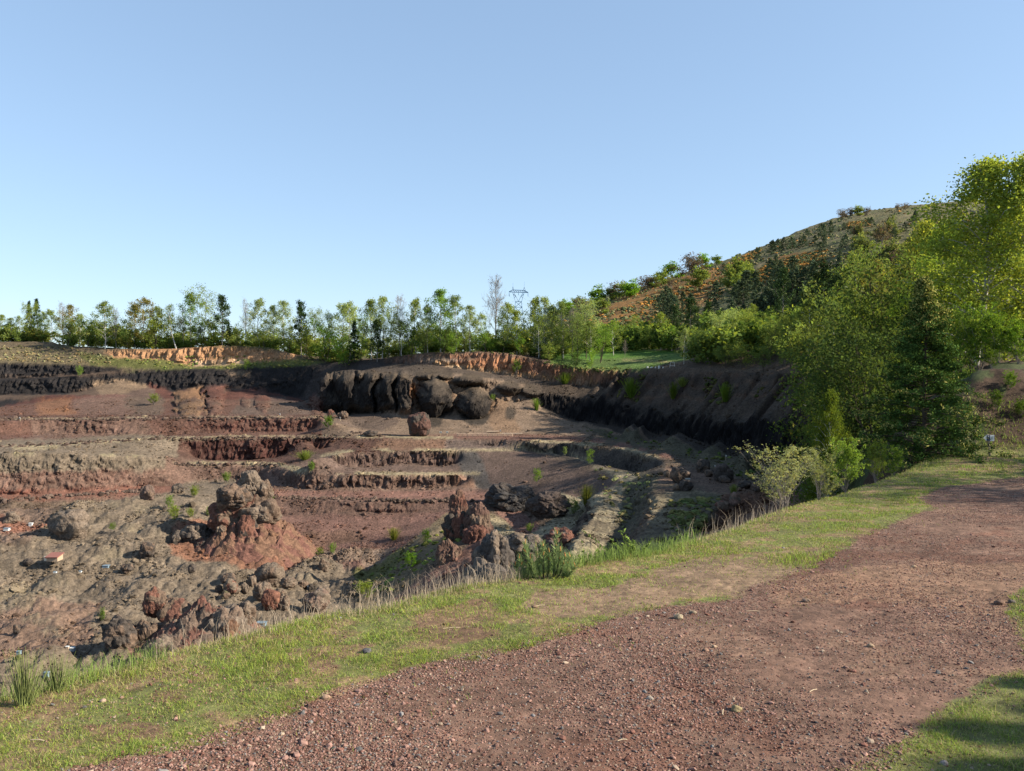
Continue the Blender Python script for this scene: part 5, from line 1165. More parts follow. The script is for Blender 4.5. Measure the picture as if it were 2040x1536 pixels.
for key, px, top, Y, wide, tint, lb in [
    ("big_birch0", 1932, 326, 37, 1.25, (1.15, 1.15, .9), "tall bright birch rising highest, white stem showing through its crown, behind the spruce"),
    ("big_birch1", 2040, 318, 36, 1.15, (1.1, 1.1, .9), "tall bright birch at the right edge of the picture"),
    ("big_birch1", 1985, 400, 43, 1.0, (.9, 1.0, .8), "birch between and behind the two tallest birches"),
    ("big_birch0", 1876, 455, 46, .95, (.95, 1.1, .8), "green birch left of the tallest birch"),
    ("big_birch1", 1833, 448, 62, .9, (1.25, 1.15, .9), "yellow green birch poking up left of the tall birches"),
    ("wood0", 1790, 560, 50, 1.0, (.8, .92, .7), "round crowned tree behind the spruce top"), ("wood1", 1742, 590, 56, 1.0, (.85, .75, .7), "brownish barely leafed tree left of the spruce"),
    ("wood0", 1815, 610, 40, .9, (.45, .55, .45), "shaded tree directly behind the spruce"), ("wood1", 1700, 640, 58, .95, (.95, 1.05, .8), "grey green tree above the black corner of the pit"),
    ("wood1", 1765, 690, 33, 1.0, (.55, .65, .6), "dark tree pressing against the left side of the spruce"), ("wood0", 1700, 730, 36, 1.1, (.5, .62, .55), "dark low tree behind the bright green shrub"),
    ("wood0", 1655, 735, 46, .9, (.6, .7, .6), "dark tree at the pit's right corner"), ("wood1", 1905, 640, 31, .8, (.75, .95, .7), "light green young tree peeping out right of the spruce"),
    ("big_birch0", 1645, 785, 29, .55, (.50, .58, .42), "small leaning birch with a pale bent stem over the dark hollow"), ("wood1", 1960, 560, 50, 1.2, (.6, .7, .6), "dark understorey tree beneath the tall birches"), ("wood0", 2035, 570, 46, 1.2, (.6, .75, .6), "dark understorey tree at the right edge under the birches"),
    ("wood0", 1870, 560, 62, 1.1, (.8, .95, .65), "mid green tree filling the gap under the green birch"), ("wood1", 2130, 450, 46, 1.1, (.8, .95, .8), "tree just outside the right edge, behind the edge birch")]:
    near_b = Y < 33 and px > 1890
    x = (px - CX) / FPX * Y
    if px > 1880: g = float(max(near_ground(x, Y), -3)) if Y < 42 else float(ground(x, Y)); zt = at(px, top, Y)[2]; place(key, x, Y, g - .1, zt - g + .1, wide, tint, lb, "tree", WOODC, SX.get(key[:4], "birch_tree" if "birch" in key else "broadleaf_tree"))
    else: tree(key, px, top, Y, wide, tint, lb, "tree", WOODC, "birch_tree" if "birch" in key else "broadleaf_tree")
gsp = on_plane(1838, 928)
place("hero_spruce", gsp[0], gsp[1], float(near_ground(gsp[0], gsp[1])) - .1, at(1850, 556, gsp[1])[2] - gsp[2] + .1, 1.08, (1, 1, 1), "dense dark spruce with golden young shoots, standing on the verge left of the signpost", "tree", None, "spruce_tree")
g2 = on_plane(1878, 925)
place("hero_spruce", g2[0] + .2, g2[1] + 1.6, float(near_ground(g2[0], g2[1] + 1.6)) - .1, 2.4, .55, (.95, 1.05, .9), "low young spruce half merged with the right side of the big spruce", "tree", None, "spruce_tree", 2.0)
for key, px, y0, ytop, wide, tint, lb in [("willow_bush", 1590, 1008, 918, 1.6, (1, 1, 1), "grey green budding willow shrub on the rim, left of the bright green one"), ("willow_bush", 1655, 998, 930, 1.1, (.95, 1.0, .85), "smaller budding willow shrub between the big one and the bright green shrub"),
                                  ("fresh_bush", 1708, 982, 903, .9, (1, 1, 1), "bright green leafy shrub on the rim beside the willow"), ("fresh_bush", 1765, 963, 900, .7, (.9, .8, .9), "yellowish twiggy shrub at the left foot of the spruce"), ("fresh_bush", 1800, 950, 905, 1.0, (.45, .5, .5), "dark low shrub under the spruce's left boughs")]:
    b0 = on_plane(px, y0); zt = at(px, ytop, b0[1])[2]
    place(key, b0[0] - .1, b0[1] + .25, float(near_ground(b0[0] - .1, b0[1] + .25)) - .03, zt - b0[2] + .05, wide, tint, lb, "shrub", None, "shrub")
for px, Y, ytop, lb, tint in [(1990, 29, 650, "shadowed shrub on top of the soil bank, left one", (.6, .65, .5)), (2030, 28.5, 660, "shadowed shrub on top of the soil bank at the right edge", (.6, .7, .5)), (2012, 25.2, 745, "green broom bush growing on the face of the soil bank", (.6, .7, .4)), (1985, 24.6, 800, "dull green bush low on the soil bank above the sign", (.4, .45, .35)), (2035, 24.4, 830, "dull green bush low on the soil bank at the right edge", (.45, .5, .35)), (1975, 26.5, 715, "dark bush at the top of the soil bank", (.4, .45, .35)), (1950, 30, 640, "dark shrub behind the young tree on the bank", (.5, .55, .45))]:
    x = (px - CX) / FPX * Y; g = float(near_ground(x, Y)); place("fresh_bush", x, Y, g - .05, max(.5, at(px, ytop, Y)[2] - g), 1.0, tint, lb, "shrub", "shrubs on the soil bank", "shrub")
# a conifer outside the frame on the right: its shade falls across the corner of the verge and path
place("hero_spruce", 8.5, 2.95, float(near_ground(8.5, 2.95)), 3.4, 1.0, (1, 1, 1), "spruce just outside the frame whose shadow falls on the verge in the corner", "tree", None, "spruce_tree", 1.0)
place("hero_spruce", 7.4, 1.9, float(near_ground(7.4, 1.9)), 3.1, .9, (1, 1, 1), "smaller spruce outside the frame beside the taller one", "tree", None, "spruce_tree", 3.0)
place("hero_spruce", 8.3, 2.3, float(near_ground(8.3, 2.3)), 3.65, 1.0, (1, 1, 1), "third spruce outside the frame, farthest from the path", "tree", None, "spruce_tree", 2.0)
place("hero_spruce", 7.9, 1.55, float(near_ground(7.9, 1.55)), 3.6, 1.1, (1, 1, 1), "fourth spruce outside the frame, between the taller ones", "tree", None, "spruce_tree", 0.5)
for i, (x, y, h_) in enumerate([(9.0, 2.5, 3.75), (8.0, 1.9, 3.6), (7.6, 1.2, 3.5), (8.8, 3.2, 3.3)]):
    place("hero_spruce", x, y, float(near_ground(x, y)), h_, 1.15, (1, 1, 1), "spruce of the row outside the frame, " + ("tallest", "middle", "lowest", "farthest along the path")[i] + " of the back four", "tree", None, "spruce_tree", i * 1.3)
place("wood0", 19.5, 11.3, -2.4, 7.0, 1.0, (1, 1, 1), "broadleaf tree outside the frame that shades the bend of the path", "tree", None, "broadleaf_tree")
place("wood1", 21.5, 14.2, -2.4, 8.5, 1.0, (1, 1, 1), "second broadleaf tree outside the frame beyond the bend of the path", "tree", None, "broadleaf_tree")

for i, (x, y, h_) in enumerate([(22.5, 19.5, 7.0), (25.5, 23.5, 6.5)]):  # trees out of view, added to cast shade on the bank
    place("wood%d" % (i % 2), x, y, float(near_ground(x, y)) - .2 if i != 0 else -2.9, h_, 1.1, (.8, .9, .8), ["tree added outside the frame to shade the bank, at its foot", "tree added outside the frame to shade the bank, nearer one"][i], "tree", None, "broadleaf_tree")
# ------------------------------------------------------------------ plants in the quarry
def pit_plant(key, x0, y0, x1, y1, tint, lb, cat="shrub"):
    b0 = hit((x0 + x1) / 2, y1); H = (y1 - y0) / FPX * b0[1]; W_ = (x1 - x0) / FPX * b0[1]
    nat = {"fresh_bush": 1.2, "broom": .8, "round1": .75, "birch0": .6}[key]
    place(key, b0[0], b0[1], b0[2] - .1, H + .1, W_ / (nat * H), tint, lb, cat, None, "shrub" if cat == "shrub" else "small_tree")
def broom_proto(key, seed, n=420, col=(.20, .24, .055)):
    rg = np.random.default_rng(seed); sk = Skel()
    V_, F_, C2, k = [], [], [], 0
    for i in range(n):
        a = rg.uniform(0, 6.28); r = rg.uniform(0, .10); sp = abs(rg.normal()) * .28; h = rg.uniform(.45, 1.0)
        u = np.linspace(0, 1, 4)[:, None]
        p = np.array([math.cos(a) * r, math.sin(a) * r, 0]) + np.array([math.cos(a) * sp, math.sin(a) * sp, 1.0]) * h * u + np.array([0, 0, -.15]) * sp * u ** 2
        w = .0075 * (1 - u * .6); side = np.array([-math.sin(a + i), math.cos(a + i), 0])
        V_.append(np.concatenate([p - side * w, p + side * w])); F_.append(np.array([[0, 1, 5, 4], [1, 2, 6, 5], [2, 3, 7, 6]]) + k); k += 8
        C2.append(np.tile(np.array(col) * (1 + rg.normal() * .25), (8, 1)))
    PROTO[key] = (mesh_np(key + "_stems", np.vstack(V_[:60]), np.vstack(F_[:60]), False, (M_LEAF,), np.clip(np.vstack(C2[:60]) * .8, 0, 1)), mesh_np(key + "_crown", np.vstack(V_), np.vstack(F_), False, (M_LEAF,), np.clip(np.vstack(C2), 0, 1)))
broom_proto("broom", 3)
PG, PY_, PS = (.85, .85, .95), (1.0, .85, .85), (1.1, .95, 1.8)
for key, x0, y0, x1, y1, t, lb in [
    ("fresh_bush", 294, 789, 320, 806, (1.1, .9, 1.2), "pale round shrub on the dark scree left of the tan rock mass"), ("fresh_bush", 149, 733, 168, 750, PG, "small green bush on the upper black wall at the left"), ("fresh_bush", 440, 946, 464, 962, PG, "bright green shrub just left of the crag's cap"), ("fresh_bush", 376, 974, 400, 992, PY_, "yellow green shrub on the crest of the grey hill"),
    ("fresh_bush", 328, 992, 348, 1012, PG, "green shrub on the grey hill, upper of a pair"), ("fresh_bush", 330, 1012, 362, 1036, PY_, "low yellow green patch below the upper shrub of the pair"), ("fresh_bush", 408, 1014, 426, 1028, PG, "green shrub at the left foot of the crag's neck"), ("fresh_bush", 368, 1016, 390, 1030, PY_, "faint yellow green shrub left of the crag"),
    ("fresh_bush", 216, 1044, 232, 1056, PG, "small green tuft on the middle of the grey hill"), ("fresh_bush", 530, 984, 548, 1004, PG, "green shrub on the right shoulder of the crag"), ("fresh_bush", 488, 1004, 500, 1018, PG, "sprig growing in the crag's neck"), ("fresh_bush", 198, 1216, 212, 1238, PG, "leafy sprig on the black jagged rock"),
    ("fresh_bush", 612, 922, 630, 938, PG, "green bush in the shaded alcove beside the spur"), ("broom", 588, 896, 626, 916, PG, "broom bush inside the shaded alcove"), ("fresh_bush", 654, 1084, 672, 1102, PG, "green bush on the red scree right of the crag"), ("fresh_bush", 628, 1094, 646, 1106, PY_, "low green bush left of the one on the red scree"),
    ("fresh_bush", 1059, 940, 1082, 962, PG, "round bright green shrub at the foot of the smooth slope"), ("fresh_bush", 1084, 998, 1108, 1024, PG, "bright green shrub in front of the black hollow"), ("broom", 1152, 963, 1184, 1006, PY_, "tall yellowish broom bush on the pale terrace"), ("fresh_bush", 1126, 1000, 1160, 1026, PS, "silvery green bush left of the tall broom"),
    ("fresh_bush", 1120, 892, 1132, 906, PS, "silvery round bush against the dark terrace wall"), ("round1", 1168, 900, 1183, 928, (1.0, 1.3, .5), "slim bright green sapling against the dark terrace wall"), ("fresh_bush", 1045, 1046, 1066, 1060, PG, "low green tuft at the end of the red track"), ("broom", 1452, 962, 1470, 984, PG, "dark green tuft above the brown hollow"),
    ("broom", 770, 1050, 800, 1075, PY_, "grassy bush at the top of the shaded slope"), ("fresh_bush", 700, 1165, 750, 1190, PY_, "green growth at the bottom of the shaded slope"), ("fresh_bush", 800, 1108, 835, 1132, (.6, .8, .4), "dark green bush in the shade of the pinnacle"), ("fresh_bush", 838, 1060, 860, 1080, (.7, .9, .4), "green bush in the shade up slope"),
    ("fresh_bush", 975, 790, 988, 800, PG, "tuft on top of the tapering black buttress"), ("broom", 1060, 792, 1078, 818, (.6, .8, .5), "dark green bush left of the long black band"), ("broom", 1240, 748, 1275, 790, (.5, .65, .4), "dark broom hanging on the right wall"), ("broom", 1348, 745, 1372, 765, PG, "green bush under the rim below the two white stems"),
    ("broom", 1430, 760, 1460, 800, (.5, .65, .4), "dark broom on the right wall below the pale trees"), ("broom", 1330, 756, 1352, 792, (.5, .6, .35), "dark broom on the right wall, middle one"), ("fresh_bush", 1018, 722, 1040, 744, PG, "green bush growing in the orange strata"), ("broom", 1110, 735, 1140, 760, (.7, .85, .6), "grey green bush overhanging the strata left of the meadow"),
    ("fresh_bush", 642, 833, 668, 852, (.7, .8, .5), "dark green bush on the rubble beside the ramp"), ("fresh_bush", 484, 722, 500, 740, PG, "small conifer like bush on the turf under the orange cliff")]:
    pit_plant(key, x0, y0, x1, y1, t, lb)
# ------------------------------------------------------------------ built things
M_WHITE = plain_mat("white_paint", (.55, .55, .52), .5, .05); M_WOODP = plain_mat("weathered_wood", (.34, .27, .17), .8, .3, 20); M_NAVY = plain_mat("navy_plate", (.03, .04, .09), .5, .1)
M_TILE = plain_mat("red_roofing", (.20, .085, .065), .7, .2, 8); M_PLASTER = plain_mat("tan_boards", (.36, .26, .18), .8, .15, 8); M_BLUEBOX = plain_mat("blue_grey_plastic", (.15, .20, .24), .5, .15, 6)
M_STEEL = plain_mat("painted_steel", (.10, .20, .32), .5, .1, 2); M_LOG = plain_mat("pale_log", (.42, .31, .22), .8, .25, 5); M_PRINT = plain_mat("dark_print", (.05, .08, .06), .6, 0)
class MB:
    def __init__(s): s.V, s.F, s.n = [], [], 0
    def box(s, c, size, R=None, taper=1.0):
        sx, sy, sz = np.array(size) / 2
        v = np.array([(x * (taper if z > 0 else 1), y * (taper if z > 0 else 1), z) for z in (-sz, sz) for y in (-sy, sy) for x in (-sx, sx)], float)
        if R is not None: v = v @ np.array(R).T
        s.V.append(v + np.array(c)); s.F.append(np.array([(0, 2, 3, 1), (4, 5, 7, 6), (0, 1, 5, 4), (2, 6, 7, 3), (0, 4, 6, 2), (1, 3, 7, 5)]) + s.n); s.n += 8
    def bar(s, a, b, r, k=6, r2=None):
        a, b = np.array(a, float), np.array(b, float); t = b - a; t /= np.linalg.norm(t)
        u = np.cross(t, (0, 0, 1) if abs(t[2]) < .9 else (1, 0, 0)); u /= np.linalg.norm(u); w = np.cross(t, u); th = np.linspace(0, 2 * math.pi, k, endpoint=False)
        ring = np.cos(th)[:, None] * u + np.sin(th)[:, None] * w
        s.V.append(np.vstack([a + ring * r, b + ring * (r if r2 is None else r2)])); i = np.arange(k); j = (i + 1) % k
        s.F.append(np.stack([i, j, j + k, i + k], -1) + s.n)
        for c, o_ in ((a, 0), (b, k)):
            for q in range(1, k - 1, 2):
                idx = [0, q, q + 1, min(q + 2, k - 1)]
                if len(set(idx)) == 4: s.F.append(np.array([[x + o_ for x in idx]]) + s.n)
        s.n += 2 * k
    def build(s, name, mat, parent=None, **kw):
        return link(name, mesh_np(name, np.vstack(s.V), np.vstack(s.F), False, (mat,)), parent=parent, **kw)
def marker(px, ybase, ytop, label, sign=True, Y=None, group="small white markers in the quarry", wpx=5):
    b0 = hit(px, ybase) if Y is None else at(px, ybase, Y)
    k = b0[1] / FPX; h = (ybase - ytop) * k
    t = empty("marker_sign", b0, label, "sign", group)
    m = MB(); m.bar((0, 0, -.2), (0, 0, h), .05 * k * 10, 5); m.build("post", M_WOODP, t)
    m = MB(); m.box((0, -.12, h), (wpx * k, .04, 3.4 * k) if sign else (2.2 * k, .08, 3.2 * k), [[1, 0, 0], [0, .94, -.34], [0, .34, .94]]); m.build("panel", M_WHITE, t)
for px, yb, yt, sg, lb in [(40, 837, 831, False, "tiny white marker post on the top bench at the far left"), (558, 831, 823, False, "white marker post on the top bench before the dark scree"), (665, 836, 828, False, "white marker post at the top of the ramp, left of its pair"), (678, 837, 830, False, "grey marker post at the top of the ramp, right of its pair"),
                       (878, 869, 861, True, "white information board by the fence, left one"), (891, 867, 859, True, "white information board by the fence, right one"), (997, 866, 857, False, "white marker behind the log fence"), (1424, 938, 928, False, "white marker post beside the black boulders"), (1451, 950, 937, False, "white marker post beside the large brown boulder"),
                       (1523, 965, 953, False, "white marker post beyond the brown hollow"), (1446, 915, 905, False, "faint white marker on the green scree")]:
    marker(px, yb, yt, lb, sg)
# panel on the bomb-shaped boulder
b0 = at(1370, 955, hit(1356, 962)[1] - 1.2)
t = empty("information_panel", b0, "white slanted information panel fixed against the large rounded boulder", "sign")
k = b0[1] / FPX; m = MB(); m.box((0, 0, 0), (10 * k, .05, 6 * k), [[1, 0, 0], [0, .8, -.6], [0, .6, .8]]); m.build("panel", M_WHITE, t); m = MB(); m.bar((-.2, .1, -2.0), (-.2, .05, -.1), .05); m.bar((.2, .1, -2.0), (.2, .05, -.1), .05); m.build("leg", M_WOODP, t)
# log fence in front of the buttress scree
b0 = hit(965, 868); k = b0[1] / FPX
t = empty("log_fence", b0, "low fence of pale logs along the track in front of the black buttresses", "fence")
lx = np.linspace(-54, 56, 12) * k
for i, x in enumerate(lx):
    m = MB(); m.bar((x, 0, -.3), (x, 0, .72), .09); m.build("post", M_LOG, t)
    if i < len(lx) - 1:
        for z in (.30, .62):
            m = MB(); m.bar((x, -.1, z + .02 * (i % 3)), (lx[i + 1], -.1, z - .02 * (i % 2)), .075); m.build("rail", M_LOG, t)
for i, (x0, x1, yy) in enumerate([(970, 994, 862), (1000, 1020, 865), (1022, 1040, 864)]):
    a, c_ = hit(x0, yy), hit(x1, yy); m = MB(); m.bar((0, 0, .35), c_ - a + np.array([0, 0, .35]), .16, 8); m.bar((0.6, .05, -.1), (0.6, .05, .3), .12)
    m.build("log_bench", M_LOG, None, label=["pale log laid behind the fence, left one", "pale log laid behind the fence, middle one", "pale log laid at the right end of the fence"][i], cat="log", loc=a)
# hut and boxes on the pit floor
b0 = hit(117, 1121); k = b0[1] / FPX; b0[1] -= 1.5; b0[2] = at(117, 1118, b0[1])[2]
t = empty("hut", b0, "small tan hut with red roof and pale open door on the pit floor", "hut")
m = MB(); m.box((0, .6, 4.5 * k), (22 * k, 1.3, 10 * k)); m.build("wall", M_PLASTER, t)
m = MB(); m.box((0, .55, 10 * k), (25 * k, 1.7, 2 * k), [[1, 0, 0], [0, .98, -.17], [0, .17, .98]]); m.build("roof", M_TILE, t)
m = MB(); m.box((-15.5 * k, .3, 4.3 * k), (6 * k, .06, 9.5 * k)); m.build("door", plain_mat("pale_door", (.6, .54, .45), .7, .1), t)
for px, yb, w_, h_, lb in [(520, 1243, 18, 7, "flat blue grey box beside the round head of the broad crag"), (210, 1130, 12, 5, "flat blue grey box right of the hut"), (90, 1352, 10, 11, "blue grey box low down between the broom stems"), (142, 1296, 9, 8, "white topped blue grey box below the bare reddish ground"), (35, 1305, 8, 8, "small blue grey box at the left, above the broom stems"),
                         (108, 1140, 6, 3, "tiny pale box below the hut"), (158, 1137, 6, 3, "tiny pale box below right of the hut"), (60, 1047, 7, 7, "white drum on the red ground at the left"), (12, 1058, 10, 5, "pale box at the left edge of the red ground"), (616, 1178, 7, 11, "dark blue grey upright box behind the large oval boulder"), (132, 1294, 6, 6, "tan box beside the white topped one")]:
    b0 = hit(px, yb); k = b0[1] / FPX; t = empty("equipment_box", b0, lb, "box", "boxes of show equipment on the pit floor")
    m = MB(); m.box((0, .2, h_ * k * .42), (w_ * k, w_ * k * .7, h_ * k * .84), taper=.92); m.build("body", M_WHITE if "white drum" in lb or "pale" in lb else (M_PLASTER if "tan box" in lb else M_BLUEBOX), t)
    m = MB(); m.box((0, .2, h_ * k * .92), (w_ * k * 1.08, w_ * k * .76, h_ * k * .18)); m.build("lid", M_WHITE if "white" in lb else M_BLUEBOX, t)
# white tanks on the meadow edge
for px, w_, h_, lb in [(1290, 4, 3, "white tank at the left end of the row on the meadow edge"), (1298, 4, 2.2, "second white tank from the left on the meadow edge"), (1306, 3, 2.2, "third, smaller white tank on the meadow edge"), (1313, 4, 4.5, "tallest white tank, on the right of the row"), (1321, 3, 2, "greyish tank at the right end of the row")]:
    Y = 192.5; x = (px - CX) / FPX * Y; k = Y / FPX; q_ = hit(px, 733, 120); x, Y, g = q_; k = Y / FPX; t = empty("water_tank", (x, Y, g), lb, "tank", "white tanks on the meadow edge")
    m = MB(); m.bar((0, 0, -.3), (0, 0, h_ * k * .85), w_ * k * .5, 10); m.build("body", M_WHITE, t); m = MB(); m.bar((0, 0, h_ * k * .85), (0, 0, h_ * k), w_ * k * .4, 10, w_ * k * .2); m.build("lid", M_WHITE, t)
# a small frame goal at the right end of the meadow
a = hit(1334, 733, 120); Y = a[1]; k = Y / FPX; t = empty("metal_frame", a, "pale metal frame standing at the meadow's end, right of the tanks", "frame")
m = MB()
for p, q in (((0, 0, -.3), (.2, 0, 1.4)), ((1.3, 0, -.3), (1.1, 0, 1.4)), ((.2, 0, 1.4), (1.1, 0, 1.4)), ((.1, 0, .5), (1.2, 0, .5))): m.bar(p, q, .05)
m.build("bar", M_WHITE, t)
# signpost on the verge
b0 = on_plane(1973, 928); b0[2] = float(near_ground(b0[0], b0[1])); k = b0[1] / FPX
t = empty("signpost", b0, "leaning wooden post with a white arrow sign pointing left at the path's bend", "signpost")
m = MB(); m.bar((0, 0, -.1), (-7 * k, 0, 45 * k), 2.6 * k, 8, 2.2 * k); m.build("post", M_WOODP, t)
x0_, z0_ = -6.5 * k, 38 * k
def plate(name, pts, y, th, mat, parent):
    n = len(pts); v = [(p[0], y, p[1]) for p in pts] + [(p[0], y + th, p[1]) for p in pts]
    me = bpy.data.meshes.new(name); me.from_pydata(v, [], [list(range(n)), list(range(2 * n - 1, n - 1, -1))] + [[i, i + n, (i + 1) % n + n, (i + 1) % n] for i in range(n)]); me.materials.append(mat); me.update()
    return link(name, me, parent=parent)
s_ = k
M_SIGN = plain_mat("sign_white", (.8, .8, .78), .5, .03)
bd = plate("sign_board", [(x0_ - 10.5 * s_, z0_), (x0_ - 4 * s_, z0_ + 6 * s_), (x0_ + 11 * s_, z0_ + 6 * s_), (x0_ + 11 * s_, z0_ - 6 * s_), (x0_ - 4 * s_, z0_ - 6 * s_)], -.05, .015, M_SIGN, t)
plate("band", [(x0_ - 4.2 * s_, z0_ - 5.6 * s_), (x0_ - 4.2 * s_, z0_ + 5.6 * s_), (x0_ + 2.4 * s_, z0_ + 5.6 * s_), (x0_ + 2.4 * s_, z0_ - 5.6 * s_)], -.055, .004, M_NAVY, bd)
plate("pictogram", [(x0_ - 2.6 * s_, z0_ + 2.6 * s_), (x0_ - 1.6 * s_, z0_ + 4.6 * s_), (x0_ + .4 * s_, z0_ + 3.4 * s_), (x0_ - .4 * s_, z0_ + 1.6 * s_)], -.059, .003, M_WHITE, bd)
for q, (dx, dz, w_, h_) in enumerate([(6.2, 2.6, 1.6, .9), (6.2, 1.0, 2.2, .8), (6.3, -.6, 1.5, .8), (6.1, -2.1, 2.2, .8), (8.6, 2.2, 1.0, .7), (8.5, -1.8, 1.1, .7)]):
    plate("print_mark", [(x0_ + (dx - w_ / 2) * s_, z0_ + (dz - h_ / 2) * s_), (x0_ + (dx - w_ / 2) * s_, z0_ + (dz + h_ / 2) * s_), (x0_ + (dx + w_ / 2) * s_, z0_ + (dz + h_ / 2) * s_), (x0_ + (dx + w_ / 2) * s_, z0_ + (dz - h_ / 2) * s_)], -.056, .002, M_PRINT, bd)
b1 = on_plane(1961, 926); b1[2] = float(near_ground(b1[0], b1[1] + .4)); m = MB(); m.bar((0, 0, 0), (-3 * k, 0, 82 * k), .012, 5); m.bar((-3 * k, 0, 64 * k), (-4 * k, 0, 82 * k), .02, 5); m.build("stake", M_WOODP, None, label="thin pale stake standing upright behind the arrow sign", cat="stake", loc=(b1[0], b1[1] + .4, b1[2]))
# pylon far beyond the wood
YP = 600.0; kp = YP / FPX
bp = at(1033, 690, YP); t = empty("electricity_pylon", (bp[0], YP, bp[2] - 6), "blue grey steel lattice pylon with a wide crossarm rising behind the treetops", "pylon")
def pp(px, py, dy=0): q = at(px, py, YP) - np.array(t.location); return np.array([q[0], q[1] + dy, q[2]])
rr_ = .17
def lattice(name, segs, r=rr_):
    m = MB()
    for (a, b_) in segs:
        for dy in (-1.2, 1.2): m.bar(pp(*a, dy), pp(*b_, dy), r, 4)
    m.build(name, M_STEEL, t)
lattice("tower_leg", [((1027, 601), (1021, 660)), ((1021, 660), (1016, 705))], .22); lattice("tower_leg", [((1039, 601), (1045, 660)), ((1045, 660), (1050, 705))], .22)
lattice("bracing", [((1027, 601), (1040, 612)), ((1039, 601), (1026, 612)), ((1026, 612), (1042, 626)), ((1040, 612), (1024, 626)), ((1024, 626), (1044, 644)), ((1042, 626), (1022, 644)), ((1022, 644), (1047, 668)), ((1044, 644), (1020, 668)), ((1026, 601), (1040, 601)), ((1025.5, 612), (1040.5, 612)), ((1024, 626), (1042, 626))], .12)
lattice("window_frame", [((1021, 581), (1027, 601)), ((1024, 583), (1030, 594)), ((1045, 581), (1039, 601)), ((1042, 583), (1036, 594)), ((1030, 594), (1033, 601)), ((1036, 594), (1033, 601)), ((1022, 585), (1027, 590)), ((1044, 585), (1039, 590)), ((1027, 590), (1024.5, 594)), ((1039, 590), (1041.5, 594))], .15)
lattice("crossarm", [((1014, 581), (1022, 577.5)), ((1022, 577.5), (1045, 578.5)), ((1045, 578.5), (1052.5, 583)), ((1014, 581), (1023, 582)), ((1023, 582), (1044, 582.6)), ((1044, 582.6), (1052.5, 583))] + [((1014 + i * 4.2, 581 - (3 if 1 < i < 8 else 0)), (1018 + i * 4.2, 582)) for i in range(9)], .15)
lattice("earth_peak", [((1020.5, 578), (1022, 571)), ((1024, 578), (1022, 571))], .16); lattice("earth_peak", [((1042.5, 579), (1044.5, 572)), ((1047, 579), (1044.5, 572))], .16)
for a, b_ in (((1022, 571), (1022, 564)), ((1044.5, 572), (1044.5, 561))): m = MB(); m.bar(pp(*a), pp(*b_), .08, 4); m.build("rod", M_STEEL, t)
for x_ in (1014.5, 1033, 1052): m = MB(); m.bar(pp(x_, 582.5), pp(x_, 590.5 if x_ != 1033 else 588), .22, 5); m.build("insulator", M_STEEL, t)
for i, (x_, y_) in enumerate(((1014.5, 590), (1033, 588), (1052, 590.5))):
    a = at(x_, y_, YP); b_ = at(1200 + i * 30, 640 + i * 3, 900); m = MB(); n = 14; P_ = [a + (b_ - a) * u + np.array([0, 0, -9 * 4 * u * (1 - u)]) for u in np.linspace(0, 1, n)]
    for p, q in zip(P_[:-1], P_[1:]): m.bar(p, q, .035, 3)
    m.build("power_cable", M_STEEL, None, label=["thin cable running right from the left end of the crossarm", "thin cable running right from the middle of the crossarm", "thin cable running right from the right end of the crossarm"][i], cat="cable", group="cables of the pylon")
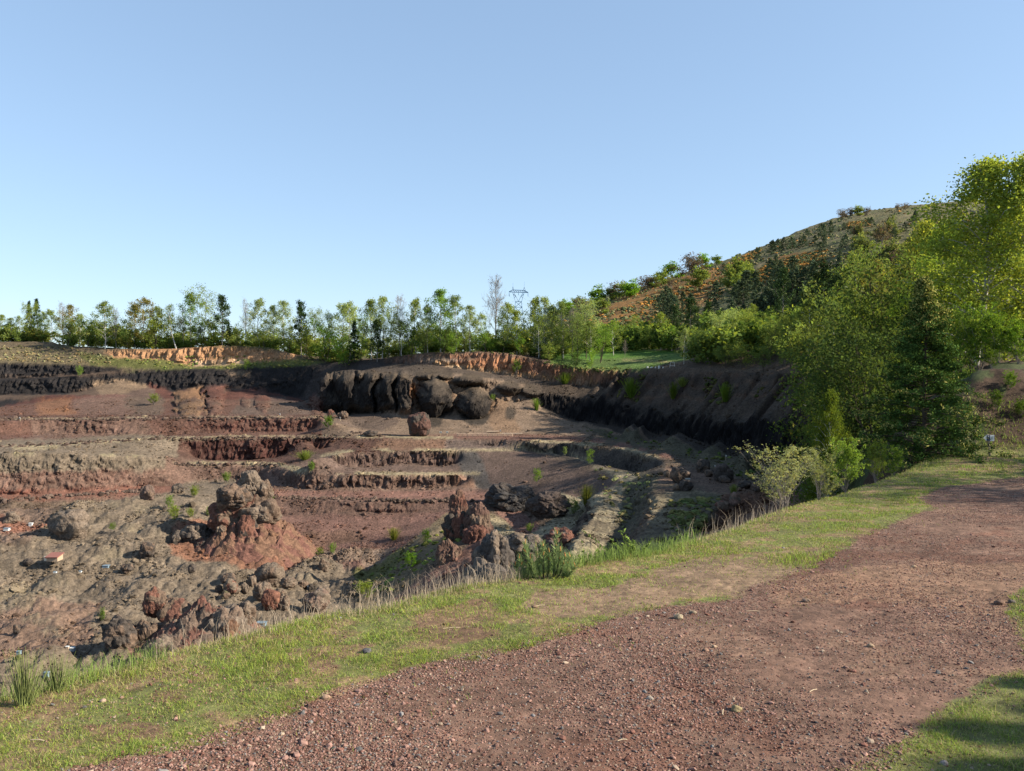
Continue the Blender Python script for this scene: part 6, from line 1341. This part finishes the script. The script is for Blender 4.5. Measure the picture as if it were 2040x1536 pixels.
# ------------------------------------------------------------------ stones, grass, rubble
def tint_mat(name, rough=.95):
    m, nt, out = new_mat(name); b = NB(nt)
    a = b.n("ShaderNodeAttribute", attribute_name="tint", attribute_type='INSTANCER').outputs["Color"]
    g = b.n("ShaderNodeNewGeometry").outputs["Position"]
    c = b.scale(a, b.mr(b.noise(g, 30 if "gravel" in name else 3, 4, .7), .3, .7, .7, 1.3))
    d = b.n("ShaderNodeBsdfDiffuse"); b.l(c, d.inputs[0]); b.l(d.outputs[0], out.inputs[0]); return m
def scatter(name, P, scl, tint, mat, seed, sub=1, flat=.6, rough=.35, label=None):
    rg = np.random.default_rng(seed); n = len(P)
    me = bpy.data.meshes.new(name + "_points"); me.vertices.add(n); me.vertices.foreach_set("co", np.ascontiguousarray(P, np.float32).ravel())
    def add(nm, ty, arr):
        a = me.attributes.new(nm, ty, 'POINT')
        a.data.foreach_set("color" if ty == 'FLOAT_COLOR' else ("vector" if ty == 'FLOAT_VECTOR' else "value"), np.ascontiguousarray(arr).ravel())
    S = np.stack([scl * rg.uniform(.7, 1.3, n), scl * rg.uniform(.6, 1.1, n), scl * flat * rg.uniform(.6, 1.2, n)], -1)
    add("scl", 'FLOAT_VECTOR', S.astype(np.float32)); add("rot", 'FLOAT_VECTOR', np.stack([rg.normal(0, .3, n), rg.normal(0, .3, n), rg.uniform(0, 6.28, n)], -1).astype(np.float32))
    add("idx", 'INT', rg.integers(0, 4, n).astype(np.int32)); add("tint", 'FLOAT_COLOR', np.concatenate([tint, np.ones((n, 1))], -1).astype(np.float32))
    o = link(name, me, kind="stuff", label=label)
    ng = bpy.data.node_groups.new(name + "_scatter", 'GeometryNodeTree')
    ng.interface.new_socket("Geometry", in_out='INPUT', socket_type='NodeSocketGeometry'); ng.interface.new_socket("Geometry", in_out='OUTPUT', socket_type='NodeSocketGeometry')
    N = ng.nodes; Lk = ng.links.new
    gi, go = N.new("NodeGroupInput"), N.new("NodeGroupOutput")
    g2i = N.new("GeometryNodeGeometryToInstance")
    for k in range(4):
        ic = N.new("GeometryNodeMeshIcoSphere"); ic.inputs["Radius"].default_value = .5; ic.inputs["Subdivisions"].default_value = sub + 1
        nz = N.new("ShaderNodeTexNoise"); nz.noise_dimensions = '4D'; nz.inputs["W"].default_value = k * 3.7 + seed; nz.inputs["Scale"].default_value = 2.2
        sb = N.new("ShaderNodeVectorMath"); sb.operation = 'SUBTRACT'; sb.inputs[1].default_value = (.5, .5, .5); Lk(nz.outputs["Color"], sb.inputs[0])
        sc_ = N.new("ShaderNodeVectorMath"); sc_.operation = 'SCALE'; sc_.inputs["Scale"].default_value = rough * 2.6; Lk(sb.outputs[0], sc_.inputs[0])
        sp = N.new("GeometryNodeSetPosition"); Lk(ic.outputs[0], sp.inputs[0]); Lk(sc_.outputs[0], sp.inputs["Offset"])
        sm = N.new("GeometryNodeSetMaterial"); sm.inputs["Material"].default_value = mat; Lk(sp.outputs[0], sm.inputs[0])
        ss = N.new("GeometryNodeSetShadeSmooth"); ss.inputs["Shade Smooth"].default_value = False; Lk(sm.outputs[0], ss.inputs[0])
        Lk(ss.outputs[0], g2i.inputs[0])
    def named(nm, ty):
        a = N.new("GeometryNodeInputNamedAttribute"); a.data_type = ty; a.inputs["Name"].default_value = nm; return a.outputs["Attribute"]
    io = N.new("GeometryNodeInstanceOnPoints"); io.inputs["Pick Instance"].default_value = True
    Lk(gi.outputs[0], io.inputs["Points"]); Lk(g2i.outputs[0], io.inputs["Instance"]); Lk(named("idx", 'INT'), io.inputs["Instance Index"]); Lk(named("scl", 'FLOAT_VECTOR'), io.inputs["Scale"])
    e2r = N.new("FunctionNodeEulerToRotation"); Lk(named("rot", 'FLOAT_VECTOR'), e2r.inputs[0]); Lk(e2r.outputs[0], io.inputs["Rotation"])
    Lk(io.outputs[0], go.inputs[0])
    md = o.modifiers.new("scatter", 'NODES'); md.node_group = ng
    return o
rg = np.random.default_rng(99)
# rubble over the quarry
Vq = V.reshape(-1, 3); cq = col.reshape(-1, 3); pxq, pyq = PXg.ravel(), PYg.ravel()
stq = steep2.ravel(); w = np.where((Vq[:, 1] > 60) & (Vq[:, 1] < 212) & (pxq > -60) & (pxq < 1700), 1.0, 0)
w *= np.where(stq < .5, 1, .35); smooth_ = ((pxq > 905) & (pxq < 1245) & (pyq > 898) & (pyq < 985)); w[smooth_] *= .08; w[(pyq < 866) & (pxq > 640)] *= .3
gz_ = ((pyq > 1085) & (pxq < 760)) | ((pyq > 1000) & (pxq < 420)); w[gz_] *= 2.2
w *= Vq[:, 1] ** 2; w = np.nan_to_num(w)
clump = np.clip(fbm(Vq * .25, 3, 301) + .25, 0.03, 1) ** 1.5; w *= clump
ids = rg.choice(len(Vq), 32000, p=w / w.sum())
sz = .16 + .30 * rg.random(len(ids)) ** 3 + (rg.random(len(ids)) < .03) * rg.uniform(.2, .8, len(ids))
tq = cq[ids] * rg.uniform(.65, 1.3, (len(ids), 1)); dk = rg.random(len(ids)) < .25; tq[dk] *= .55
scatter("rubble", Vq[ids] + rg.normal(0, .12, (len(ids), 3)) * [1, 1, .0], sz, np.clip(tq, 0, 1), tint_mat("rubble_rock"), 7, 1, .75, .4, "loose broken rock strewn over the benches and the grey pit floor")
# rows of larger stones along the bench edges
edge_pts = []
for pts in ([(0, 835), (640, 832)], [(0, 890), (300, 874), (700, 870)], [(540, 990), (700, 995), (960, 998)], [(0, 997), (200, 983), (300, 975)], [(345, 925), (560, 926)], [(700, 860), (760, 870)]):
    for (ax, ay), (bx, by) in zip(pts[:-1], pts[1:]):
        for u in rg.random(int((bx - ax) / 2.4)): edge_pts.append(hit(ax + (bx - ax) * u, ay + (by - ay) * u + rg.normal() * 1.2))
ep = np.array(edge_pts); scatter("rubble", ep, rg.uniform(.35, 1.0, len(ep)), np.array([.085, .06, .048]) * rg.uniform(.5, 1.4, (len(ep), 1)), bpy.data.materials["rubble_rock"], 8, 1, .7, .4, "line of stones left along the lips of the benches")
# broom shrubs making the orange slope of the hill
bp_ = []; bt = []
while len(bp_) < 5200:
    k = rg.integers(len(broom)); P_ = np.array(broom[k], float); q = P_.min(0) + rg.random(2) * (P_.max(0) - P_.min(0)); 
    if not in_poly(q[:1], q[1:], broom[k])[0]: continue
    bp_.append(q); bt.append(np.array([.30, .145, .04]) * rg.uniform(.6, 1.25) if rg.random() < .42 else np.array([.085, .095, .04]) * rg.uniform(.8, 1.3))
while len(bp_) < 15500:
    q = np.array([rg.uniform(1100, 2040), rg.uniform(400, 690)]); bp_.append(q); r_ = rg.random()
    bt.append(np.array([.11, .125, .055]) * rg.uniform(.8, 1.2) if r_ < .6 else (np.array([.17, .15, .08]) if r_ < .93 else np.array([.3, .15, .04])) * rg.uniform(.7, 1.2))
bp_ = np.array(bp_); bt = np.array(bt)
dd = np.stack([ray(*q) for q in bp_]); Ys = np.exp(np.linspace(math.log(240), math.log(1100), 260)); G_ = ground((dd[:, :1] / dd[:, 1:2]) * Ys, Ys + 0 * dd[:, :1]); below = (dd[:, 2:3] / dd[:, 1:2] * Ys) < G_
okk = below.any(1); kk = below.argmax(1)[okk]; Yk = Ys[kk]; Xk = (dd[okk, 0] / dd[okk, 1]) * Yk; far_ = Yk > 270
PB = np.stack([Xk, Yk, ground(Xk, Yk)], -1)[far_]
scatter("scrub", PB, rg.uniform(1.2, 3.2, len(PB)) * (PB[:, 1] / 600) ** .5, bt[okk][far_], tint_mat("hill_scrub"), 9, 1, .7, .45, "orange broom and green scrub covering the hillside")
# tufts on the right wall and in the shade under it, on upper slope
tp_, tt_ = [], []
for poly, n, c in (([(1150, 862), (1350, 905), (1450, 945), (1560, 970), (1700, 990), (1700, 960), (1550, 930), (1350, 885), (1160, 852)], 900, (.06, .085, .025)), ([(1240, 745), (1290, 745), (1270, 800), (1230, 790)], 120, (.05, .06, .02)), ([(1400, 750), (1460, 760), (1440, 810), (1400, 800)], 120, (.05, .06, .02)), ([(1530, 745), (1600, 750), (1560, 800), (1500, 790)], 140, (.05, .06, .02)),
                   ([(0, 690), (130, 690), (230, 712), (220, 728), (0, 718)], 420, (.125, .12, .06)), ([(150, 700), (230, 715), (600, 716), (650, 724), (560, 734), (330, 736)], 700, (.11, .14, .04)), ([(1060, 716), (1150, 730), (1260, 735), (1200, 745), (1100, 735)], 260, (.09, .12, .035)), ([(640, 722), (800, 706), (1000, 700), (1060, 712), (960, 704), (800, 712)], 260, (.09, .11, .035)),
                   ([(760, 1130), (900, 1040), (960, 1050), (860, 1120), (780, 1180), (700, 1185)], 420, (.10, .13, .035)), ([(1180, 925), (1300, 948), (1290, 1000), (1240, 1060), (1210, 1000)], 160, (.11, .12, .05)), ([(1330, 1000), (1440, 990), (1380, 1070), (1340, 1080)], 220, (.09, .11, .04))):
    xs, ys = zip(*poly); k = 0
    while k < n:
        q = (rg.uniform(min(xs), max(xs)), rg.uniform(min(ys), max(ys))); k += 1
        if in_poly(np.array([q[0]]), np.array([q[1]]), poly)[0]: tp_.append(q); tt_.append(np.array(c) * rg.uniform(.6, 1.5) * np.array([rg.uniform(.9, 1.4), 1, 1]))
dd = np.stack([ray(*q) for q in tp_]); Ys = np.exp(np.linspace(math.log(50), math.log(290), 900)); G_ = ground((dd[:, :1] / dd[:, 1:2]) * Ys, Ys + 0 * dd[:, :1]); below = (dd[:, 2:3] / dd[:, 1:2] * Ys) < G_
okk = below.any(1); Yk = Ys[below.argmax(1)[okk]]; Xk = (dd[okk, 0] / dd[okk, 1]) * Yk
scatter("tufts", np.stack([Xk, Yk, ground(Xk, Yk)], -1), rg.uniform(.3, 1.1, len(Yk)), np.array(tt_)[okk], bpy.data.materials["hill_scrub"], 10, 1, .6, .5, "low tufts of green growing on the shaded scree and turf")

# gravel on the path
NP_ = 820000
u = rg.random(NP_); Yg = 1.6 * (26 / 1.6) ** (u ** 1.0); Xg = (rg.uniform(-.78, .74, NP_)) * Yg
dl, dr = verge_masks(Xg, Yg); dl, dr = dl, -dr
den = np.clip(fbm(np.stack([Xg, Yg, 0 * Xg], -1) * 1.3, 3, 311) + .62, .08, 1)
edge_b = np.exp(-((dl + .12) / .16) ** 2) * .7
kpt = ((dl < .05) & (dr < .1) | (rg.random(NP_) < .10)) & (rg.random(NP_) < den + edge_b)
zz_, ss_ = near_z(Xg, Yg); kpt &= (ss_ < .3) & (rg.random(NP_) < .85) & (bank_z(Xg, Yg) < 1.2)
Xg, Yg = Xg[kpt], Yg[kpt]
def near_surface(X, Y):                # height of the finished near sheet
    j = np.searchsorted(nY, Y) - 1; j = np.clip(j, 0, len(nY) - 2); fy = (Y - nY[j]) / (nY[j + 1] - nY[j])
    half = .84 * np.abs(Y) + 5.0; iu = (X / half + 1) / 2 * (len(nX) - 1); i = np.clip(iu.astype(int), 0, len(nX) - 2); fx_ = iu - i
    Zs = VN[..., 2]
    return (Zs[i, j] * (1 - fx_) + Zs[i + 1, j] * fx_) * (1 - fy) + (Zs[i, j + 1] * (1 - fx_) + Zs[i + 1, j + 1] * fx_) * fy
n = len(Xg); szg = .0048 + .0095 * rg.random(n) ** 2.2 + (rg.random(n) < .012) * rg.uniform(.008, .022, n); szg = np.maximum(szg, Yg * .0009)
base_c = np.array([.165, .098, .079]); base_c = base_c * 1.12; tg = base_c * rg.uniform(.55, 1.55, (n, 1)); r_ = rg.random(n)
tg[r_ < .30] = np.array([.13, .066, .051]) * rg.uniform(.6, 1.4, ((r_ < .30).sum(), 1)); tg[r_ > .90] = np.array([.24, .185, .14]) * rg.uniform(.7, 1.25, ((r_ > .90).sum(), 1)); tg[(r_ > .72) & (r_ < .80)] = np.array([.135, .125, .12]) * rg.uniform(.6, 1.4, (((r_ > .72) & (r_ < .80)).sum(), 1))
scatter("gravel", np.stack([Xg, Yg, near_surface(Xg, Yg) + szg * .12], -1), szg, tg, tint_mat("gravel_stone"), 12, 0, .65, .35, "loose red brown scoria gravel covering the path")
# single stones one can point to
M_ST = soil_mat("path_stone", var=.3, g1=8, g2=30, g3=120, bump=.5, dist=.004)
for px, py, w_, c, lb in [(1352, 1234, 20, (.30, .25, .18), "pale rounded stone at the path's edge below the bare brown patch"), (1380, 1222, 14, (.28, .22, .16), "flat tan stone just right of the pale rounded one"), (1734, 1290, 14, (.36, .27, .19), "round pale stone alone in the middle of the path"), (1468, 1415, 22, (.26, .21, .12), "flat yellowish stone with a curved twig beside it"),
                      (730, 1303, 20, (.10, .10, .11), "dark blue grey stone lying in the verge grass"), (1295, 1395, 14, (.32, .28, .25), "light grey stone on the path, nearest the centre"), (1607, 1198, 14, (.24, .17, .13), "brown stone near the grass tuft"), (1990, 1204, 18, (.2, .13, .1), "brown stone near the right edge of the path"), (2016, 1202, 14, (.13, .11, .1), "dark stone near the right edge of the path"),
                      (1880, 1520, 16, (.30, .26, .24), "grey stone by the shaded grass in the corner"), (648, 1393, 16, (.33, .22, .16), "orange brown stone at the edge of the verge"), (1268, 1235, 9, (.33, .27, .2), "small tan stone in the grass edge"), (1424, 1292, 10, (.34, .25, .18), "tan stone with a pale one beside it"), (997, 1420, 12, (.13, .12, .12), "dark angular stone below the verge"), (205, 1397, 12, (.30, .22, .17), "pinkish stone in the verge grass at the left"), (1820, 1132, 9, (.3, .22, .15), "small tan stone beyond the lone round one"), (1405, 1300, 12, (.3, .19, .14), "reddish tan stone left of the tan one"), (1065, 1215, 12, (.28, .19, .13), "brown stone on the bare patch of the verge")]:
    b0 = on_plane(px, py); z_ = float(near_surface(b0[0:1], b0[1:2])[0]); r0 = w_ / FPX * b0[1] / 2
    link("stone", rock_mesh("stone", (r0, r0 * .8, r0 * .62), c, tuple(np.array(c) * .8), int(px), 3, .25, 1.2), label=lb, cat="stone", group="single stones on path and verge", loc=(b0[0], b0[1], z_ + r0 * .3)).data.materials[0] = M_ST
# straws and twigs
M_TWIG = plain_mat("dry_twig", (.46, .36, .24), .8, .2, 40)
for px, py, ln_, a, lb in [(1240, 1477, 20, .15, "pale straw lying on the path near the centre"), (1620, 1380, 20, .3, "pale straw right of the yellowish stone"), (1728, 1383, 10, 1.2, "short upright pale straw on the path"), (900, 1255, 34, .1, "long straw on the verge"), (75, 1477, 30, -.05, "straw lying in the grass at the left corner"), (1440, 1420, 14, 1.0, "curved twig beside the yellowish stone"), (1075, 1212, 22, .2, "straw on the bare patch of the verge"), (1500, 1218, 26, 0, "thin straw near the edge of the path")]:
    b0 = on_plane(px, py); z_ = float(near_surface(b0[0:1], b0[1:2])[0]); l_ = ln_ / FPX * b0[1]; d_ = np.array([math.cos(a), math.sin(a) * 2, 0]) * l_ / 2
    m = MB(); m.bar(-d_, d_ * .1 + np.array([0, 0, .004]), .0022, 5); m.bar(d_ * .1 + np.array([0, 0, .004]), d_, .002, 5); m.build("twig", M_TWIG, None, label=lb, cat="twig", group="straws and twigs on the ground", loc=(b0[0], b0[1], z_ + .008))
# grass
def grass_mat():
    m, nt, out = new_mat("grass_blade"); b = NB(nt); a = b.n("ShaderNodeAttribute", attribute_name="col").outputs["Color"]
    d = b.n("ShaderNodeBsdfDiffuse"); t = b.n("ShaderNodeBsdfTranslucent"); b.l(a, d.inputs[0]); b.l(a, t.inputs[0]); mx = b.n("ShaderNodeMixShader", i_0=.35); b.l(d.outputs[0], mx.inputs[1]); b.l(t.outputs[0], mx.inputs[2]); b.l(mx.outputs[0], out.inputs[0]); return m
M_GRASS = grass_mat()
def blades(name, X, Y, Z, h, wd, colr, lean, seed, label):
    rg = np.random.default_rng(seed); n = len(X); a = rg.uniform(0, 6.28, n); s_ = np.stack([np.cos(a), np.sin(a), 0 * a], -1); b_ = rg.uniform(0, 6.28, n)
    ld = np.stack([np.cos(b_), np.sin(b_), 0 * b_], -1) * (lean * h)[:, None]
    P0 = np.stack([X, Y, Z], -1); up = np.array([0, 0, 1.0]); hw = (wd / 2)[:, None] * s_
    p1 = P0 + ld * .35 + up * (h * .6)[:, None]; p2 = P0 + ld + up * (h * (1 - .25 * np.minimum(lean, 1.6)))[:, None]
    VV = np.stack([P0 - hw, P0 + hw, p1 + hw * .7, p1 - hw * .7, p2], 1).reshape(-1, 3); k = np.arange(n) * 5
    T = np.concatenate([np.stack([k, k + 1, k + 2], -1), np.stack([k, k + 2, k + 3], -1), np.stack([k + 3, k + 2, k + 4], -1)])
    return link(name, mesh_np(name, VV, T, False, (M_GRASS,), np.repeat(np.clip(colr, 0, 1), 5, 0)), kind="stuff", label=label)
NG = 980000; u = rg.random(NG); Yb = 1.9 * (25 / 1.9) ** (u ** .95); Xb = rg.uniform(-.80, .74, NG) * Yb
dl, dr = verge_masks(Xb, Yb); dr = -dr; _, sb_ = near_z(Xb, Yb); Pn = np.stack([Xb, Yb, 0 * Xb], -1); nb = fbm(Pn * 2.2, 4, 321); nb2 = fbm(Pn * 7, 3, 322); ej = fbm(Pn * 1.6, 4, 91) * .16 + fbm(Pn * 6, 3, 92) * .05
bz = bank_z(Xb, Yb)
pxb, pyb = project(np.stack([Xb, Yb, plane_z(Yb)], -1)); jb = (fbm(Pn * 1.3, 3, 97), fbm(Pn * 1.3 + 30, 3, 98))
dens = np.clip(.78 + nb * .8 + nb2 * .8, .08, 1)
for i, b_ in enumerate(bare):
    m = in_poly(pxb + jb[0] * 50, pyb + jb[1] * 16, b_); dens[m] *= .22 if i in (0, 5) else .35
tuft = [(1560, 1120, 60, 14), (1600, 1112, 40, 12), (220, 1380, 40, 12), (700, 1180, 30, 8), (1100, 1120, 60, 10), (1440, 1255, 1, 1), (1930, 1430, 60, 30), (560, 1330, 60, 12), (1660, 1080, 40, 10), (1830, 1000, 40, 8), (980, 1250, 40, 8), (1260, 1150, 40, 6)]
hmul = np.ones(NG)
for tx, ty, ta, tb in tuft: e_ = np.exp(-(((pxb - tx) / ta) ** 2 + ((pyb - ty) / tb) ** 2)); dens = np.maximum(dens, e_ * 1.0); hmul += e_ * .7
inside = ((dl + ej > -.02) | (dr + ej > 0)) & (sb_ < 1.6)
strag = (rg.random(NG) < .012) & (dl > -.6)
onbank = bz > .3; dens = np.where(onbank, .9 * dens, dens)
kp = (inside | strag) & (rg.random(NG) < dens)
Xb, Yb, nb, nb2, dl, sb_, bz, hm, pxk, pyk = (q[kp] for q in (Xb, Yb, nb, nb2, dl, sb_, bz, hmul, pxb, pyb))
n = len(Xb); lush = sstep(-.1, .35, nb + nb2 * .6) ; rimf = np.exp(-((sb_ - .1) / .25) ** 2)
h = (.012 + .022 * rg.random(n) * (0.6 + lush) + .03 * rimf * rg.random(n)) * hm; h = np.where(pyk < 950, h * 1.8, h); h = np.where(bz > .3, h * 2.2, h)
straw = rg.random(n) < (.26 - .20 * lush + .25 * rimf)
cg = np.array([.21, .29, .058])[None] * rg.uniform(.5, 1.4, (n, 1)) * np.stack([rg.uniform(.85, 1.35, n), np.ones(n), rg.uniform(.7, 1.3, n)], -1); cg[straw] = np.array([.40, .33, .16]) * rg.uniform(.6, 1.2, (straw.sum(), 1))
blades("grass", Xb, Yb, near_surface(Xb, Yb) - .004, h, np.maximum(.0022, Yb * .00062) * rg.uniform(.7, 1.3, n), cg, rg.uniform(.3, 1.7, n), 31, "short grass of the verge, green with dry yellow straws")
tot = sum(len(m_.polygons) * (2 if len(m_.polygons) and m_.polygons[0].loop_total == 4 else 1) for m_ in bpy.data.meshes); print("TRIS", tot); print("grass blades", n, "gravel", len(Xg))
# tall dry stalks along the rim
def stalks(name, spans, seed, hrange, colr, wd, label, lean=.4):
    rg = np.random.default_rng(seed); X, Y = [], []
    for x0, x1, n in spans:
        for _ in range(n):
            px = rg.uniform(x0, x1); b_ = np.array([np.interp(px, [q[0] for q in RIM_PX], [on_plane(*q)[i] for q in RIM_PX]) for i in (0, 1)]); d_ = rg.uniform(-.05, .35); X.append(b_[0] - d_ * .6); Y.append(b_[1] + d_ * .8)
    X, Y = np.array(X), np.array(Y); n = len(X); h_ = rg.uniform(*hrange, n) * (Y / 6) ** .5
    return blades(name, X, Y, near_surface(X, Y) - .01, h_, np.full(n, wd) * (Y / 6) * rg.uniform(.7, 1.3, n), np.array(colr) * rg.uniform(.7, 1.2, (n, 1)), rg.uniform(.05, lean * 2, n), seed, label)
stalks("dry_grass", [(690, 1045, 420), (520, 700, 120), (430, 560, 60), (1380, 1560, 80), (300, 430, 30)], 41, (.10, .30), (.40, .32, .24), .0035, "tall pale dry stalks standing along the rim")
stalks("dry_grass", [(690, 1045, 900), (1400, 1560, 200), (100, 520, 400)], 42, (.04, .12), (.36, .30, .19), .0035, "short dry grass fringe along the rim")
stalks("tall_grass", [(0, 330, 700), (1050, 1400, 900), (1120, 1330, 700)], 43, (.06, .20), (.20, .27, .07), .0040, "longer green grass fringe along the rim")
# single plants on the rim
def rim_plant(name, px, y0, parts_fn, label, cat="plant"):
    b0 = on_plane(px, y0); b0[2] = float(near_surface(b0[0:1], b0[1:2])[0]); t = empty(name, b0, label, cat); parts_fn(t, b0[1] / FPX); return t
def quad_bunch(P0, P1, w, rg):         # flat slivers from P0 to P1
    n = len(P0); d = P1 - P0; s_ = np.cross(d, rg.normal(size=(n, 3))); s_ /= np.maximum(np.linalg.norm(s_, axis=1)[:, None], 1e-9); s_ *= np.asarray(w).reshape(-1, 1) / 2
    VV = np.stack([P0 - s_, P0 + s_, P1 + s_ * .3, P1 - s_ * .3], 1).reshape(-1, 3); return VV, np.arange(4 * n).reshape(-1, 4)
def pine_sapling(t, k):
    rg = np.random.default_rng(71); sk = Skel(); P0, P1, CP0, CP1 = [], [], [], []
    shoots = [(-40, 70), (25, 88), (-18, 62), (8, 55), (40, 48), (-52, 40), (52, 38), (-5, 72), (-30, 45), (30, 60), (60, 26), (-60, 24)]
    for sx, hh in shoots:
        base_ = np.array([sx * .6 * k, rg.normal() * 8 * k, 0]); tip_ = np.array([sx * k, rg.normal() * 14 * k, hh * k]); u = np.linspace(0, 1, 6)[:, None]
        path = base_ + (tip_ - base_) * u + np.array([0, 0, -8 * k]) * np.sin(u * math.pi); sk.tube(path, (1.4 - u[:, 0]) * 1.2 * k, 5)
        for j in range(230):
            q = rg.uniform(.15, 1); p = np.array([np.interp(q, u[:, 0], path[:, c]) for c in range(3)]); d = rg.normal(size=3); d /= np.linalg.norm(d); d[2] += .9; P0.append(p); P1.append(p + d * rg.uniform(7, 13) * k)
        CP0.append(path[-1]); CP1.append(path[-1] + np.array([rg.normal() * 1.5, 0, 9]) * k); CP0.append(path[-2]); CP1.append(path[-2] + np.array([rg.normal() * 3, rg.normal() * 2, 7]) * k)
    a, f = sk.arrays(); link("stem", mesh_np("stem", a, f, True, (M_BARK,)), parent=t)
    v, f = quad_bunch(np.array(P0), np.array(P1), np.full(len(P0), 1.1 * k), rg); link("needles", mesh_np("needles", v, f, False, (M_GRASS,), np.repeat(np.array([.24, .31, .12]) * rg.uniform(.55, 1.4, (len(P0), 1)), 4, 0)), parent=t)
    for c0_, c1_ in zip(CP0, CP1): m = MB(); m.bar(c0_, c1_, 1.3 * k, 5, .6 * k); m.build("candle", M_CANDLE, t)
M_CANDLE = plain_mat("orange_candle", (.50, .20, .06), .8, .2, 60)
rim_plant("pine_sapling", 1086, 1152, pine_sapling, "young pine with orange candles on the rim, between the dry stalks and the long grass", "tree sapling")
def stems(n, hh, sp, colr, seed, leafy=0, lsz=4):
    def fn(t, k):
        rg = np.random.default_rng(seed); sk = Skel(); P0, P1 = [], []
        for i in range(n):
            x = rg.normal() * sp * k; tip_ = np.array([x * 1.6 + rg.normal() * 9 * k + sp * .5 * k, rg.normal() * 6 * k, hh * k * rg.uniform(.45, 1)]); u = np.linspace(0, 1, 4)[:, None]; path = np.array([x * .5, rg.normal() * 3 * k, -3 * k]) + (tip_ - np.array([x * .5, 0, -3 * k])) * u
            sk.tube(path, (1.3 - u[:, 0] * .9) * .5 * k, 4)
            for j in range(leafy): q = rg.uniform(.3, 1); p = path[0] + (path[-1] - path[0]) * q; d = rg.normal(size=3); d /= np.linalg.norm(d); P0.append(p); P1.append(p + d * lsz * k)
        a, f = sk.arrays(); link("stem", mesh_np("stem", a, f, True, (M_GRASS,), np.tile(np.array(colr), (len(a), 1)) * rg.uniform(.8, 1.2, (len(a), 1))), parent=t)
        if P0:
            v, f = quad_bunch(np.array(P0), np.array(P1), np.full(len(P0), lsz * .8 * k), rg); link("leaves", mesh_np("leaves", v, f, False, (M_GRASS,), np.repeat(np.array([.19, .26, .06]) * rg.uniform(.6, 1.3, (len(P0), 1)), 4, 0)), parent=t)
    return fn
rim_plant("broom_plant", 48, 1405, stems(150, 120, 14, (.30, .34, .12), 81), "tall clump of upright green broom stems at the left edge, on the rim")
rim_plant("broom_plant", 112, 1378, stems(90, 82, 9, (.26, .30, .11), 82), "shorter clump of broom stems right of the tall one")
rim_plant("leafy_sprig", 1262, 1108, stems(9, 62, 22, (.12, .09, .06), 83, 34, 5), "small leafy sapling on the rim right of the young pine")
rim_plant("leafy_sprig", 1172, 1128, stems(5, 48, 10, (.14, .14, .06), 84, 14, 4.5), "thin leafy sprig between the young pine and the leafy sapling")
rim_plant("dry_weed", 1545, 1040, stems(6, 62, 14, (.3, .24, .16), 85), "dry brown weed stems leaning on the rim below the willow")
